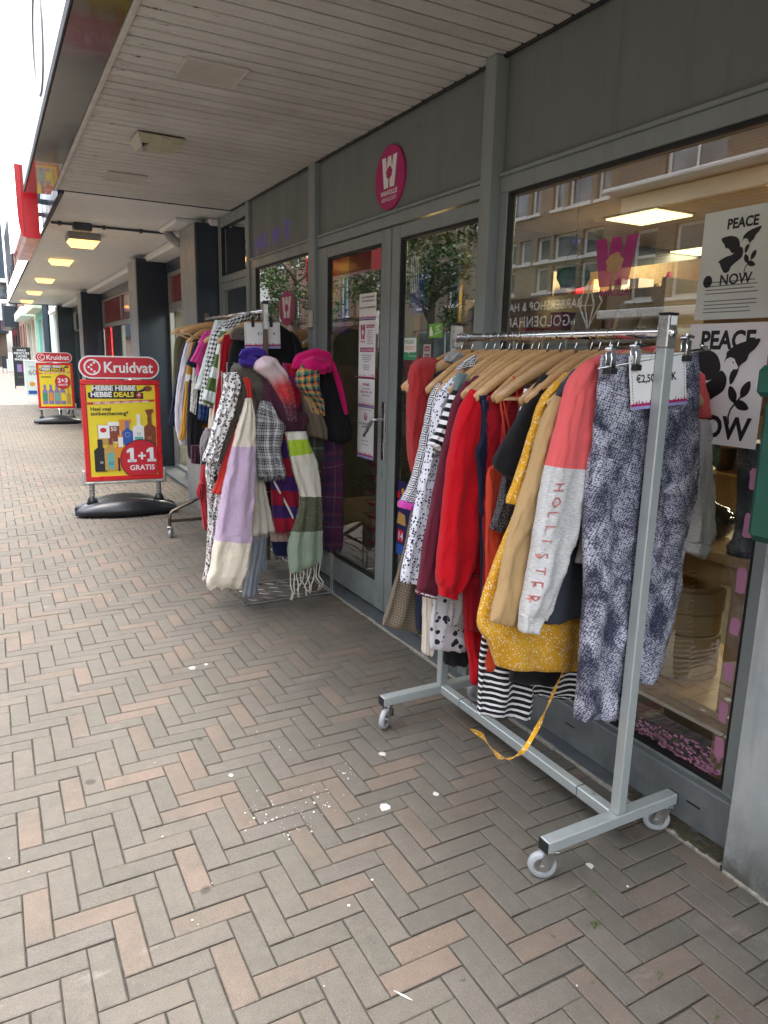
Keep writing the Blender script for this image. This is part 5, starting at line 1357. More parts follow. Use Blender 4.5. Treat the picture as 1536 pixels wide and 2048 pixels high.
HL = [(1.476, -14.5, 'wooden hanger with a pale tip holding the coral and grey sweatshirt at the near end'),
      (1.555, -6, 'wooden hanger tucked behind the coral sweatshirt shoulder'),
      (1.585, 3, 'wooden hanger carrying the camel sleeved coat'),
      (1.625, -3, 'wooden hanger of the yellow flower dress, hook close to the near post'),
      (1.66, -4, 'wooden hanger of the second black knit'),
      (1.727, -8, 'wooden hanger with the striped scarf end over its tip, holding the black knit'),
      (1.800, -3, 'wooden hanger with orange red straps hung over it'),
      (1.859, -4, 'front one of the three hangers whose tips stick out together'),
      (1.905, -3, 'middle one of the three hangers whose tips stick out together'),
      (1.935, -2, 'rear one of the three hangers whose tips stick out together, over the red sweatshirt'),
      (1.985, 2, 'wooden hanger of the burgundy cardigan'),
      (2.02, 0, 'wooden hanger with a grey lining peeking beside it'),
      (2.055, 1, 'wooden hanger of the striped sleeve top'),
      (2.10, -2, 'wooden hanger of the black and white spotted dress'),
      (2.145, 0, 'wooden hanger between the spotted dress and the key pattern dress'),
      (2.19, 2, 'wooden hanger of the key pattern dress'),
      (2.28, -4, 'wooden hanger with a black collar hanging round its arm, second from the far end'),
      (2.345, 8, 'farthest wooden hanger with a grey scarf on it, over the fuzzy red coat')]
hang0 = None; HZ = RZ + .0165
for i, (y, a, lab) in enumerate(HL):
    h = make_hanger(lab) if i == 0 else copy_tree(hang0)
    if i == 0: hang0 = h
    h['label'] = lab; h.location = (RX, y, HZ); h.rotation_euler = (R.uniform(-.05, .05), R.uniform(-.03, .03), rad(a + R.uniform(-2, 2)))
    if i == 0: h.scale = (1.15, 1, 1)
    else: h.scale = (1.16 if 'tip' in lab or 'collar' in lab or 'farthest' in lab else 1.04, 1, 1)
    for ch in h.children:
        ch['tone'] = R.random()
# extra bare steel hooks seen on the rail
# ---------------------------------------------------------------- garments, near end first
def garment(name, lab, cat_, y, z=.6): return thing(name, lab, cat_, (RX, y, z))
GG = 'clothes on the front rack'
def fill(name, mat, par, Y, x0, x1, ztop, zbot, seed=0, flare=.0, dep=.018, fold=.012, **k):
    return drape(name, mat, par, [(RX-.05, ztop+.035, RX+.05, ztop+.035), (x0+.03, ztop, x1-.03, ztop), (x0, ztop-.06, x1, ztop-.06), (x0-flare*.5, (ztop+zbot)/2, x1+flare*.4, (ztop+zbot)/2), (x0-flare, zbot, x1+flare*.7, zbot)], Y, dep=dep, fold=fold, seed=seed, px=False, **k)
# 1 snake print trousers, clip hanger, price card
t1 = garment('trousers', 'grey snake print trousers clipped up at the near end of the front rack', 'trousers', 1.46, .45)
drape('waistband', 'c_snake', t1, [(1203, 708, 1394, 704), (1200, 728, 1397, 735), (1196, 762, 1398, 778)], 1.434, dep=.012, fold=.003, freq=2, rows=14, seed=3, wk=.2)
drape('hip', 'c_snake', t1, [(1196, 760, 1398, 776), (1188, 850, 1396, 860), (1180, 930, 1392, 940), (1176, 985, 1386, 990)], 1.436, dep=.017, fold=.005, freq=2.2, seed=4, wk=.5)
drape('trouser_leg', 'c_snake', t1, [(1182, 900, 1300, 880), (1172, 985, 1296, 990), (1168, 1080, 1280, 1100), (1168, 1180, 1265, 1190), (1160, 1300, 1244, 1310), (1149, 1436, 1226, 1436)], 1.442, dep=.028, fold=.012, freq=1.6, seed=5, rows=56)
drape('trouser_leg', 'c_snake', t1, [(1286, 880, 1394, 900), (1290, 980, 1384, 990), (1282, 1080, 1368, 1080), (1265, 1180, 1352, 1190), (1248, 1280, 1330, 1290), (1237, 1362, 1310, 1362)], 1.450, dep=.028, fold=.012, freq=1.6, seed=6, rows=56)
ch = thing('clip_hanger', 'steel clip hanger holding the snake print trousers and the price card', 'hanger', (RX, 1.44, 1.5))
CY0 = 1.402
a, b = at(1196, 737, Y=CY0), at(1424, 698, Y=CY0)
m = MB(); m.tube([a, b], .0022, 6); m.tube([at(1298, 722, Y=CY0), Vector((RX+.01, CY0, 1.575)), Vector((RX+.016, CY0, 1.60)), Vector((RX, CY0, 1.603)), Vector((RX-.016, CY0, 1.595))], .002, 6); m.tube([b - Vector((.05, 0, -.009)), b - Vector((.022, 0, -.004))], .0045, 6); m.build('hanger_wire', 'hook_steel', ch, smooth=True)
for (px_, py_) in ((1222, 712), (1271, 706), (1372, 689)):
    p = at(px_, py_, Y=CY0)
    m = MB(); m.box(p.x-.010, p.x+.010, CY0-.012, CY0-.007, p.z-.035, p.z+.012, c=.003); m.box(p.x-.010, p.x+.010, CY0+.007, CY0+.011, p.z-.035, p.z+.012, c=.003); m.lathe([(.007, -.011), (.009, -.004), (.007, .011)], (p.x-.006, p.z and CY0, p.z+.017), 10, axis='y'); m.tube([(p.x-.012, CY0-.010, p.z+.026), (p.x+.014, CY0-.011, p.z+.020)], .0045, 7); cl = m.build('clip', 'chrome', ch, angle=40)
    m = MB(); m.box(p.x-.013, p.x+.013, CY0-.016, CY0+.014, p.z-.046, p.z-.030, c=.002); m.build('clip_pad', 'black_rubber', cl)
YC = 1.4005
pc = thing('price_card', 'white price card with a purple skyline border clipped behind the near post', 'price card', (RX, YC, 1.4))
tl, tr_, br_, bl_ = at(1257, 712, Y=YC), at(1371, 704, Y=YC), at(1372, 809, Y=YC), at(1262, 821, Y=YC)
ux = (tr_-tl).normalized(); uz = (tl-bl_).normalized(); Wc = (tr_-tl).length; Hc = (tl-bl_).length
def card_poly(u0, u1, v0, v1): return [bl_ + ux*u*Wc*1.0 + uz*v*Hc for u, v in ((u0, v0), (u1, v0), (u1, v1), (u0, v1))]
def cq(name, mat, par, org, ux, uz, W, H, rects, off, polys=()):
    nrm = ux.cross(uz).normalized()
    if nrm.dot(Vector((0, 0, CAM_H)) - org) < 0: nrm = -nrm
    m = MB()
    for (u0, u1, v0, v1) in rects: m.add([org + ux*u*W + uz*v*H + nrm*off for u, v in ((u0, v0), (u1, v0), (u1, v1), (u0, v1))], [(0, 1, 2, 3)])
    for pl in polys: m.add([org + ux*u*W + uz*v*H + nrm*off for u, v in pl], [tuple(range(len(pl)))])
    return m.build(name, mat, par)
def skyline(par, org, ux, uz, W, H, off, seed=1, base=.07, bh=.05, dash=True):
    rr = random.Random(seed)
    cq('border_strip', 'ink_lilac', par, org, ux, uz, W, H, [(0, 1, 0, base)], off)
    cq('border_strip', 'ink_pink', par, org, ux, uz, W, H, [(0, 1, base, base+bh)], off)
    rs = []; x = .04
    while x < .96:
        w2 = rr.uniform(.006, .03); h2 = rr.uniform(.012, .06); rs.append((x, x+w2, base+bh, base+bh+h2)); x += w2 + rr.uniform(.005, .07)
    cq('skyline_print', 'ink_pink', par, org, ux, uz, W, H, rs, off)
    if dash:
        rs = [(x/22+.02, x/22+.045, .955, .963) for x in range(1, 21)] + [(.035, .045, y/18, y/18+.03) for y in range(3, 17)] + [(.955, .965, y/18, y/18+.03) for y in range(3, 17)]
        cq('dashed_line', 'ink_black', par, org, ux, uz, W, H, rs, off)
def card(par, org, ux, uz, W, H, words, mat='paper', size=.16):
    nrm = ux.cross(uz).normalized(); s = 1 if nrm.dot(Vector((0, 0, CAM_H)) - org) > 0 else -1
    m = MB(); P = [org, org+ux*W, org+ux*W+uz*H, org+uz*H]; q = nrm*s*.0006
    m.add([p - q for p in P] + [p for p in P], [(0, 1, 2, 3), (7, 6, 5, 4), (0, 1, 5, 4), (1, 2, 6, 5), (2, 3, 7, 6), (3, 0, 4, 7)]); m.build('card_sheet', mat, par)
    for (u, v, txt, sz, m_, al, bo) in words:
        text(txt, org + ux*W*u + uz*H*v + nrm*s*.0006, ux, uz, sz*H, m_, par, bold=bo, align=al, dep=.0002)
card(pc, bl_, ux, uz, Wc, Hc, [(.12, .46, '€2,50 PER STUK', .15, 'ink_black', 'LEFT', .012)][:0])
text('€2,50', bl_ + ux*Wc*.11 + uz*Hc*.50 + Vector((0, -.0007, 0)), ux, uz, .20*Hc, 'ink_black', pc, bold=.022, align='LEFT', dep=.0002)
text('EK', bl_ + ux*Wc*.66 + uz*Hc*.50 + Vector((0, -.0007, 0)), ux, uz, .20*Hc, 'ink_black', pc, bold=.03, align='LEFT', dep=.0002)
skyline(pc, bl_, ux, uz, Wc, Hc, .0012, 3, .06, .05)
# 2 coral and grey sweatshirt
g2 = garment('sweatshirt', 'coral sweatshirt with marled grey sleeves and coral lettering down one sleeve', 'sweatshirt', 1.52)
drape('sweatshirt_body', 'c_coral', g2, [(1215, 705, 1330, 690), (1165, 730, 1395, 740), (1135, 790, 1405, 800), (1130, 860, 1404, 880), (1160, 935, 1400, 960)], 1.515, dep=.026, fold=.012, seed=8)
drape('sweatshirt_body', 'c_heather', g2, [(1160, 925, 1390, 940), (1164, 1000, 1385, 1010), (1160, 1080, 1370, 1080), (1150, 1125, 1340, 1120)], 1.525, dep=.020, fold=.010, seed=9, label='marled grey lower half of the body')
sl1 = drape('sleeve', 'c_sweat', g2, [(1172, 722, 1210, 745), (1137, 765, 1192, 800), (1116, 850, 1180, 870), (1092, 945, 1168, 950), (1076, 1030, 1154, 1035), (1063, 1110, 1132, 1110), (1050, 1185, 1105, 1190), (1041, 1232, 1086, 1238)], 1.492, dep=.032, fold=.007, freq=1.5, rows=70, seed=10, label='grey marl sleeve with coral top and lettering')
drape('cuff', 'c_heather', g2, [(1042, 1226, 1087, 1232), (1039, 1262, 1072, 1264)], 1.492, dep=.024, fold=.002, rows=8, seed=11)
drape('sleeve', 'c_heather', g2, [(1392, 838, 1410, 838), (1388, 880, 1415, 900), (1378, 960, 1423, 990), (1370, 1030, 1422, 1060), (1368, 1082, 1416, 1092)], 1.50, dep=.024, fold=.006, freq=1.3, seed=12, label='far sleeve, plain marled grey')
drape('sleeve_top', 'c_coral', g2, [(1392, 745, 1400, 748), (1390, 790, 1408, 792), (1390, 836, 1412, 836)], 1.50, dep=.022, fold=.004, rows=14, seed=13)
drape('cuff', 'c_heather', g2, [(1368, 1078, 1416, 1088), (1364, 1100, 1402, 1118)], 1.50, dep=.02, fold=.002, rows=8, seed=14)
fabric('c_coral_thread', (.74, .26, .24))
# lettering down the sleeve, one letter each so it follows the cloth
a0, a1 = at(1113, 962, Y=1.46), at(1056, 1216, Y=1.46); dv = (a1-a0)
word = 'HOLLISTER'
for i, chh in enumerate(word):
    p = a0 + dv*((i+.1)/len(word)); o = text(chh, p, dv, (1, 0, 0), .038, 'c_coral_thread', g2, name='sleeve_letter', bold=.0, dep=.0001, align='LEFT', sx=1.0)
    on_cloth(o, sl1, .0022)
# 3 coat with camel sleeves
g3 = garment('coat', 'camel coloured coat with a dark grey shoulder and one long flat sleeve', 'coat', 1.57)
fill('coat_body', 'c_slate', g3, 1.572, 1.43, 1.80, 1.39, .72, 20, dep=.016)
drape('shoulder', 'c_slate', g3, [(1148, 738, 1200, 730), (1120, 775, 1180, 790), (1100, 806, 1150, 830)], 1.552, dep=.016, fold=.004, rows=14, seed=21)
drape('sleeve', 'c_camel', g3, [(1108, 790, 1150, 812), (1082, 850, 1140, 860), (1060, 930, 1120, 940), (1035, 1010, 1098, 1020), (1010, 1100, 1078, 1110), (995, 1180, 1062, 1190), (980, 1242, 1046, 1256)], 1.545, dep=.020, fold=.005, freq=1.2, rows=60, seed=22)
# 4 yellow dress with belt
g4 = garment('dress', 'mustard yellow dress with small white flowers and a trailing belt', 'dress', 1.62)
drape('dress_body', 'c_yellow', g4, [(1130, 745, 1300, 740), (1085, 800, 1290, 810), (1068, 900, 1270, 900), (1040, 1000, 1240, 1000), (1008, 1080, 1215, 1080), (975, 1170, 1190, 1170), (957, 1245, 1182, 1250), (980, 1290, 1176, 1300), (992, 1330, 1168, 1340)], (1.622, 1.60), dep=.03, fold=.016, freq=2.6, rows=70, seed=24, ragged=.010)
drape('sleeve', 'c_yellow', g4, [(1112, 762, 1140, 775), (1082, 800, 1112, 815), (1062, 860, 1092, 880), (1040, 930, 1072, 945), (1013, 1006, 1042, 1012)], 1.590, dep=.018, fold=.006, freq=1.3, seed=25)
bp = [(1128, 1338), (1112, 1372), (1092, 1418), (1072, 1460), (1047, 1500), (1012, 1518), (986, 1502), (966, 1474), (944, 1458)]
bv_ = [at(x, y, Y=1.585) for x, y in bp]; m = MB(); N = len(bv_)
wl_ = .0075; V = []; fine = [Vector(q[:3]) for q in cat([tuple(p)+tuple(p) for p in bv_], 44)]
for i, p in enumerate(fine):
    d = (fine[min(i+1, 43)] - fine[max(i-1, 0)]).normalized(); n = d.cross(Vector((0, 1, 0))).normalized(); tw = .0 + 1.3*math.sin(i*.32); wv = n*math.cos(tw) + Vector((0, 1, 0))*math.sin(tw)
    for s, o_ in ((-1, 0), (1, 0), (1, .0016), (-1, .0016)): V.append(p + wv*s*wl_ + d.cross(wv)*o_)
F = [(i*4+k, i*4+(k+1) % 4, (i+1)*4+(k+1) % 4, (i+1)*4+k) for i in range(43) for k in range(4)] + [(0, 1, 2, 3), (175, 174, 173, 172)]
m.add(V, F, 0, [(v[0], v[2]) for v in V]); m.build('belt', 'c_yellow', g4, angle=50)
# 5 black knit with striped scarf end
g5 = garment('black_jumper', 'black short sleeved knit top with a pointed sleeve hem', 'top', 1.70)
fill('top_body', 'c_black', g5, 1.705, 1.41, 1.81, 1.40, .80, 30)
drape('sleeve', 'c_black', g5, [(1085, 748, 1140, 770), (1056, 800, 1130, 830), (1020, 862, 1108, 880), (987, 928, 1085, 950), (1030, 962, 1060, 990)], 1.672, dep=.026, fold=.006, freq=1.4, seed=31)
g5b = garment('black_jumper', 'second black knit just behind the first, hardly wider than its edge', 'top', 1.665)
fill('top_body', 'c_black', g5b, 1.652, 1.43, 1.80, 1.39, .78, 32)
g6 = garment('striped_scarf', 'black and white striped scarf end laid over a hanger tip', 'scarf', 1.72, 1.4)
drape('scarf_cloth', 'c_stripe_sleeve', g6, [(1052, 770, 1082, 768), (1046, 790, 1080, 800), (1042, 812, 1066, 822), (1040, 826, 1050, 830)], 1.715, dep=.012, fold=.004, rows=18, seed=33)
g7 = garment('sequin_top', 'black sparkling top whose sleeve end shows under the black knit', 'top', 1.75)
fill('top_body', 'c_sparkle', g7, 1.752, 1.42, 1.80, 1.39, .86, 34)
drape('sleeve', 'c_sparkle', g7, [(1008, 940, 1040, 950), (1000, 985, 1035, 1000), (990, 1030, 1024, 1045), (981, 1058, 1012, 1070)], 1.722, dep=.016, fold=.004, rows=24, seed=35)
# 8 orange red strap dress, navy cardigan, dark red dotted vest
g8 = garment('strap_dress', 'orange red strap dress with two thin straps over its hanger', 'dress', 1.80)
fill('dress_body', 'c_orange_red', g8, 1.80, 1.42, 1.78, 1.17, .48, 40, flare=.04)
drape('dress_front', 'c_orange_red', g8, [(976, 938, 1006, 918), (973, 975, 1030, 975), (972, 1060, 1030, 1060), (972, 1150, 1030, 1150), (970, 1240, 1020, 1240)], 1.782, dep=.014, fold=.006, freq=1.5, seed=41)
m = MB(); m.tube([at(1027, 752, Y=1.79), at(1034, 785, Y=1.78), at(1042, 838, Y=1.782)], .0035, 5); m.tube([at(1000, 800, Y=1.785), at(1008, 850, Y=1.782), at(1014, 905, Y=1.785)], .0035, 5); m.tube([at(1006, 800, Y=1.785), at(1018, 850, Y=1.782), at(1024, 885, Y=1.785)], .003, 5); m.build('strap', 'c_orange_red', g8, smooth=True)
g9 = garment('dotted_vest', 'dark red vest with black dots hanging under the three hanger tips', 'vest', 1.84)
fill('vest_body', 'c_red_dots', g9, 1.842, 1.43, 1.79, 1.38, 1.05, 42)
g10 = garment('crimson_shirt', 'deep crimson top with a rounded armhole behind the orange dress', 'top', 1.87)
drape('top_body', 'c_crimson', g10, [(975, 792, 1060, 790), (972, 850, 1070, 850), (972, 920, 1050, 930), (965, 1000, 1050, 1000), (968, 1120, 1040, 1120), (960, 1245, 1030, 1245)], 1.862, dep=.016, seed=43)
g11 = garment('navy_cardigan', 'narrow navy cardigan front with a small button between two red garments', 'cardigan', 1.89)
drape('cardigan_body', 'c_navy', g11, [(958, 790, 1080, 795), (960, 860, 1075, 860), (952, 910, 1060, 920), (957, 1000, 1040, 1010), (962, 1120, 1040, 1120), (962, 1250, 1030, 1260)], 1.885, dep=.016, seed=44)
drape('placket', 'c_navy', g11, [(964, 800, 978, 800), (966, 860, 976, 865), (951, 905, 972, 905), (955, 930, 966, 935), (960, 1030, 968, 1030)], 1.868, dep=.008, fold=.003, rows=24, seed=45)
# 12 bright red sweatshirt
g12 = garment('red_sweatshirt', 'bright red sweatshirt with a wide ballooning sleeve and ribbed cuff', 'sweatshirt', 1.94)
fill('sweatshirt_body', 'c_red', g12, 1.952, 1.41, 1.80, 1.39, .66, 46)
drape('sleeve', 'c_red', g12, [(942, 778, 985, 800), (922, 815, 978, 830), (905, 880, 968, 890), (893, 960, 960, 970), (884, 1050, 956, 1040), (877, 1120, 948, 1110), (876, 1162, 930, 1160), (884, 1180, 912, 1184)], 1.915, dep=.034, fold=.010, freq=1.8, rows=56, seed=47)
drape('cuff', 'c_red', g12, [(880, 1168, 914, 1172), (879, 1190, 910, 1198)], 1.915, dep=.022, fold=.003, freq=5, rows=10, seed=48)
drape('lower_hem', 'c_crimson', g12, [(928, 1150, 975, 1150), (928, 1210, 965, 1212), (930, 1258, 962, 1262)], 1.93, dep=.02, fold=.006, rows=18, seed=49)
g12b = garment('red_dress', 'long bright red dress whose hem hangs beside the striped dress', 'dress', 1.96)
drape('dress_body', 'c_red', g12b, [(930, 900, 1040, 900), (932, 1100, 1000, 1100), (930, 1260, 985, 1260), (940, 1320, 975, 1320), (942, 1368, 970, 1370)], 1.962, dep=.018, seed=50)
# 13 burgundy cardigan with striped hem
g13 = garment('burgundy_cardigan', 'burgundy cardigan sleeve ending in a white striped hem', 'cardigan', 2.02)
fill('cardigan_body', 'c_burgundy', g13, 2.025, 1.41, 1.80, 1.39, .72, 52)
s13 = drape('sleeve', 'c_burgundy', g13, [(932, 762, 965, 775), (908, 805, 945, 815), (892, 870, 935, 880), (876, 940, 930, 950), (862, 1010, 915, 1015), (848, 1080, 905, 1085), (838, 1150, 890, 1155), (834, 1180, 868, 1190)], 1.995, dep=.022, fold=.007, freq=1.5, rows=56, seed=53)
drape('hem_band', 'c_burgundy', g13, [(833, 1178, 872, 1188), (833, 1188, 870, 1197)], 1.992, dep=.024, fold=.002, rows=6, seed=54)
drape('hem_stripe', 'c_white', g13, [(833, 1181, 872, 1191), (833, 1184, 872, 1194)], 1.991, dep=.0246, fold=.002, rows=4, seed=54, taper=False)
drape('collar', 'c_burgundy', g13, [(950, 752, 975, 750), (942, 764, 972, 766)], 1.985, dep=.016, fold=.002, rows=6, seed=55)
# 14 striped sleeve top with teal
g14 = garment('striped_sleeve_top', 'teal grey top with a black and white striped sleeve', 'top', 2.06)
fill('top_body', 'c_teal_grey', g14, 2.065, 1.41, 1.80, 1.39, .80, 56)
drape('sleeve', 'c_stripe_sleeve', g14, [(905, 782, 934, 790), (890, 820, 920, 830), (874, 862, 902, 872), (858, 888, 878, 902)], 2.035, dep=.02, fold=.003, rows=30, seed=57)
drape('teal_edge', 'c_teal_grey', g14, [(915, 745, 932, 748), (905, 780, 918, 785)], 2.03, dep=.012, fold=.002, rows=8, seed=58)
# 15 spotted dress
g15 = garment('spotted_dress', 'long white dress with small black spots', 'dress', 2.11)
fill('dress_body', 'c_spots', g15, 2.125, 1.41, 1.80, 1.39, .62, 60)
drape('dress_panel', 'c_spots', g15, [(918, 745, 945, 752), (895, 765, 940, 775), (872, 800, 915, 830), (858, 880, 905, 900), (842, 950, 895, 960), (828, 1020, 880, 1030), (815, 1090, 868, 1095), (806, 1130, 855, 1140), (802, 1164, 846, 1169)], 2.095, dep=.022, fold=.009, freq=1.8, rows=64, seed=61)
# 16 key pattern dress with pink hem
g16 = garment('key_pattern_dress', 'white and navy key pattern dress with a pink hem', 'dress', 2.18)
fill('dress_body', 'c_greek', g16, 2.19, 1.42, 1.80, 1.39, .80, 62)
drape('dress_panel', 'c_greek', g16, [(878, 765, 905, 770), (862, 790, 890, 800), (848, 850, 885, 860), (836, 910, 872, 920), (820, 965, 862, 975), (801, 1003, 838, 1012)], 2.16, dep=.020, fold=.006, freq=1.4, rows=50, seed=63)
drape('pink_hem', 'c_purple_edge', g16, [(800, 1000, 840, 1010), (797, 1014, 832, 1024)], 2.155, dep=.024, fold=.003, rows=8, seed=64)
drape('neck_edge', 'c_greek', g16, [(925, 725, 950, 710), (910, 740, 945, 735)], 2.10, dep=.012, fold=.002, rows=8, seed=65)
# 17 checked brown skirt
g17 = garment('checked_skirt', 'long brown checked skirt flaring out at the far end of the rack', 'skirt', 2.22)
drape('skirt_panel', 'c_brown_check', g17, [(832, 980, 868, 985), (818, 1060, 866, 1070), (800, 1130, 862, 1140), (780, 1200, 858, 1215), (765, 1250, 850, 1270)], 2.205, dep=.024, fold=.014, freq=2.4, seed=66)
# 18 navy collar shirt
g18 = garment('navy_collar_shirt', 'dark navy shirt slung round the arm of the second farthest hanger', 'shirt', 2.27, 1.4)
drape('shirt_collar', 'c_black', g18, [(868, 748, 890, 738), (870, 765, 898, 752), (880, 772, 905, 762), (884, 800, 905, 790)], 2.27, dep=.016, fold=.004, rows=16, seed=67)
fill('shirt_body', 'c_navy', g18, 2.25, 1.44, 1.80, 1.39, .9, 68)
# 19 fuzzy red coat
g19 = garment('fuzzy_red_coat', 'fuzzy red teddy coat at the far end of the front rack', 'coat', 2.33)
drape('coat_body', 'f_red', g19, [(850, 714, 930, 722), (832, 722, 985, 740), (822, 745, 990, 780), (820, 800, 985, 850), (822, 880, 975, 950), (828, 960, 960, 1050), (840, 1040, 945, 1120)], 2.36, dep=.045, fold=.014, freq=2.2, rows=56, seed=69)
fuzz(COL.objects[-1] if False else g19.children[-1], 3500, .009, 'f_red', seed=4)
drape('sleeve', 'f_red', g19, [(846, 716, 868, 722), (825, 732, 866, 745), (818, 770, 868, 790), (816, 850, 862, 870), (820, 910, 850, 930), (824, 945, 840, 950)], 2.315, dep=.036, fold=.006, freq=1.2, rows=44, seed=70)
# 20 grey scarf over farthest hanger
g20 = garment('grey_scarf_bit', 'small crumpled grey scarf stuffed round the farthest hanger', 'scarf', 2.32, 1.47)
drape('scarf_cloth', 'c_heather_dark', g20, [(905, 702, 922, 706), (890, 712, 918, 722), (888, 722, 905, 728)], 2.29, dep=.018, fold=.006, rows=14, seed=71, shape=.8)
# lower hems peeking out
for (nm, lab, cat_, mat, Yq, st) in (
    ('navy_skirt', 'narrow strip of a navy skirt beside the brown checked skirt', 'skirt', 'c_navy', 2.16, [(858, 1000, 885, 1000), (845, 1150, 872, 1150), (834, 1200, 862, 1200), (834, 1258, 848, 1262)]),
    ('cream_trousers', 'cream trouser leg hanging lowest beside the far post', 'trousers', 'c_cream', 2.10, [(862, 1000, 890, 1000), (855, 1150, 885, 1150), (848, 1200, 868, 1202), (846, 1305, 862, 1308)]),
    ('leopard_blouse', 'fluffy black and white leopard top hanging low behind the red sweatshirt', 'blouse', 'c_leopard_fluffy', 2.04, [(880, 1000, 950, 1000), (868, 1180, 950, 1180), (862, 1240, 942, 1240), (860, 1295, 930, 1302)]),
    ('black_skirt', 'black skirt showing below the leopard top', 'skirt', 'c_black', 2.08, [(895, 1100, 950, 1100), (890, 1250, 948, 1250), (889, 1326, 932, 1331)]),
    ('dotted_sweater', 'marled grey sweater with big black dots', 'sweater', 'c_dots', 1.985, [(925, 1000, 990, 1000), (915, 1100, 975, 1100), (902, 1190, 965, 1190), (895, 1246, 942, 1250)]),
    ('striped_dress', 'black and white striped dress whose wavy hem hangs low under the yellow dress', 'dress', 'c_stripe_bw', 1.80, [(985, 1100, 1100, 1110), (974, 1220, 1080, 1230), (962, 1300, 1072, 1310), (958, 1380, 1066, 1380), (955, 1426, 1056, 1436)]),
    ('striped_shirt', 'second striped garment with a slanted hem right of the black skirt hem', 'shirt', 'c_stripe_bw', 1.86, [(1080, 1200, 1200, 1200), (1068, 1300, 1180, 1300), (1062, 1378, 1170, 1372), (1062, 1388, 1128, 1394)]),
    ('black_dress', 'black skirt hem between the two striped garments', 'skirt', 'c_black', 1.70, [(1040, 1150, 1150, 1150), (1025, 1300, 1130, 1300), (1020, 1362, 1110, 1370)]),
    ('slate_skirt', 'dark slate skirt behind the lettered sleeve', 'skirt', 'c_slate', 1.60, [(1130, 1000, 1220, 1000), (1105, 1120, 1180, 1120), (1092, 1200, 1158, 1200), (1088, 1222, 1156, 1224)]),
    ('tweed_jacket', 'black and white tweed hem beside the snake print leg', 'jacket', 'c_tweed', 1.585, [(1150, 1000, 1220, 1000), (1142, 1120, 1200, 1120), (1140, 1205, 1190, 1205)]),
):
    q = garment(nm, lab, cat_, Yq); drape(nm.split('_')[-1] + '_cloth', mat, q, st, Yq, dep=.02, fold=.010 if 'striped' not in nm else .018, freq=2.2, rows=48, seed=len(nm)+int(Yq*100), ragged=.006)
# ================================================================ SECOND RACK
QX, QZ = 1.575, 1.775
r2k = thing('clothes_rack', 'older bronze tube clothes rack behind the scarf stand, reaching towards the drugstore', 'clothes rack', (QX, 5.2, 0))
m = MB(); m.box(QX-.014, QX+.014, 4.486, 4.514, .14, 1.66, c=.003); m.build('post', 'bronze_tube', r2k)
m = MB(); m.box(QX-.016, QX+.016, 4.484, 4.516, 1.661, 1.82, c=.003); br2 = m.build('rail_bracket', 'brushed_alu', r2k)
m = MB(); m.lathe([(.020, 1.82), (.019, 1.832), (.008, 1.838)], (QX, 4.5, 0), 14); m.build('end_cap', 'black_rubber', br2)
m = MB(); m.box(QX-.014, QX+.014, 5.89, 5.918, .14, 1.82, c=.003); m.build('post', 'bronze_tube', r2k)
m = MB(); m.tube([(QX, 4.50, QZ), (QX, 5.905, QZ)], .0145, 14); m.build('top_rail', 'chrome', r2k, smooth=True)
for y in (4.5, 5.904):
    m = MB(); m.tube([(1.22, y, .105), (1.22, y, .17), (1.225, y, .20), (1.245, y, .225), (1.30, y, .25), (1.50, y, .335), (1.56, y, .355)], .0135, 10); m.tube([(1.59, y, .355), (1.65, y, .335), (1.80, y, .26), (1.86, y, .22), (1.88, y, .17), (1.88, y, .105)], .0135, 10); m.build('foot', 'bronze_tube', r2k, smooth=True)
m = MB(); m.bar((1.235, 5.90, .145), (1.575, 5.90, .145), .02, .025); m.bar((1.575, 4.51, .145), (1.575, 5.89, .145), .022, .025); m.build('bottom_rail', 'bronze_tube', r2k)
c2 = copy_tree(cs, r2k); c2.matrix_parent_inverse = wm(r2k).inverted(); c2.location = (1.22, 5.904, 0); c2.rotation_euler = (0, 0, rad(60))
for (x, y, a) in ((1.22, 4.5, 200), (1.88, 4.5, 30), (1.88, 5.904, 100)):
    c = copy_tree(cs, r2k); c.matrix_parent_inverse = wm(r2k).inverted(); c.location = (x, y, 0); c.rotation_euler = (0, 0, rad(a))
HL2 = [(4.66, 0, 'hanger of the black coat on the second rack'), (4.80, 5, 'hanger of the houndstooth jacket'), (4.98, 0, 'hanger of the white plush top on the second rack'), (5.16, 3, 'wooden hanger holding the bright pink T shirt'),
       (5.36, 14, 'large bare wooden hanger swung towards the street, nearer of the two'), (5.50, 2, 'wooden hanger of the mustard and white top'), (5.66, 16, 'large bare wooden hanger swung towards the street, farther of the two'), (5.80, 4, 'pale wooden hanger of the olive jacket at the far end of the second rack')]
for (y, a, lab) in HL2:
    h = copy_tree(hang0); h['label'] = lab; h['group'] = 'wooden hangers on the second rack'; h.location = (QX, y, QZ+.0165); h.rotation_euler = (0, R.uniform(-.02, .05), rad(a))
    if 'bare' in lab: h.scale = (1.32, 1.2, 1.1); h.rotation_euler[1] = .30
    for ch_ in h.children: ch_['tone'] = R.random()*.6
def fill2(name, mat, par, Y, x0, x1, ztop, zbot, seed=0, **k):
    return drape(name, mat, par, [(QX-.05, ztop+.035, QX+.05, ztop+.035), (x0+.03, ztop, x1-.03, ztop), (x0, ztop-.06, x1, ztop-.06), (x0, (ztop+zbot)/2, x1, (ztop+zbot)/2), (x0, zbot, x1, zbot)], Y, dep=.018, fold=.012, seed=seed, px=False, rows=26, cols=28, **k)
def gar2(nm, lab, cat_, y): return thing(nm, lab, cat_, (QX, y, .6))
q = gar2('black_coat', 'long black coat facing the camera behind the price card of the second rack', 'coat', 4.6)
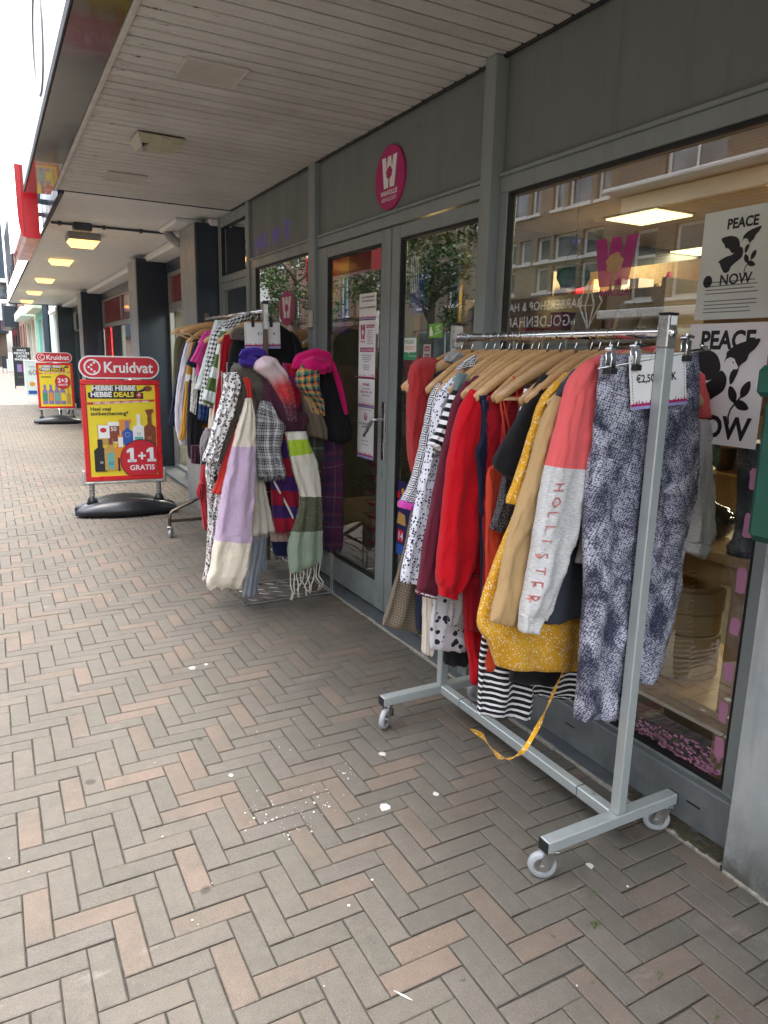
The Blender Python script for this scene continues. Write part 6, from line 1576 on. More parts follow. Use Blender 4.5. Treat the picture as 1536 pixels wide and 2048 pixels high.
drape('coat_body', 'c_black', q, [(478, 662, 562, 650), (462, 690, 592, 676), (455, 740, 600, 735), (452, 850, 600, 850), (450, 980, 598, 980), (452, 1060, 596, 1060)], 4.62, dep=.035, fold=.02, freq=2.4, rows=44, seed=101)
drape('fur_collar', 'f_greybrown', q, [(470, 655, 520, 652), (460, 668, 505, 672), (462, 678, 490, 682)], 4.58, dep=.03, fold=.006, rows=14, seed=102)
drape('sleeve', 'c_black', q, [(580, 662, 594, 675), (590, 700, 606, 705), (596, 760, 612, 765), (596, 830, 612, 835)], 4.58, dep=.03, fold=.006, rows=24, seed=103)
q = gar2('crimson_jumper', 'narrow crimson sleeve edge beside the black coat', 'top', 4.68)
drape('jumper_body', 'c_crimson', q, [(448, 670, 480, 665), (441, 700, 475, 700), (439, 740, 470, 740), (432, 790, 465, 790), (428, 830, 460, 830)], 4.67, dep=.02, rows=24, seed=104)
q = gar2('green_striped_shirt', 'white shirt with dark green stripes and a rolled sleeve', 'shirt', 4.74)
fill2('shirt_body', 'c_stripe_green', q, 4.76, 1.37, 1.80, 1.58, .95, 105)
drape('sleeve', 'c_stripe_green', q, [(445, 655, 462, 660), (436, 685, 452, 690), (425, 730, 438, 735), (414, 770, 432, 775), (406, 796, 430, 806), (412, 806, 428, 812)], 4.72, dep=.035, fold=.006, rows=36, seed=106)
q = gar2('cream_jumper', 'cream garment edge between the striped shirt and the scarves', 'top', 4.71)
drape('top_body', 'c_cream', q, [(440, 690, 455, 690), (432, 760, 450, 760), (424, 830, 446, 830), (414, 880, 440, 880)], 4.70, dep=.02, rows=24, seed=107)
q = gar2('houndstooth_jacket', 'black and white houndstooth jacket with a high collar', 'jacket', 4.84)
fill2('jacket_body', 'c_hound', q, 4.86, 1.36, 1.80, 1.60, .95, 108)
drape('collar', 'c_hound', q, [(455, 640, 500, 622), (442, 652, 500, 640), (440, 664, 480, 658)], 4.78, dep=.05, fold=.008, rows=16, seed=109)
drape('sleeve', 'c_hound', q, [(438, 652, 462, 652), (424, 670, 452, 676), (414, 710, 440, 715), (408, 750, 430, 755), (401, 788, 428, 796), (398, 808, 426, 818)], 4.80, dep=.045, fold=.007, rows=40, seed=110)
q = gar2('white_plush_top', 'white fluffy top hanging straight down beside the houndstooth jacket', 'top', 4.95)
drape('top_body', 'c_mint_plush', q, [(430, 640, 460, 640), (422, 670, 452, 668), (410, 710, 440, 712), (398, 750, 425, 755), (389, 778, 418, 784)], 4.94, dep=.045, fold=.01, rows=34, seed=111)
drape('trouser_leg', 'c_cream', q, [(422, 780, 440, 780), (418, 840, 438, 840), (414, 868, 432, 870)], 4.90, dep=.03, rows=16, seed=112)
q = gar2('pink_tshirt', 'bright pink T shirt on the second rack', 'T shirt', 5.12)
drape('shirt_body', 'c_pink', q, [(410, 662, 440, 658), (400, 690, 432, 690), (394, 730, 425, 735), (392, 750, 420, 756)], 5.13, dep=.035, fold=.012, rows=26, seed=113)
drape('sleeve', 'c_pink', q, [(404, 668, 420, 672), (394, 695, 412, 700), (380, 722, 405, 730)], 5.08, dep=.035, fold=.005, rows=18, seed=114)
q = gar2('navy_tshirt', 'navy T shirt with its sleeve sticking out below the pink one', 'T shirt', 5.28)
fill2('shirt_body', 'c_navy', q, 5.30, 1.36, 1.80, 1.58, 1.0, 115)
drape('sleeve', 'c_navy', q, [(392, 678, 406, 680), (382, 705, 398, 712), (372, 728, 390, 738)], 5.24, dep=.035, fold=.004, rows=16, seed=116)
q = gar2('mustard_top', 'mustard top with a white band across its long sleeve', 'top', 5.42)
fill2('top_body', 'c_mustard', q, 5.44, 1.36, 1.80, 1.58, .95, 117)
drape('sleeve', 'c_mustard_band', q, [(384, 684, 396, 686), (376, 715, 390, 720), (372, 755, 382, 758), (368, 800, 378, 805), (362, 850, 374, 855), (357, 878, 367, 882)], 5.40, dep=.03, fold=.004, rows=40, seed=118)
q = gar2('white_long_sleeve', 'lilac white long sleeved top hanging beyond the mustard one', 'top', 5.55)
fill2('top_body', 'c_lilac_white', q, 5.57, 1.36, 1.80, 1.58, 1.0, 119)
drape('sleeve', 'c_lilac_white', q, [(372, 686, 392, 684), (364, 715, 384, 718), (355, 765, 372, 770), (350, 820, 366, 825), (352, 860, 370, 865), (360, 890, 374, 891)], 5.50, dep=.035, fold=.005, rows=40, seed=120)
q = gar2('navy_sweater', 'navy blue sweater hanging second from the far end of the second rack', 'sweater', 5.68)
drape('sweater_body', 'c_navy', q, [(378, 674, 402, 668), (366, 690, 395, 690), (356, 735, 380, 740), (347, 785, 368, 790), (338, 846, 356, 858)], 5.66, dep=.035, fold=.008, rows=36, seed=121)
q = gar2('olive_jacket', 'olive jacket at the far end of the second rack', 'jacket', 5.82)
drape('jacket_body', 'c_olive', q, [(362, 672, 388, 666), (350, 682, 384, 690), (347, 740, 374, 745), (346, 800, 366, 810), (350, 868, 364, 872)], 5.80, dep=.035, fold=.010, rows=36, seed=122)
for (nm, lab, cat_, mat, Yq, st) in (
    ('black_trousers', 'black trousers hanging lowest on the second rack', 'trousers', 'c_black', 5.30, [(378, 760, 410, 760), (374, 830, 405, 830), (375, 900, 400, 905), (379, 918, 400, 925)]),
    ('dark_green_jacket', 'near black green jacket sleeve behind the mustard sleeve', 'jacket', 'c_slate', 5.36, [(376, 780, 392, 780), (373, 850, 386, 852), (375, 890, 388, 898)]),
    ('blue_checked_shirt', 'blue and black checked shirt showing below the houndstooth sleeve', 'shirt', 'c_blue_plaid', 5.00, [(402, 790, 420, 795), (398, 815, 416, 820), (396, 838, 412, 845)]),
    ('printed_shirt', 'white shirt with a fine black print below the pink T shirt', 'shirt', 'c_print_white', 5.18, [(386, 735, 398, 740), (383, 780, 394, 790), (380, 822, 391, 830)]),
    ('dark_wine_top', 'dark wine coloured hem below the black trousers', 'top', 'c_aubergine', 5.24, [(382, 890, 400, 890), (382, 926, 399, 928)])):
    q = gar2(nm, lab, cat_, Yq); drape(nm.split('_')[-1] + '_cloth', mat, q, st, Yq, dep=.03, fold=.008, rows=24, seed=int(Yq*37))
Y2 = 4.532
pc2 = thing('price_card', 'white price card clipped in front of the second rack post', 'price card', (QX, Y2, 1.6))
bl2, br2_, tl2 = at(490, 698, Y=Y2), at(561, 697, Y=Y2), at(488, 645, Y=Y2); ux2 = (br2_-bl2).normalized(); uz2 = (tl2-bl2).normalized(); W2, H2 = (br2_-bl2).length, (tl2-bl2).length
card(pc2, bl2, ux2, uz2, W2, H2, [(.36, .52, '€1-', .16, 'ink_black', 'LEFT', .01), (.80, .52, 'K', .16, 'ink_black', 'LEFT', .01)])
skyline(pc2, bl2, ux2, uz2, W2, H2, .0014, 5, .10, .06)
m = MB(); m.tube([tl2 + Vector((-.02, 0, .012)), tl2 + ux2*W2 + Vector((.0, 0, .012))], .003, 6); m.build('hanger_wire', 'bronze_tube', pc2)
for u in (.24, .75):
    p = tl2 + ux2*W2*u
    m = MB(); m.box(p.x-.010, p.x+.010, Y2-.010, Y2+.010, p.z-.028, p.z+.035, c=.004); m.build('clip', 'black_plastic', pc2)

# ================================================================ SCARF STAND
sx0, sx1, sy0, sy1 = 1.262, 1.862, 4.05, 4.42
ss = thing('scarf_stand', 'tall wire basket stand completely covered in scarves', 'display stand', (1.56, 4.23, 0))
m = MB(); m.tube([(sx0, sy0, .006), (sx1, sy0, .006), (sx1, sy1, .006), (sx0, sy1, .006)], .005, 6, closed=True)
m.build('base_frame', 'wire_steel', ss)
for (x, y) in ((sx0+.02, sy0), (sx0, sy0+.02), (sx1-.02, sy0), (sx1, sy0+.02), (sx0, sy1), (sx1, sy1)):
    m = MB(); m.tube([(x, y, .0), (x, y, 1.40)], .004, 6); m.build('upright', 'wire_steel', ss)
m = MB()
for k in range(4):
    y = sy0 + .06 + k*.09; pts = [(lerp(sx0, sx1, q/12), y + (.018 if q % 2 else -.018), .008) for q in range(13)]; m.tube(pts, .0020, 4)
m.build('zigzag_wire', 'wire_steel', ss, kind='stuff')
for z in (.25, .7, 1.1, 1.38):
    m = MB(); m.tube([(sx0, sy0, z), (sx1, sy0, z), (sx1, sy1, z), (sx0, sy1, z)], .0035, 5, closed=True); m.build('wire_ring', 'wire_steel', ss)
a, b = at(454, 757, Y=4.0), at(470, 757, Y=4.0)
m = MB(); m.tube([a, at(454, 725, Y=4.0), at(469, 725, Y=4.0), b], .0035, 6); m.build('loop_hook', 'wire_steel', ss)
SG = 'scarves on the wire stand'
def scarf(lab, mat, st, Y, name='scarf', frn=None, **k):
    t = thing(name, lab, 'scarf', (1.5, Y if not isinstance(Y, tuple) else Y[0], .7), 0, SG)
    fz = k.pop('fz', None)
    o = drape('scarf_cloth', mat, t, st, Y, **k)
    if fz: fuzz(o, fz, .010, mat, seed=len(lab))
    if frn:
        for (p0, p1, n, ln, fm, r_) in frn:
            y = Y if not isinstance(Y, tuple) else Y[1]; fringe(t, at(p0[0], p0[1], Y=y), at(p1[0], p1[1], Y=y), n, ln, fm, r=r_, seed=n)
    return t
# inner mass so the stand is full
scarf('dark burgundy wool scarf deep inside the stand', 'c_aubergine', [(480, 740, 660, 730), (470, 830, 660, 830), (480, 930, 650, 930), (500, 1010, 640, 1010)], 4.30, dep=.08, fold=.04, freq=3, seed=201)
scarf('thick dark wool scarf filling the left half of the stand', 'c_burgundy', [(462, 760, 560, 760), (452, 850, 560, 860), (445, 940, 560, 950), (450, 1010, 540, 1010)], 4.22, dep=.09, fold=.04, freq=4, seed=240)
scarf('red and navy plaid blanket scarf filling the middle of the stand', 's_banded', [(560, 740, 640, 745), (545, 850, 640, 850), (540, 950, 632, 960), (548, 1020, 628, 1030)], 4.10, dep=.06, fold=.035, freq=3.5, seed=241)
scarf('grey marled scarf hanging low behind the long lilac one', 'c_heather_dark', [(452, 900, 500, 900), (440, 1000, 490, 1005), (436, 1080, 480, 1090), (440, 1120, 470, 1125)], 4.05, dep=.04, fold=.02, seed=242)
scarf('black patterned scarf peeking out left of the lilac one', 'c_print_bw', [(440, 930, 470, 935), (428, 1010, 455, 1015), (420, 1080, 440, 1085), (416, 1130, 432, 1135)], 3.98, dep=.03, fold=.016, seed=243)
scarf('navy scarf deep inside the stand behind the striped red one', 'c_navy', [(520, 850, 660, 850), (530, 960, 650, 960), (540, 1030, 640, 1030)], 4.18, dep=.05, fold=.03, seed=202)
scarf('fine black and white printed scarf hanging down the left back corner', 'c_print_bw', [(425, 880, 445, 880), (415, 960, 440, 965), (416, 1040, 438, 1045), (412, 1120, 430, 1125), (405, 1160, 425, 1168)], 4.10, dep=.03, seed=203)
scarf('dark red net scarf hanging at the far left of the stand', 'c_dark_red_net', [(402, 930, 425, 930), (398, 985, 425, 990), (403, 1030, 424, 1035), (407, 1058, 422, 1066)], 4.25, dep=.02, seed=204)
scarf('short dark red net scarf end curling out to the left', 'c_dark_red_net', [(398, 965, 408, 965), (392, 985, 404, 990), (396, 996, 402, 1000)], 4.22, dep=.02, seed=205, rows=14)
scarf('black and white long haired scarf end at the left edge of the stand', 'f_bw', [(412, 855, 432, 860), (401, 880, 425, 890), (400, 910, 418, 915)], 4.05, dep=.04, seed=206, rows=20)
scarf('grey knitted scarf hanging down to the base wires', 'c_greyknit', [(500, 1040, 532, 1040), (500, 1100, 530, 1100), (494, 1150, 516, 1155), (485, 1192, 514, 1190)], 3.98, dep=.03, fold=.016, seed=207)
scarf('shorter loop of grey knitted scarf beside the long one', 'c_greyknit', [(510, 1060, 530, 1065), (508, 1100, 532, 1105), (510, 1135, 530, 1145)], 4.02, dep=.03, seed=208)
scarf('cream woollen scarf with a fluffy slanted hem', 's_cream', [(505, 900, 520, 930), (506, 980, 532, 985), (507, 1030, 545, 1040), (505, 1072, 550, 1060)], 3.95, dep=.03, fold=.018, seed=209, fz=1500, frn=[((505, 1066), (548, 1056), 60, .05, 's_cream', .0012)])
scarf('powder pink scarf with a navy fringed end', 's_pinknavy', [(538, 1030, 570, 1030), (541, 1075, 578, 1075), (548, 1110, 578, 1112)], 4.10, dep=.02, seed=210, frn=[((549, 1108), (577, 1110), 30, .04, 'c_navy', .0015)])
scarf('dark olive checked scarf hanging between the sage and the purple one', 'c_olive_plaid', [(598, 850, 655, 850), (602, 920, 652, 920), (612, 1000, 650, 1000), (618, 1075, 650, 1080)], 4.02, dep=.03, fold=.02, seed=211)
scarf('purple and navy checked shawl at the right side of the stand', 'c_purple_plaid', [(648, 870, 676, 868), (642, 940, 686, 930), (642, 1000, 685, 1000), (644, 1060, 684, 1060), (644, 1100, 683, 1095)], 4.00, dep=.05, fold=.022, freq=2.4, seed=212, fz=1500, frn=[((645, 1092), (683, 1090), 60, .06, 'c_aubergine', .0015)])
scarf('black wool scarf bulging out under the hot pink one', 'c_black', [(632, 735, 662, 738), (634, 780, 680, 780), (640, 830, 696, 840), (648, 870, 700, 870), (662, 888, 685, 886)], 3.98, dep=.07, fold=.02, seed=213, fz=1500)
scarf('taupe scarf with small white triangles at its end', 'c_taupe', [(598, 770, 622, 775), (604, 810, 634, 815), (608, 850, 650, 850), (616, 872, 652, 880)], 3.93, dep=.05, fold=.018, seed=214)
scarf('beige narrow scarf strip knotted beside the tartan one', 'c_camel', [(596, 762, 606, 765), (606, 790, 626, 795), (620, 825, 638, 830)], 3.90, dep=.03, seed=215, rows=20)
scarf('multicoloured tartan scarf bunched under the hot pink one', 'c_tartan', [(604, 728, 622, 730), (594, 748, 638, 738), (594, 768, 636, 765), (606, 786, 640, 790), (626, 800, 646, 805), (636, 820, 648, 832)], 3.86, dep=.05, fold=.014, seed=216, frn=[((628, 775), (652, 785), 26, .09, 'c_tartan', .0016)])
pk = thing('scarf', 'hot pink scarf wound in a loose bundle on top of the right corner', 'scarf', (1.5, 3.9, 1.4), 0, SG)
for (nm_, pts_, r_, sd3) in (('scarf_wrap', [(588, 738), (596, 724), (614, 714), (636, 710), (652, 716), (662, 728)], .034, 1), ('scarf_wrap', [(600, 745, -.02), (612, 730, -.03), (632, 724, -.04), (650, 730, -.02), (660, 742)], .032, 2), ('scarf_wrap', [(608, 732, .03), (628, 716, .05), (648, 718, .04), (658, 726, .03)], .036, 3), ('scarf_wrap', [(618, 744, -.04), (636, 736, -.06), (652, 744, -.04)], .022, 4)):
    rope(nm_, 'c_hotpink', pk, pts_, 3.90, r_, 6, .25, seed=sd3)
drape('scarf_tail', 'c_hotpink', pk, [(650, 716, 662, 716), (662, 738, 672, 738), (674, 775, 684, 772), (684, 812, 691, 808), (690, 830, 694, 828)], 3.90, dep=.03, fold=.006, rows=30, seed=218)
drape('scarf_fold', 'c_hotpink', pk, [(606, 722, 625, 712), (612, 738, 650, 722), (640, 742, 664, 730)], 3.83, dep=.04, fold=.01, rows=20, seed=219, shape=.9)
# left cluster, back to front
scarf('grey brown tweed scarf arching over the left corner', 'f_greybrown', [(468, 728, 500, 722), (462, 745, 530, 735), (478, 770, 535, 765), (500, 800, 528, 800), (505, 830, 520, 832)], 3.95, dep=.06, fold=.02, seed=220, fz=2500)
scarf('grey brown tweed scarf tail falling towards the leopard scarf', 'f_greybrown', [(474, 770, 490, 768), (466, 800, 488, 805), (452, 840, 472, 845), (443, 885, 460, 890), (436, 925, 448, 932)], 3.90, dep=.03, seed=221)
scarf('burgundy and navy plaid scarf in the middle of the stand', 'c_red_blue', [(565, 725, 590, 730), (572, 770, 598, 775), (575, 820, 598, 825), (570, 860, 592, 862)], 3.96, dep=.04, seed=222)
for (o_, n_, ln_, mt_) in ():
    pass
ab = scarf('dark aubergine felted scarf with a pale rolled edge', 'c_aubergine', [(528, 745, 560, 750), (526, 790, 578, 780), (538, 825, 588, 815), (556, 850, 590, 845), (572, 862, 592, 866)], 3.88, dep=.05, fold=.018, seed=223, fz=1500)
drape('scarf_end', 'c_aubergine', ab, [(585, 818, 612, 826), (585, 840, 614, 842), (583, 860, 608, 864)], 3.86, dep=.025, fold=.006, rows=16, seed=224)
drape('pale_edge', 's_cream', ab, [(568, 864, 598, 864), (570, 872, 590, 874)], 3.87, dep=.03, fold=.003, rows=8, seed=225)
scarf('scarf with purple and red bands and a slanted fringed hem', 's_banded', [(560, 850, 580, 850), (545, 930, 592, 930), (542, 985, 600, 990), (545, 1030, 608, 1030), (552, 1066, 612, 1056)], 3.90, dep=.03, fold=.016, seed=226, frn=[((552, 1064), (614, 1054), 50, .028, 'c_crimson', .0014)])
cd_ = thing('braid', 'thin blue and white woven cord lying diagonally over the banded scarf', 'cord', (1.5, 3.86, .4), 0)
m = MB(); m.tube([at(546, 958, Y=3.875), at(560, 985, Y=3.87), at(578, 1018, Y=3.865), at(592, 1048, Y=3.86), at(598, 1058, Y=3.86)], .0065, 7); m.build('cord', 'c_print_white', cd_, smooth=True)
scarf('woollen scarf with lime, cream, olive and sage blocks and long tassels', 's_sage', [(572, 864, 610, 862), (576, 890, 618, 885), (586, 940, 634, 930), (600, 990, 641, 990), (592, 1040, 643, 1040), (577, 1085, 643, 1080), (577, 1120, 643, 1110), (580, 1147, 641, 1124)], (3.84, 3.80), dep=.03, fold=.014, freq=2.2, rows=60, seed=227, fz=4000)
tt = [o for o in COL.objects if o.get('label', '').startswith('woollen scarf with lime')][0]
for i in range(10):
    t_ = i/9; p = at(lerp(581, 641, t_), lerp(1145, 1124, t_), Y=3.80) + Vector((0, 0, .006)); rr = random.Random(i)
    pts = [p + Vector((rr.uniform(-.006, .006)*q, rr.uniform(-.004, .004)*q, -.044*q)) for q in range(5)]
    m = MB(); m.tube(pts, [.004, .0036, .0042, .0036, .0052], 6); m.build('tassel', 's_cream', tt, smooth=True)
gsc = scarf('grey and black plaid scarf with shaggy fringed edges', 'c_grey_plaid', [(524, 800, 540, 803), (516, 820, 556, 835), (508, 850, 568, 852), (510, 890, 562, 890), (514, 920, 566, 920), (516, 950, 572, 948)], 3.84, dep=.035, fold=.034, freq=3.4, seed=228, ragged=.035, fz=1500,
      frn=[((514, 952), (572, 946), 70, .045, 'c_heather_dark', .0012), ((540, 852), (572, 852), 30, .03, 'c_heather', .001)])
fringe(gsc, at(508, 845, Y=3.84), at(514, 930, Y=3.84), 50, .04, 'c_heather', r=.0011, sway=.03, seed=9)
scarf('white scarf with black leopard spots, left corner of the stand', 'c_leopard', [(446, 746, 474, 744), (447, 775, 480, 770), (438, 810, 470, 815), (426, 850, 456, 855), (415, 890, 442, 895), (404, 918, 434, 925)], 3.86, dep=.035, fold=.018, freq=2.6, rows=50, seed=229, ragged=.02)
scarf('lower tail of a leopard spotted scarf beside the coral one', 'c_leopard', [(414, 915, 434, 920), (411, 940, 428, 945), (413, 962, 424, 965)], 3.90, dep=.02, rows=18, seed=230)
rb = scarf('coral red ribbed scarf knotted and hanging behind the lilac one', 'c_rib_red', [(494, 805, 505, 808), (478, 840, 500, 850), (462, 880, 490, 890), (446, 920, 480, 930), (432, 965, 466, 970), (423, 985, 458, 994)], 3.87, dep=.03, fold=.012, rows=50, seed=231)
drape('knot', 'c_rib_red', rb, [(485, 756, 495, 755), (490, 770, 502, 768), (494, 790, 504, 788), (494, 806, 506, 806)], 3.83, dep=.03, fold=.005, rows=20, seed=232, shape=.9)
scarf('long fuzzy scarf with a lilac middle and cream ends, hanging nearest the camera', 's_lilac', [(492, 796, 502, 796), (482, 830, 508, 830), (470, 870, 509, 870), (458, 920, 510, 920), (446, 975, 508, 980), (436, 1030, 505, 1035), (427, 1085, 500, 1092), (420, 1130, 493, 1135), (412, 1160, 482, 1166)], (3.80, 3.74), dep=.035, fold=.018, freq=2.0, rows=70, seed=233, fz=6000, ragged=.055,
      frn=[((414, 1158), (482, 1164), 150, .05, 's_cream', .0012)])
# blue, white and red felt scarf on top
br_ = scarf('felt scarf fading from white to red bulging at the top of the stand', 's_bluered', [(512, 722, 530, 712), (508, 736, 548, 716), (522, 748, 562, 732), (540, 764, 574, 752), (554, 785, 584, 780), (568, 815, 590, 815), (578, 840, 590, 842)], 3.82, dep=.055, fold=.022, freq=2.2, seed=234, shape=.8, fz=1500)
rope('blue_end', 'c_blue', br_, [(480, 712), (496, 708, -.01), (514, 706), (532, 712)], 3.90, .030, 5, .3, seed=2); rope('blue_end', 'c_blue', br_, [(478, 722), (494, 722, -.02), (512, 726, -.02), (530, 734)], 3.88, .028, 5, .3, seed=5)
drape('blue_tip', 'c_blue', br_, [(484, 702, 492, 704), (477, 712, 490, 716)], 3.85, dep=.03, rows=10, seed=236)
# ================================================================ PAVEMENT SIGNS
emat = lambda n, c: plain(n, c, .4, var=.02, bump=.02)
emat('poster_yellow', (.78, .62, .02)); emat('ink_white', (.80, .80, .78)); emat('ink_red', (.55, .012, .03)); emat('ink_gold', (.50, .30, .08)); emat('ink_brown', (.22, .05, .02)); emat('ink_blue', (.02, .09, .38)); emat('ink_orange', (.72, .26, .02)); emat('ink_violet', (.22, .17, .36)); emat('ink_green', (.03, .28, .12)); emat('ink_teal', (.12, .42, .36))
FR_W, FR_B, FR_T, HD_T = .69, .315, 1.25, 1.465
def ell(cx, cy, rx, ry, n=28, a0=0, a1=360): return [(cx+rx*math.cos(rad(lerp(a0, a1, i/n))), cy+ry*math.sin(rad(lerp(a0, a1, i/n)))) for i in range(n)]
def bottle(cx, y0, w_, h_, neck=.35, cap=.22):
    x0, x1 = cx-w_/2, cx+w_/2; yb = y0+h_*(1-cap-.12); return [(x0+.004, y0), (x1-.004, y0), (x1, y0+.01), (x1, yb), (cx+w_*neck/2, yb+h_*.10), (cx+w_*neck/2, y0+h_), (cx-w_*neck/2, y0+h_), (cx-w_*neck/2, yb+h_*.10), (x0, yb), (x0, y0+.01)]
class Art:
    """flat print: everything in the local frame of a sign (x across, z up, facing -y)"""
    def __init__(s, root, y, world=False): s.root = root; s.y = y; s.k = 0; s.world = world
    def par(s, o):
        o.parent = s.root
        if s.world: o.matrix_parent_inverse = wm(s.root).inverted()
        return o
    def poly(s, name, mat, pts, lift=None):
        s.k += 1; y = s.y - .0003*(s.k if lift is None else lift)
        m = MB(); m.add([(a, y, b) for a, b in pts], [tuple(range(len(pts)))]); o = m.build(name, mat); return s.par(o)
    def polys(s, name, mat, lst):
        s.k += 1; y = s.y - .0003*s.k; m = MB()
        for pts in lst: m.add([(a, y, b) for a, b in pts], [tuple(range(len(pts)))])
        o = m.build(name, mat); return s.par(o)
    def txt(s, t, x, z, size, mat, bold=0, align='CENTER', sx=1.0, rot=0, lift=None, shear=0.0):
        s.k += 1; o = text(t, (x, s.y - .0003*(s.k if lift is None else lift), z), (math.cos(rot), 0, math.sin(rot)), (-math.sin(rot), 0, math.cos(rot)), size, mat, None, bold=bold, align=align, sx=sx, dep=.0002, shear=shear); return s.par(o)
def rect(x0, x1, y0, y1): return [(x0, y0), (x1, y0), (x1, y1), (x0, y1)]
def flip_sign(label, loc, rz, kind):
    t = thing('pavement_sign', label, 'pavement sign', loc, rz, 'red framed drugstore pavement signs')
    def P(m, name, mat, **k): o = m.build(name, mat, **k); o.parent = t; return o
    # base: two swept black shells
    for s, dx in ((-1, 0), (1, 0)):
        m = MB(); N = 26; K = 12; V = []
        for i in range(N+1):
            u = i/N; x = lerp(-.46, .46, u); e = math.sin(math.pi*min(1, max(0, u)))**.42
            wy = .02 + .105*e; hz = .03 + .115*math.sin(math.pi*u)**.7; cy = s*.115 + s*.02*math.cos(math.pi*(u-.5)*2)
            for k in range(K):
                a = math.pi*k/(K-1); V.append((x, cy + wy*math.cos(a), .022 + hz*max(0, math.sin(a))**.75*(1 if k not in (0, K-1) else 0)))
        F = [(i*K+k, (i+1)*K+k, (i+1)*K+k+1, i*K+k+1) for i in range(N) for k in range(K-1)] + [(i*K+K-1, (i+1)*K+K-1, (i+1)*K, i*K) for i in range(N)]
        F += [tuple(range(K)), tuple(reversed(range(N*K, N*K+K)))]
        m.add(V, F); P(m, 'base_shell', 'black_plastic', smooth=True)
    for x in (-.30, .30):
        m = MB(); m.lathe([(.055, .10), (.04, .15), (.027, .165), (.026, .17)], (x, 0, 0), 16); P(m, 'spring_socket', 'black_plastic', smooth=True)
        m = MB(); pts = [(x+.022*math.cos(a*.5), .022*math.sin(a*.5), .165 + a*.00118) for a in range(0, 110)]; m.tube(pts, .0045, 5); P(m, 'spring', 'steel_blue', smooth=True)
        m = MB(); m.tube([(x+(-.06 if x < 0 else .06), .0, .288), (x, 0, .289)], .008, 6); P(m, 'stub', 'zinc')
    for x in (-.40, .40):
        for y in (-.17, .17):
            m = MB(); m.lathe([(.018, -.012), (.022, -.008), (.022, .008), (.018, .012)], (x*.9, y*.8, .022), 12, axis='x'); P(m, 'base_wheel', 'black_rubber')
    m = MB(); m.box(-.36, .36, -.02, .02, .288, .308, c=.004); m.box(-.375, -.352, -.022, .022, .29, .42, c=.004); m.box(.352, .375, -.022, .022, .29, .42, c=.004); P(m, 'carrier_bar', 'zinc')
    m = MB(); h = FR_W/2; f = .045
    for a in ((-h, h, FR_T-f, FR_T), (-h, h, FR_B, FR_B+f), (-h, -h+f, FR_B+f, FR_T-f), (h-f, h, FR_B+f, FR_T-f)): m.box(a[0], a[1], -.016, .016, a[2], a[3], c=.006)
    P(m, 'frame', 'sign_red')
    m = MB(); m.box(-h+f-.002, h-f+.002, -.006, .006, FR_B+f-.002, FR_T-f+.002); P(m, 'poster_board', 'poster_yellow')
    # header
    cz, rh = (FR_T+.01+HD_T)/2, (HD_T-FR_T-.01)/2; hw = .35
    def cap(r, ww): return [(ww-r+r*math.cos(a), cz+r*math.sin(a)) for a in [rad(-90+q*12) for q in range(16)]] + [(-ww+r+r*math.cos(a), cz+r*math.sin(a)) for a in [rad(90+q*12) for q in range(16)]]
    m = MB(); m.prism(cap(rh, hw), (0, .012, 0), (1, 0, 0), (0, 0, 1), .020); P(m, 'header_board', 'ink_white')
    A = Art(t, -.0085)
    A.poly('header_field', 'ink_red', cap(rh-.012, hw-.012))
    ccx = -.235
    A.polys('logo_ring', 'ink_white', [[(ccx+r_*math.cos(rad(a)), cz+r_*math.sin(rad(a))) for a, r_ in ((q*15, .072), ((q+1)*15, .072), ((q+1)*15, .058), (q*15, .058))] for q in range(24)])
    A.polys('logo_dots', 'ink_white', [ell(ccx+dx, cz+dz, .0105, .0105, 12) for dx, dz in ((-.028, 0), (-.006, .020), (.018, .040), (-.006, -.020), (.018, -.040))])
    A.txt('Kruidvat', .075, cz-.045, .135, 'ink_white', bold=.022, sx=.92)
    B = Art(t, -.0065); W0, W1, Z0, Z1 = -h+f+.004, h-f-.004, FR_B+f+.004, FR_T-f-.004
    x = lambda u: lerp(W0, W1, u); z = lambda v: lerp(Z0, Z1, v)
    B.poly('headline_shadow', 'ink_black', [(x(.09), z(.998)), (x(.73), z(.998)), (x(.74), z(.925)), (x(.83), z(.915)), (x(.83), z(.85)), (x(.05), z(.855)), (x(.02), z(.87)), (x(.02), z(.92)), (x(.08), z(.93))])
    B.txt('HEBBE HEBBE', x(.40), z(.945), .062, 'ink_white', bold=.04, sx=1.02); B.txt('HEBBE', x(.21), z(.875), .064, 'ink_white', bold=.04, sx=1.0); B.txt('DEALS', x(.54), z(.875), .062, 'poster_yellow', bold=.04, sx=1.0)
    B.poly('round_badge', 'ink_red', ell(x(.765), z(.89), .024, .026)); B.txt('<', x(.765), z(.877), .045, 'ink_white', bold=.03)
    B.poly('cartoon_fruit', 'ink_brown', ell(x(.90), z(.965), .040, .026)); B.poly('cartoon_stalk', 'ink_black', [(x(.72), z(.93)), (x(.86), z(.97)), (x(.88), z(.95)), (x(.80), z(.925))])
    B.poly('tape_band', 'ink_red', [(x(0), z(.815)), (x(1), z(.845)), (x(1), z(.825)), (x(0), z(.79))])
    B.txt('HEBBE < HEBBE < HEBBE < HEBBE < HEBBE < HEBBE', x(.5), z(.806), .0215, 'ink_white', bold=.02, rot=.03, sx=.98)
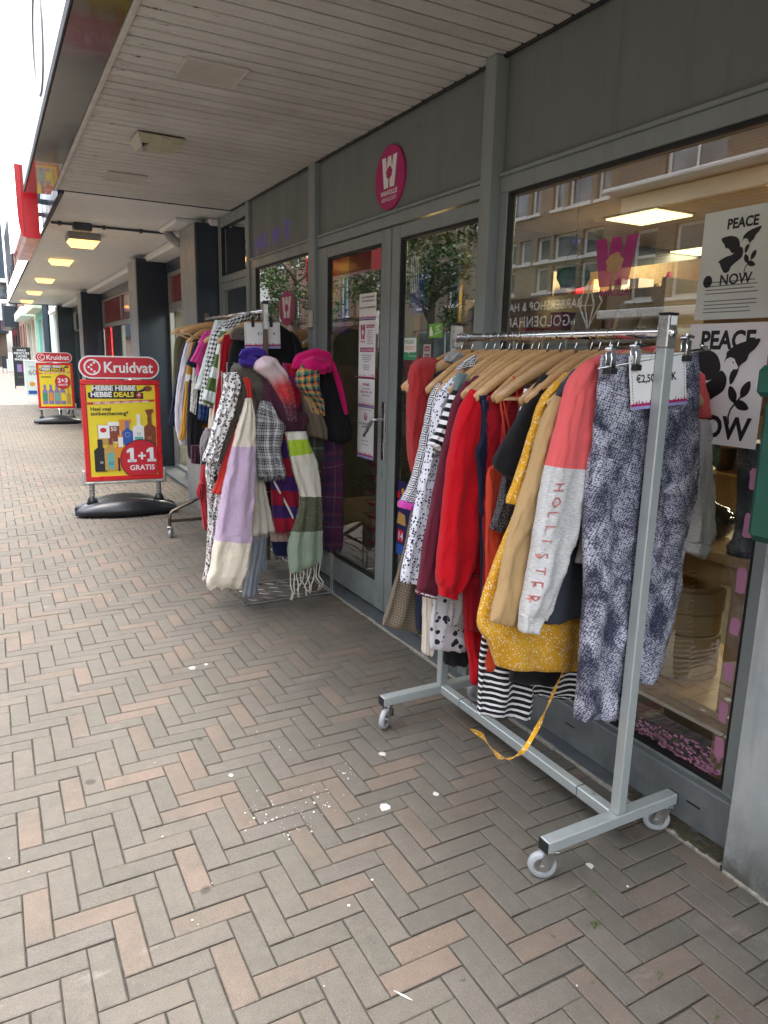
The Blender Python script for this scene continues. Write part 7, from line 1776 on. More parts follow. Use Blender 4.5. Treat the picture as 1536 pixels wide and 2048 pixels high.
    if kind == 1:
        B.txt('Heel veel', x(.04), z(.725), .047, 'ink_black', bold=.022, align='LEFT'); B.txt('zonbescherming*', x(.04), z(.675), .047, 'ink_black', bold=.022, align='LEFT')
        B.poly('product_tube', 'ink_gold', rect(x(.12), x(.30), z(.35), z(.57))); B.poly('product_label', 'ink_white', rect(x(.135), x(.285), z(.42), z(.565))); B.poly('product_badge', 'ink_red', ell(x(.21), z(.51), .028, .022))
        B.poly('product_tube', 'ink_white', rect(x(.28), x(.46), z(.37), z(.60))); B.poly('product_tube', 'ink_brown', rect(x(.30), x(.45), z(.38), z(.555))); B.txt('50', x(.36), z(.50), .055, 'ink_white', bold=.01)
        B.poly('product_shape', 'ink_orange', [(x(.44), z(.62)), (x(.62), z(.63)), (x(.63), z(.59)), (x(.53), z(.55)), (x(.52), z(.40)), (x(.47), z(.40))])
        B.poly('product_bottle', 'ink_blue', bottle(x(.565), z(.30), .095, .24)); B.poly('product_cap', 'ink_violet', rect(x(.535), x(.595), z(.53), z(.61))); B.poly('product_badge', 'ink_white', ell(x(.565), z(.455), .022, .022)); B.poly('product_badge', 'ink_blue', ell(x(.565), z(.455), .020, .020))
        B.poly('product_bottle', 'ink_white', bottle(x(.74), z(.37), .110, .26, .3, .35)); B.poly('product_label', 'ink_teal', rect(x(.67), x(.80), z(.40), z(.43))); B.txt('50', x(.735), z(.445), .04, 'ink_grey')
        B.poly('product_bottle', 'ink_brown', bottle(x(.905), z(.30), .105, .30, .35)); B.poly('product_trigger', 'ink_brown', [(x(.84), z(.73)), (x(.96), z(.74)), (x(.985), z(.69)), (x(.955), z(.71)), (x(.93), z(.66)), (x(.88), z(.66))]); B.txt('50', x(.895), z(.40), .038, 'ink_gold')
        B.poly('product_bottle', 'ink_black', bottle(x(.15), z(.05), .11, .30, .4)); B.txt('50', x(.16), z(.14), .03, 'ink_white')
        B.poly('product_bottle', 'ink_gold', bottle(x(.30), z(.06), .11, .30, .45)); B.poly('product_label', 'ink_teal', rect(x(.255), x(.345), z(.08), z(.26))); B.txt('50', x(.30), z(.12), .045, 'ink_blue', bold=.01); B.poly('product_cap', 'ink_brown', rect(x(.275), x(.335), z(.35), z(.42)))
        B.poly('product_bottle', 'ink_orange', bottle(x(.455), z(.07), .09, .32, .5)); B.poly('product_cap', 'ink_white', rect(x(.42), x(.49), z(.32), z(.43))); B.poly('product_brush', 'ink_black', [(x(.40), z(.05)), (x(.43), z(.05)), (x(.43), z(.20)), (x(.40), z(.20))])
        B.poly('offer_edge', 'ink_black', [p for p in [(x(.78)+.19*math.cos(rad(a)), z(.145)+.19*math.sin(rad(a))) for a in range(0, 360, 9)] if True] if False else [(min(a_, W1), max(b_, Z0)) for a_, b_ in ell(x(.755), z(.17), .190, .195, 40)])
        B.poly('offer_disc', 'ink_red', [(min(a_, W1), max(b_, Z0)) for a_, b_ in ell(x(.755), z(.17), .182, .187, 40)])
        B.txt('+', x(.765), z(.16), .13, 'ink_white', bold=.03)
        for cc in (.615, .915):
            cc = x(cc); zz = z(.145); B.polys('numeral_one', 'ink_white', [rect(cc-.017, cc+.017, zz, zz+.135), rect(cc-.040, cc+.040, zz, zz+.026), [(cc-.017, zz+.135), (cc-.045, zz+.112), (cc-.045, zz+.088), (cc-.017, zz+.098)]]); B.txt('GRATIS', x(.765), z(.055), .068, 'ink_white', bold=.02)
    else:
        B.txt('Andrélon', x(.06), z(.70), .05, 'ink_black', bold=.02, align='LEFT')
        for i, (c_, l_) in enumerate((('ink_violet', 'ink_green'), ('ink_violet', 'ink_orange'), ('ink_violet', 'ink_teal'), ('ink_violet', 'poster_yellow'))):
            cx_ = x(.15+i*.19); B.poly('product_bottle', c_, bottle(cx_, z(.05), .098, .40, .5, .2)); B.poly('product_label', l_, rect(cx_-.035, cx_+.035, z(.13), z(.33)))
        B.poly('lemon_slice', 'poster_yellow', ell(x(.79), z(.2), .035, .06)); B.poly('product_bottle', 'ink_gold', bottle(x(.90), z(.05), .075, .34, .3, .3))
        B.poly('offer_edge', 'ink_black', ell(x(.74), z(.60), .148, .150, 40)); B.poly('offer_disc', 'ink_red', ell(x(.74), z(.60), .142, .144, 40))
        B.txt('2+3', x(.74), z(.585), .125, 'ink_white', bold=.03); B.txt('GRATIS', x(.74), z(.505), .055, 'ink_white', bold=.02)
    return t
flip_sign('red framed drugstore sign offering 1+1 free on sun lotion, nearest the camera', (1.065, 7.06, 0), rad(-4), 1)
flip_sign('red framed drugstore sign offering 2+3 free on shampoo, further down the pavement', (1.215, 16.6, 0), rad(-3), 2)
# black beauty salon sign, price board and the smaller boards behind
def board(label, px0, px1, pyt, pyb, Y, mat_f, mat_p, lines, legs=True):
    a, b, c = at(px0, pyb, Y=Y), at(px1, pyb, Y=Y), at(px0, pyt, Y=Y); W_, zt, zb = b.x - a.x, c.z, max(.0, a.z)
    t = thing('a_board', label, 'pavement sign', ((a.x+b.x)/2, Y, 0))
    for (ya, sgn) in ((0, 1),):
        m = MB(); f = .04
        m.box(a.x, b.x, Y-.012, Y+.012, zt-f, zt, c=.004); m.box(a.x, b.x, Y-.012, Y+.012, zb, zb+f, c=.004); m.box(a.x, a.x+f, Y-.012, Y+.012, zb+f, zt-f, c=.004); m.box(b.x-f, b.x, Y-.012, Y+.012, zb+f, zt-f, c=.004); m.build('frame', mat_f, t)
        m = MB(); m.box(a.x+f, b.x-f, Y-.006, Y+.006, zb+f, zt-f); m.build('board_face', mat_p, t)
    for sx_ in (a.x, b.x-.03):
        m = MB(); m.bar((sx_+.015, Y+.02, zt-.05), (sx_+.015, Y+.34, 0), .025, .02); m.build('leg', mat_f, t)
        m = MB(); m.bar((sx_+.015, Y, max(zb, .02)), (sx_+.015, Y, 0), .025, .02); m.build('leg', mat_f, t)
    return t, a.x, W_, zb, zt
t, x0, W_, zb, zt = board('tall black beauty salon board with NAILS PEDICURE lettering', 30.5, 66, 694, 772, 32.0, 'black_plastic', 'paint_black', None)
A = Art(t, 32.0-.014-.006, True)
for i, s_ in enumerate(('NAILS', 'PEDICURE', 'LADIES', 'MASSAGE')): A.txt(s_, x0+W_*.5, zt - .16 - i*.115 - .0, .12, 'ink_white', bold=.02)
A.poly('photo', 'ink_violet', rect(x0+.12, x0+W_*.45, zt-.95, zt-.66)); A.poly('photo', 'ink_pink', rect(x0+W_*.5, x0+W_-.1, zt-.95, zt-.66)); A.txt('WELLNESS', x0+W_*.5, zt-1.18, .08, 'ink_grey')
t, x0, W_, zb, zt = board('white price board reading 60 half hidden behind the shampoo sign', 52, 79, 720, 795, 23.5, 'ink_white', 'paint_mint', None)
A = Art(t, 23.5-.014, True); A.txt('60', x0+W_*.62, zt-.42, .22, 'ink_grey'); A.poly('price_sun', 'ink_orange', ell(x0+W_*.55, zt-.68, .07, .06)); A.poly('footer', 'ink_blue', rect(x0+.08, x0+W_-.05, zb+.1, zb+.2)); A.txt('Prijslijst', x0+W_*.6, zt-.2, .06, 'ink_grey')
board('small dark chalk board on the pavement far down the street', 5, 15, 712, 737, 52, 'black_plastic', 'paint_darkblue', None)
board('small white menu board beside the dark chalk board', 15, 28, 718, 742, 45, 'ink_white', 'paint_mint', None)
# parked bicycle wheel glimpsed under the shampoo sign
bc = thing('bicycle', 'parked black bicycle mostly hidden behind the shampoo sign', 'bicycle', (1.45, 18.6, 0))
for wx in (18.1, 19.15):
    m = MB(); m.tube([(1.38 + (wx-18.1)*.25, wx+.33*math.cos(a), .34+.33*math.sin(a)) for a in [2*math.pi*q/30 for q in range(30)]], .02, 6, closed=True); tr0 = m.build('tyre', 'black_rubber', bc, smooth=True)
    m = MB(); m.tube([(1.38 + (wx-18.1)*.25, wx+.30*math.cos(a), .34+.30*math.sin(a)) for a in [2*math.pi*q/30 for q in range(30)]], .010, 6, closed=True); m.build('rim', 'chrome', bc, smooth=True)
m = MB(); P0 = lambda y, z: (1.38 + (y-18.1)*.25, y, z)
for a, b in ((P0(18.1, .34), P0(18.25, .86)), (P0(18.25, .80), P0(18.75, .36)), (P0(18.75, .36), P0(18.95, .86)), (P0(18.27, .84), P0(18.9, .74)), (P0(18.75, .36), P0(19.15, .34)), (P0(19.15, .34), P0(18.9, .74))): m.tube([a, b], .016, 7)
m.build('frame', 'black_plastic', bc)
m = MB(); m.tube([(1.12, 18.2, .98), (1.25, 18.24, 1.02), (1.42, 18.26, 1.0), (1.58, 18.24, 1.02), (1.72, 18.2, .98)], .014, 7); m.build('handlebar', 'chrome', bc, smooth=True)
m = MB(); m.box(1.53, 1.68, 18.88, 19.14, .88, .93, c=.02); m.build('saddle', 'black_rubber', bc)

# ================================================================ SIGNS, POSTERS AND STICKERS ON THE FRONT
def wall_art(y_left, z0, x): return None
def wframe(x, yl, zb, yr, zt):
    """org, ux, uz, W, H on the shop front (reading direction is -y)"""
    return Vector((x, yl, zb)), Vector((0, -1, 0)), Vector((0, 0, 1)), yl-yr, zt-zb
def wcard(par, x, yl, yr, zb, zt, mat='paper', th=.0006):
    m = MB(); m.box(x, x+th, yr, yl, zb, zt); return m.build('sheet', mat, par)
def wpoly(par, name, mat, x, pts):
    m = MB(); m.add([(x, y, z) for y, z in pts], [tuple(range(len(pts)))]); return m.build(name, mat, par)
def wtxt(par, s_, x, y, z, size, mat, bold=0, sx=1.0, align='CENTER', rot=0.0, shear=0.0):
    return text(s_, (x, y, z), (0, -math.cos(rot), math.sin(rot)), (0, math.sin(rot), math.cos(rot)), size, mat, par, bold=bold, sx=sx, align=align, dep=.0002, shear=shear)
def wlogo(par, x, yc, zc, w_, h_, mat, tree_mat):
    """the big W with a tree cut out of it"""
    P = [(-.5, .5), (-.24, .5), (-.17, .12), (-.11, .5), (.11, .5), (.17, .12), (.24, .5), (.5, .5), (.34, -.5), (-.34, -.5)]
    wpoly(par, 'logo_letter', mat, x, [(yc - a*w_, zc + b*h_) for a, b in P])
    T = [(-.05, -.5), (.05, -.5), (.035, -.30), (.05, -.2)] + [(.20*math.cos(rad(a))*(1+.12*math.sin(rad(a*7))), -.02 + .20*math.sin(rad(a))*(1+.1*math.cos(rad(a*5)))) for a in range(-45, 226, 15)] + [(-.05, -.2), (-.035, -.30)]
    wpoly(par, 'logo_tree', tree_mat, x-.0006, [(yc - a*w_, zc + b*h_) for a, b in T])
sg = thing('round_shop_sign', 'round magenta shop sign with a white W and tree above the doors', 'sign', (1.95, 3.585, 2.44))
m = MB(); m.lathe([(.158, 1.950), (.160, 1.952), (.160, 1.9615)], (0, 3.585, 2.437), 48, axis='x'); m.build('sign_disc', 'ink_pink', sg)
wlogo(sg, 1.9493, 3.585, 2.465, .165, .155, 'ink_white', 'ink_pink')
wtxt(sg, 'WAWOLLIE', 1.9493, 3.585, 2.352, .034, 'ink_white', bold=.03); wtxt(sg, 'KRINGLOOP', 1.9493, 3.585, 2.322, .028, 'ink_white', bold=.0)
s2 = thing('round_window_sticker', 'pink round sticker with a white W on the small window beside the second rack', 'sticker', (1.968, 5.16, 1.84))
wpoly(s2, 'sticker_disc', 'ink_pink_soft' if 'ink_pink_soft' in MT else 'ink_pink', 1.9714, [(5.16+.155*math.cos(rad(a)), 1.845+.125*math.sin(rad(a))) for a in range(0, 360, 9)])
wlogo(s2, 1.9708, 5.16, 1.85, .18, .15, 'ink_white', 'ink_pink')
gr = thing('graffiti_tag', 'purple spray paint tag reading HRK WR on the panel over the small window', 'graffiti', (1.96, 5.4, 2.35))
for (s_, y, z, sz, rt) in (('H', 5.79, 2.318, .12, -.05), ('R', 5.69, 2.325, .13, .06), ('K', 5.59, 2.325, .135, -.04), ('W', 5.36, 2.315, .15, .05), ('R', 5.13, 2.33, .16, -.12)):
    wtxt(gr, s_, 1.9612, y, z, sz*1.08, 'ink_purple', bold=.034, sx=.95, rot=rt, shear=.15)
m = MB()
for (y, z, l) in ((5.83, 2.32, .06), (5.72, 2.33, .05), (5.55, 2.33, .03), (5.45, 2.32, .045), (5.18, 2.33, .05)): m.box(1.9608, 1.9614, y-.004, y+.004, z-l, z+.02)
m.build('paint_drip', 'ink_purple', gr)
ic = thing('intercom', 'small cream intercom box on the mullion left of the doors', 'intercom', (1.92, 4.585, 1.74))
m = MB(); m.box(1.898, 1.925, 4.555, 4.620, 1.69, 1.80, c=.004); m.build('housing', 'cream_plastic', ic)
m = MB(); m.box(1.8965, 1.8978, 4.570, 4.606, 1.705, 1.785, c=.0005); m.build('face_plate', 'brass', ic)
m = MB(); m.lathe([(.007, 1.895), (.008, 1.8964)], (0, 4.588, 1.765), 12, axis='x'); m.build('button', 'black_rubber', ic)
# rainbow poster inside the left leaf
g = NT('rainbow_print'); p = g.pos(); x = g.node('SeparateXYZ'); g.put(x.inputs[0], p)
f = g.m_('ADD', g.map(x.outputs[2], 1.64, 2.12, .75, .05), g.map(x.outputs[1], 4.12, 4.44, .25, -.1))
g.fin(g.ramp(f, [(0, (.45, .03, .03)), (.2, (.55, .15, .02)), (.38, (.60, .45, .03)), (.55, (.05, .32, .12)), (.7, (.03, .16, .38)), (.9, (.08, .04, .30))]), .4)
rp = thing('rainbow_poster', 'tall rainbow coloured poster in the left door leaf', 'poster', (1.983, 4.29, 1.88))
X_ = 1.980
wcard(rp, X_, 4.385, 4.125, 1.645, 2.105, 'rainbow_print')
wtxt(rp, 'united', X_-.0006, 4.25, 1.93, .075, 'ink_white'); wtxt(rp, 'by', X_-.0008, 4.25, 1.88, .06, 'ink_white'); wtxt(rp, '6 juni', X_-.0008, 4.25, 1.715, .035, 'ink_white')
m = MB(); m.tube([(X_-.001, 4.31, 1.80), (X_-.001, 4.29, 1.765), (X_-.001, 4.25, 1.752), (X_-.001, 4.21, 1.765), (X_-.001, 4.19, 1.80)], .006, 5); m.build('smile_print', 'ink_blue', rp)
# four notices in a column
X_ = 1.9712
nts = [('topmost notice of the column on the left door leaf', 1.722, 1.867), ('opening hours notice with a magenta W, second of the door column', 1.384, 1.716), ('third notice of the door column with opening times in magenta', 1.213, 1.378), ('lowest notice of the door column with a small round logo', .904, 1.209)]
for i, (lab, zb, zt) in enumerate(nts):
    n = thing('notice', lab, 'notice', (X_, 3.85, zb), 0, 'notices on the left door leaf'); yl, yr = 3.958, 3.745; yc = (yl+yr)/2
    wcard(n, X_, yl, yr, zb, zt, 'paper')
    org, ux, uz, W_, H_ = wframe(X_-.0004, yl, zb, yr, zt)
    if i == 1: skyline(n, org, ux, uz, W_, H_, .0006, 20+i, .0, .02, dash=False)
    else: skyline(n, org, ux, uz, W_, H_, .0006, 20+i, .05, .03, dash=(i == 3))
    T = lambda s_, z, sz, mt='ink_black', b=.0: wtxt(n, s_, X_-.0012, yc, z, sz, mt, bold=b)
    if i == 0: T('LAAT UW SPULLEN NIET', 1.84, .015, b=.01); T('VOOR DE DEUR STAAN', 1.82, .015, b=.01); T('GAME OVER ON WEEKDAYS..!'[:0] or 'DANK VOOR UW MEDEWERKING!', 1.783, .013, b=.01)
    if i == 1:
        wlogo(n, X_-.001, 3.905, 1.65, .062, .085, 'ink_pink', 'paper'); wtxt(n, 'WAWOLLIE', X_-.001, 3.905, 1.59, .012, 'ink_pink', bold=.02)
        wpoly(n, 'title_bar', 'ink_pink', X_-.0008, [(3.86, 1.672), (3.76, 1.672), (3.76, 1.69), (3.86, 1.69)]); wtxt(n, 'OPENINGSTIJDEN', X_-.0014, 3.81, 1.677, .011, 'ink_white', bold=.01)
        for k, dd in enumerate(('maandag   10 - 17', 'dinsdag   10 - 17', 'woensdag  10 - 17', 'donderdag 10 - 17', 'vrijdag   10 - 17', 'zaterdag  10 - 17', 'zondag    gesloten')): wtxt(n, dd, X_-.001, 3.81, 1.655-k*.0125, .010, 'ink_black')
        wpoly(n, 'title_bar', 'ink_pink', X_-.0008, [(3.94, 1.535), (3.765, 1.535), (3.765, 1.56), (3.94, 1.56)]); wtxt(n, 'SPULLEN DONEREN', X_-.0014, yc, 1.541, .017, 'ink_white', bold=.01)
        for k in range(4): T(('Heeft u spullen die nog goed zijn', 'breng ze dan tijdens opening', 'naar onze winkel zodat wij ze', 'kunnen verkopen')[k], 1.513-k*.0115, .0095)
        for k in range(3): T(('Grote spullen halen wij', 'graag bij u thuis op', 'maak een afspraak')[k], 1.455-k*.0115, .0095)
    if i == 2: T('INNAME', 1.338, .022, 'ink_pink', .01); T('breng uw goede spullen', 1.318, .011); T('TUSSEN 10:00 - 15:00', 1.296, .017, 'ink_pink', .01); T('bij de balie in de winkel', 1.278, .011)
    if i == 3:
        wpoly(n, 'logo_disc', 'ink_pink', X_-.0008, [(yc+.022*math.cos(rad(a)), 1.155+.022*math.sin(rad(a))) for a in range(0, 360, 15)]); wlogo(n, X_-.001, yc, 1.158, .024, .024, 'paper', 'ink_pink')
        T('DE VOLGENDE DONATIES', 1.108, .014, b=.01); T('ZIJN WELKOM!', 1.09, .014, b=.01)
        for k, s_ in enumerate(('Kleding', 'Servies', 'Boeken en speelgoed')): T(s_, 1.06-k*.026, .010)
        T('alles schoon en heel', .985, .010)
# stickers on the right leaf
vs = thing('vegan_sticker', 'green VEGAN FRIENDLY sticker with a white speech bubble on the right door leaf', 'sticker', (1.971, 3.346, 1.55))
wcard(vs, X_, 3.417, 3.277, 1.495, 1.613, 'ink_green'); wpoly(vs, 'bubble', 'ink_white', X_-.0006, [(3.411, 1.535), (3.411, 1.605), (3.405, 1.609), (3.292, 1.609), (3.286, 1.603), (3.286, 1.54), (3.292, 1.535), (3.37, 1.535), (3.362, 1.525), (3.355, 1.535)][::-1])
wtxt(vs, 'VEGAN', X_-.0012, 3.36, 1.578, .030, 'ink_green', bold=.01, sx=.9); wtxt(vs, 'FRIENDLY', X_-.0012, 3.352, 1.548, .027, 'ink_orange', sx=.9); wtxt(vs, 'Wawollie Kringloop', X_-.0008, 3.325, 1.513, .010, 'ink_white')
gs = thing('dog_sticker', 'bright green square sticker with a white sitting dog on the right door leaf', 'sticker', (1.971, 3.105, 1.64))
plain('ink_lime', (.14, .42, .03), .5, var=.03)
wcard(gs, X_, 3.170, 3.042, 1.607, 1.675, 'ink_lime'); wpoly(gs, 'dog_shape', 'ink_white', X_-.0006, [(3.158, 1.615), (3.160, 1.635), (3.154, 1.650), (3.158, 1.662), (3.150, 1.657), (3.141, 1.662), (3.141, 1.648), (3.130, 1.635), (3.128, 1.615)][::-1])
wtxt(gs, 'JE BENT', X_-.0006, 3.085, 1.655, .014, 'ink_white', bold=.02, rot=.2); wtxt(gs, 'HIER', X_-.0006, 3.085, 1.64, .014, 'ink_white', bold=.02, rot=.2); wtxt(gs, 'WELKOM', X_-.0006, 3.085, 1.625, .014, 'ink_white', bold=.02, rot=.2)
rs_ = thing('price_tag_strip', 'white tag with red ticket blocks hanging inside the right door leaf', 'tag', (1.982, 3.2, 1.53))
wcard(rs_, 1.982, 3.232, 3.162, 1.45, 1.575, 'paper')
for k, s_ in enumerate(('ALLES', 'KLEIN', 'GROOT')): wpoly(rs_, 'ticket_block', 'ink_red', 1.9812, [(3.222, 1.540-k*.038), (3.172, 1.540-k*.038), (3.172, 1.567-k*.038), (3.222, 1.567-k*.038)]); wtxt(rs_, s_, 1.9806, 3.197, 1.548-k*.038, .014, 'ink_white', bold=.01)
pn = thing('pen_rack', 'blue plastic pen rack hanging inside the right door leaf', 'rack', (1.99, 3.36, 1.8))
m = MB(); m.box(1.985, 2.02, 3.29, 3.40, 1.73, 1.93, c=.006); m.build('rack_tray', 'ink_blue', pn)
m = MB(); m.box(1.984, 2.0, 3.30, 3.40, 1.63, 1.715, c=.004); m.build('rack_cup', 'clear_plastic', pn)
for k in range(5): m = MB(); m.tube([(1.984, 3.31+k*.018, 1.84), (1.984, 3.31+k*.018, 2.02)], .003, 5); m.build('pen', 'ink_white', pn)
cg = thing('green_coat', 'dark green coat hanging inside the right door leaf', 'coat', (2.1, 3.3, 1.5))
m = MB(); m.box(2.05, 2.12, 3.10, 3.42, .95, 2.08, c=.03); m.build('coat_cloth', 'coat_green', cg)
bp2 = thing('party_poster', 'dark blue party poster with balloons and a 14 low on the right door leaf', 'poster', (1.981, 3.42, .65))
plain('ink_night', (.02, .02, .09), .4)
wcard(bp2, 1.9712, 3.445, 3.20, .415, .835, 'ink_night')
for (y, z, r_, mt) in ((3.425, .755, .022, 'ink_red'), (3.40, .725, .020, 'ink_blue'), (3.43, .70, .018, 'ink_lime'), (3.38, .78, .02, 'ink_orange')): wpoly(bp2, 'balloon', mt, 1.9706, [(y+r_*.8*math.cos(rad(a)), z+r_*math.sin(rad(a))) for a in range(0, 360, 20)])
wpoly(bp2, 'age_badge', 'ink_red', 1.9704, [(3.425, .49), (3.365, .49), (3.365, .56), (3.425, .56)]); wtxt(bp2, '14', 1.9700, 3.395, .503, .06, 'ink_white', bold=.02)
wpoly(bp2, 'cake_print', 'ink_gold', 1.9706, [(3.44, .59), (3.34, .59), (3.35, .65), (3.42, .66)]); wpoly(bp2, 'footer', 'ink_blue', 1.9706, [(3.445, .415), (3.20, .415), (3.20, .475), (3.445, .475)])
# peace posters
def dove(par, x, yc, zc, s):
    q = lambda P: [(yc - a*s, zc + b*s) for a, b in P]
    def bez(pts, n=10): # closed smooth outline
        out = []
        N = len(pts)
        for i in range(N):
            p0, p1, p2, p3 = pts[i-1], pts[i], pts[(i+1) % N], pts[(i+2) % N]
            for k in range(n):
                u = k/n; out.append(tuple(.5*(2*p1[j] + (-p0[j]+p2[j])*u + (2*p0[j]-5*p1[j]+4*p2[j]-p3[j])*u*u + (-p0[j]+3*p1[j]-3*p2[j]+p3[j])*u**3) for j in (0, 1)))
        return out
    wpoly(par, 'dove_wing', 'ink_black', x, q(bez([(-.437, .33), (-.247, .352), (-.076, .296), (0, .164), (-.03, .066), (-.14, .0), (-.20, .04), (-.247, .095), (-.33, .13), (-.37, .2), (-.42, .25)])))
    wpoly(par, 'dove_body', 'ink_black', x-.0003, q(bez([(.02, .115), (.095, .033), (.075, -.10), (-.06, -.20), (-.145, -.27), (-.19, -.36), (-.285, -.378), (-.361, -.296), (-.42, -.19), (-.456, -.132), (-.285, -.055), (-.16, -.03), (-.057, .05)])))
    wpoly(par, 'dove_wing', 'ink_black', x-.0006, q([(.038, .197)] + bez([(.06, .27), (.095, .345), (.18, .40), (.30, .435), (.44, .455), (.40, .36), (.335, .30), (.31, .23), (.24, .17), (.215, .07), (.15, -.02)], 6)[:-6] + [(.145, -.035), (.128, .03), (.135, .09), (.165, .135), (.205, .130), (.225, .155), (.19, .20), (.165, .245), (.115, .262), (.07, .245)]))
    wpoly(par, 'dove_eye', 'ink_black', x-.0008, q([(.155+.009*math.cos(rad(a)), .205+.009*math.sin(rad(a))) for a in range(0, 360, 40)]))
    for (cx, cy, an) in ((.19, -.14, 115), (.34, -.08, 65), (.31, -.25, -20)):
        c_, s_ = math.cos(rad(an)), math.sin(rad(an)); L = bez([(-.10, .0), (-.03, .048), (.05, .04), (.10, .0), (.05, -.04), (-.03, -.048)], 4)
        wpoly(par, 'leaf_print', 'ink_black', x-.0003, q([(cx + a*c_ - b*s_, cy + a*s_ + b*c_) for a, b in L]))
    m = MB(); m.tube([(x, yc-a*s, zc+b*s) for a, b in ((.32, -.13), (.25, -.22), (.19, -.30), (.17, -.38), (.185, -.47))], .010*s, 4); m.build('stem_print', 'ink_black', par)
def peace(label, x, yl, yr, zb, zt, mat, big):
    t = thing('peace_poster', label, 'poster', (x, (yl+yr)/2, zb)); W_, H_ = yl-yr, zt-zb; yc = (yl+yr)/2
    wcard(t, x, yl, yr, zb, zt, mat)
    X2 = x-.0008
    if big:
        wtxt(t, 'PEACE', X2, yc, zt-H_*.205, H_*.205, 'ink_black', bold=.035, sx=.86); dove(t, X2, yc+.012, zb+H_*.53, W_*1.0)
        wtxt(t, 'NOW', X2, yc+.005, zb+H_*.06, H_*.26, 'ink_black', bold=.028, sx=.92)
    else:
        wtxt(t, 'PEACE', X2, yc-.005, zt-H_*.175, H_*.125, 'ink_black', bold=.035, sx=.9); dove(t, X2, yc-.004, zb+H_*.60, W_*.56)
        wtxt(t, 'NOW', X2, yc-.002, zb+H_*.32, H_*.135, 'ink_black', bold=.02, sx=.95)
        wpoly(t, 'badge_print', 'ink_black', X2, [(yl-.035+.016*math.cos(rad(a)), zb+H_*.36+.018*math.sin(rad(a))) for a in range(0, 360, 20)])
        m = MB()
        for k in range(9):
            if k == 4: continue
            m.box(X2, X2+.0003, yr+.04+R.uniform(0, .03), yl-.03, zb+.02+k*.011, zb+.023+k*.011)
        m.build('small_print', 'ink_grey', t, kind='stuff')
peace('pale PEACE NOW poster with small print, upper of the two in the main window', 1.9710, 1.590, 1.335, 1.640, 1.955, 'paper_thin', False)
peace('bright white PEACE NOW poster with a big black dove, lower of the two', 1.9712, 1.600, 1.326, 1.262, 1.628, 'paper', True)
pw = thing('window_logo_print', 'large magenta W painted on the main shop window', 'window print', (1.971, 1.95, 1.85))
g = NT('ink_pink_thin'); g.fin((.42, .02, .20), .6, Alpha=.8)
wlogo(pw, 1.9714, 1.948, 1.852, .20, .165, 'ink_pink_thin', 'furniture_wood'); wtxt(pw, 'WAWOLLIE', 1.9713, 1.945, 1.735, .036, 'ink_pink_thin', bold=.01, sx=.8)
# pink paint strips along the window edge, each its own patch
g = NT('pink_paint'); g.fin((.52, .24, .38), .7, 0, g.bump(g.noise(g.obj(), 80), .4, .001), Alpha=.9)
for i, (za, zc) in enumerate(((1.144, 1.206), (.995, 1.072), (.82, .902), (.685, .742), (.53, .59), (.388, .458), (.268, .337))):
    lab = 'pink paint dab on the main window edge, %s' % ('topmost of seven', 'second from the top', 'third from the top', 'middle of the seven', 'third from the sill', 'second from the sill', 'lowest, by the sill')[i]
    yq = 1.316; m = MB(); pts = [(yq + .017*math.copysign(abs(math.cos(rad(a)))**.35, math.cos(rad(a)))*R.uniform(.8, 1.1), (za+zc)/2 + (zc-za)/2*math.copysign(abs(math.sin(rad(a)))**.35, math.sin(rad(a)))*R.uniform(.92, 1.05)) for a in range(0, 360, 20)]
    m.prism([(p_[0], p_[1]) for p_ in pts], (1.9715, 0, 0), (0, 1, 0), (0, 0, 1), -.0006); tag(m.build('paint_dab', 'pink_paint'), lab, 'paint mark', 'pink paint dabs on the window edge')
m = MB()
for k in range(260):
    t_ = R.random(); y = 1.30 + t_*.55; z = .195 + R.random()**1.6*.09*(1-t_*.6); r_ = R.uniform(.002, .007)
    an = R.uniform(0, 3); m.add([(1.9712, y+r_*2*math.cos(an+q), z+r_*math.sin(an+q)) for q in (0, 1.3, 2.6, 4.2)], [(0, 1, 2, 3)])
tag(m.build('paint_smear', 'pink_paint'), 'smeared pink paint along the bottom of the main window', 'paint mark', kind='stuff')
# ================================================================ LITTER, WEEDS
plain('litter_white', (.52, .50, .46), .8, var=.05); plain('weed_green', (.07, .14, .02), .8)
def flake(x, y, r, name='paint_flake', label=None):
    n = R.randint(6, 9); pts = [(x + r*R.uniform(.55, 1.1)*math.cos(2*math.pi*k/n), y + r*1.3*R.uniform(.5, 1.1)*math.sin(2*math.pi*k/n)) for k in range(n)]
    return pts
big = [(763, 1507, .017, 'white paint scrap lying on the bricks beside the near foot of the rack'), (872, 1587, .011, 'small white scrap on the bricks under the rack rail'), (770, 1615, .022, 'curved white paint scrap in front of the rack'), (462, 1550, .009, 'little white scrap left of the crumbs'), (805, 1990, .024, 'long white splinter in a joint near the bottom of the picture'),
       (618, 1067, .018, 'white scrap on the bricks by the bronze rack'), (384, 1335, .018, 'white dried splash on the bricks left of the scarf stand'), (412, 1328, .012, 'pale scrap beside the dried splash'), (1180, 1730, .015, 'crumpled scrap next to the pillar foot')]
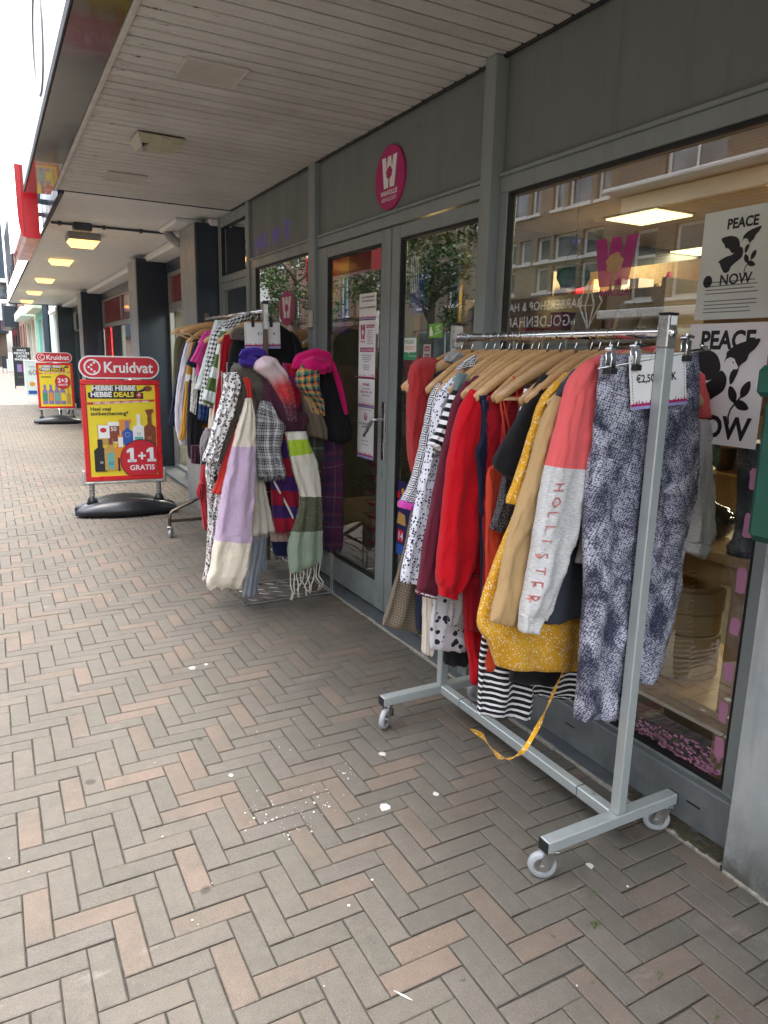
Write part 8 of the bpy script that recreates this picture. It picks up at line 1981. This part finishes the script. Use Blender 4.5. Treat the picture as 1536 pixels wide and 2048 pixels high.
for (px_, py_, r_, lab) in big:
    p = at(px_, py_, Z=.003); pts = flake(p.x, p.y, r_) if 'splinter' not in lab else [(p.x + a*.62 + b*.3, p.y - a + b*.2) for a, b in ((-.022, .002), (-.010, .008), (.006, .009), (.024, .002), (.016, -.004), (-.004, -.006))]; m = MB(); m.prism(pts, (0, 0, .0010), (1, 0, 0), (0, 1, 0), .0016); tag(m.build('paint_scrap', 'litter_white'), lab, 'litter')
m = MB(); rr = random.Random(8)
for (cx, cy, n, sp) in ((520, 1608, 12, 22), (640, 1600, 22, 26), (575, 1640, 26, 30), (690, 1545, 14, 16), (560, 1665, 8, 14), (720, 1630, 5, 20), (400, 1330, 8, 14), (600, 1500, 6, 120), (330, 1250, 10, 160), (900, 1900, 10, 240), (250, 1700, 10, 220), (120, 1150, 14, 120)):
    for k in range(n):
        q = at(cx+rr.gauss(0, sp), cy+rr.gauss(0, sp*.6), Z=.003)
        if q.x > 1.84: continue
        r_ = rr.choice((.0010, .0016, .0022, .004))*rr.uniform(.8, 1.3); pts = [(q.x+r_*rr.uniform(.6, 1.2)*math.cos(a), q.y+r_*rr.uniform(.6, 1.3)*math.sin(a)) for a in (0, 1.2, 2.4, 3.6, 5)]
        m.prism(pts, (0, 0, .001), (1, 0, 0), (0, 1, 0), .002)
tag(m.build('paint_crumbs', 'litter_white'), 'scattered white paint crumbs on the bricks', 'litter', kind='stuff')
m = MB()
for (cx, cy, n, s_) in ((1190, 1788, 26, .014), (1192, 1850, 34, .012), (1108, 1875, 8, .008), (1320, 1953, 10, .007), (1185, 1965, 6, .006), (924, 1960, 5, .006), (1432, 2036, 8, .008)):
    for k in range(n):
        q = at(cx, cy, Z=0) + Vector((rr.gauss(0, s_), rr.gauss(0, s_*.5), 0)); h_ = rr.uniform(.004, .013); a = rr.uniform(0, 6.28); d = Vector((math.cos(a), math.sin(a), 0))
        m.add([q - d*.0015, q + d*.0015, q + d*rr.uniform(-.006, .006) + Vector((0, 0, h_))], [(0, 1, 2)])
tag(m.build('weeds', 'weed_green'), 'tiny green weeds growing in the paving joints', 'weeds', kind='stuff')
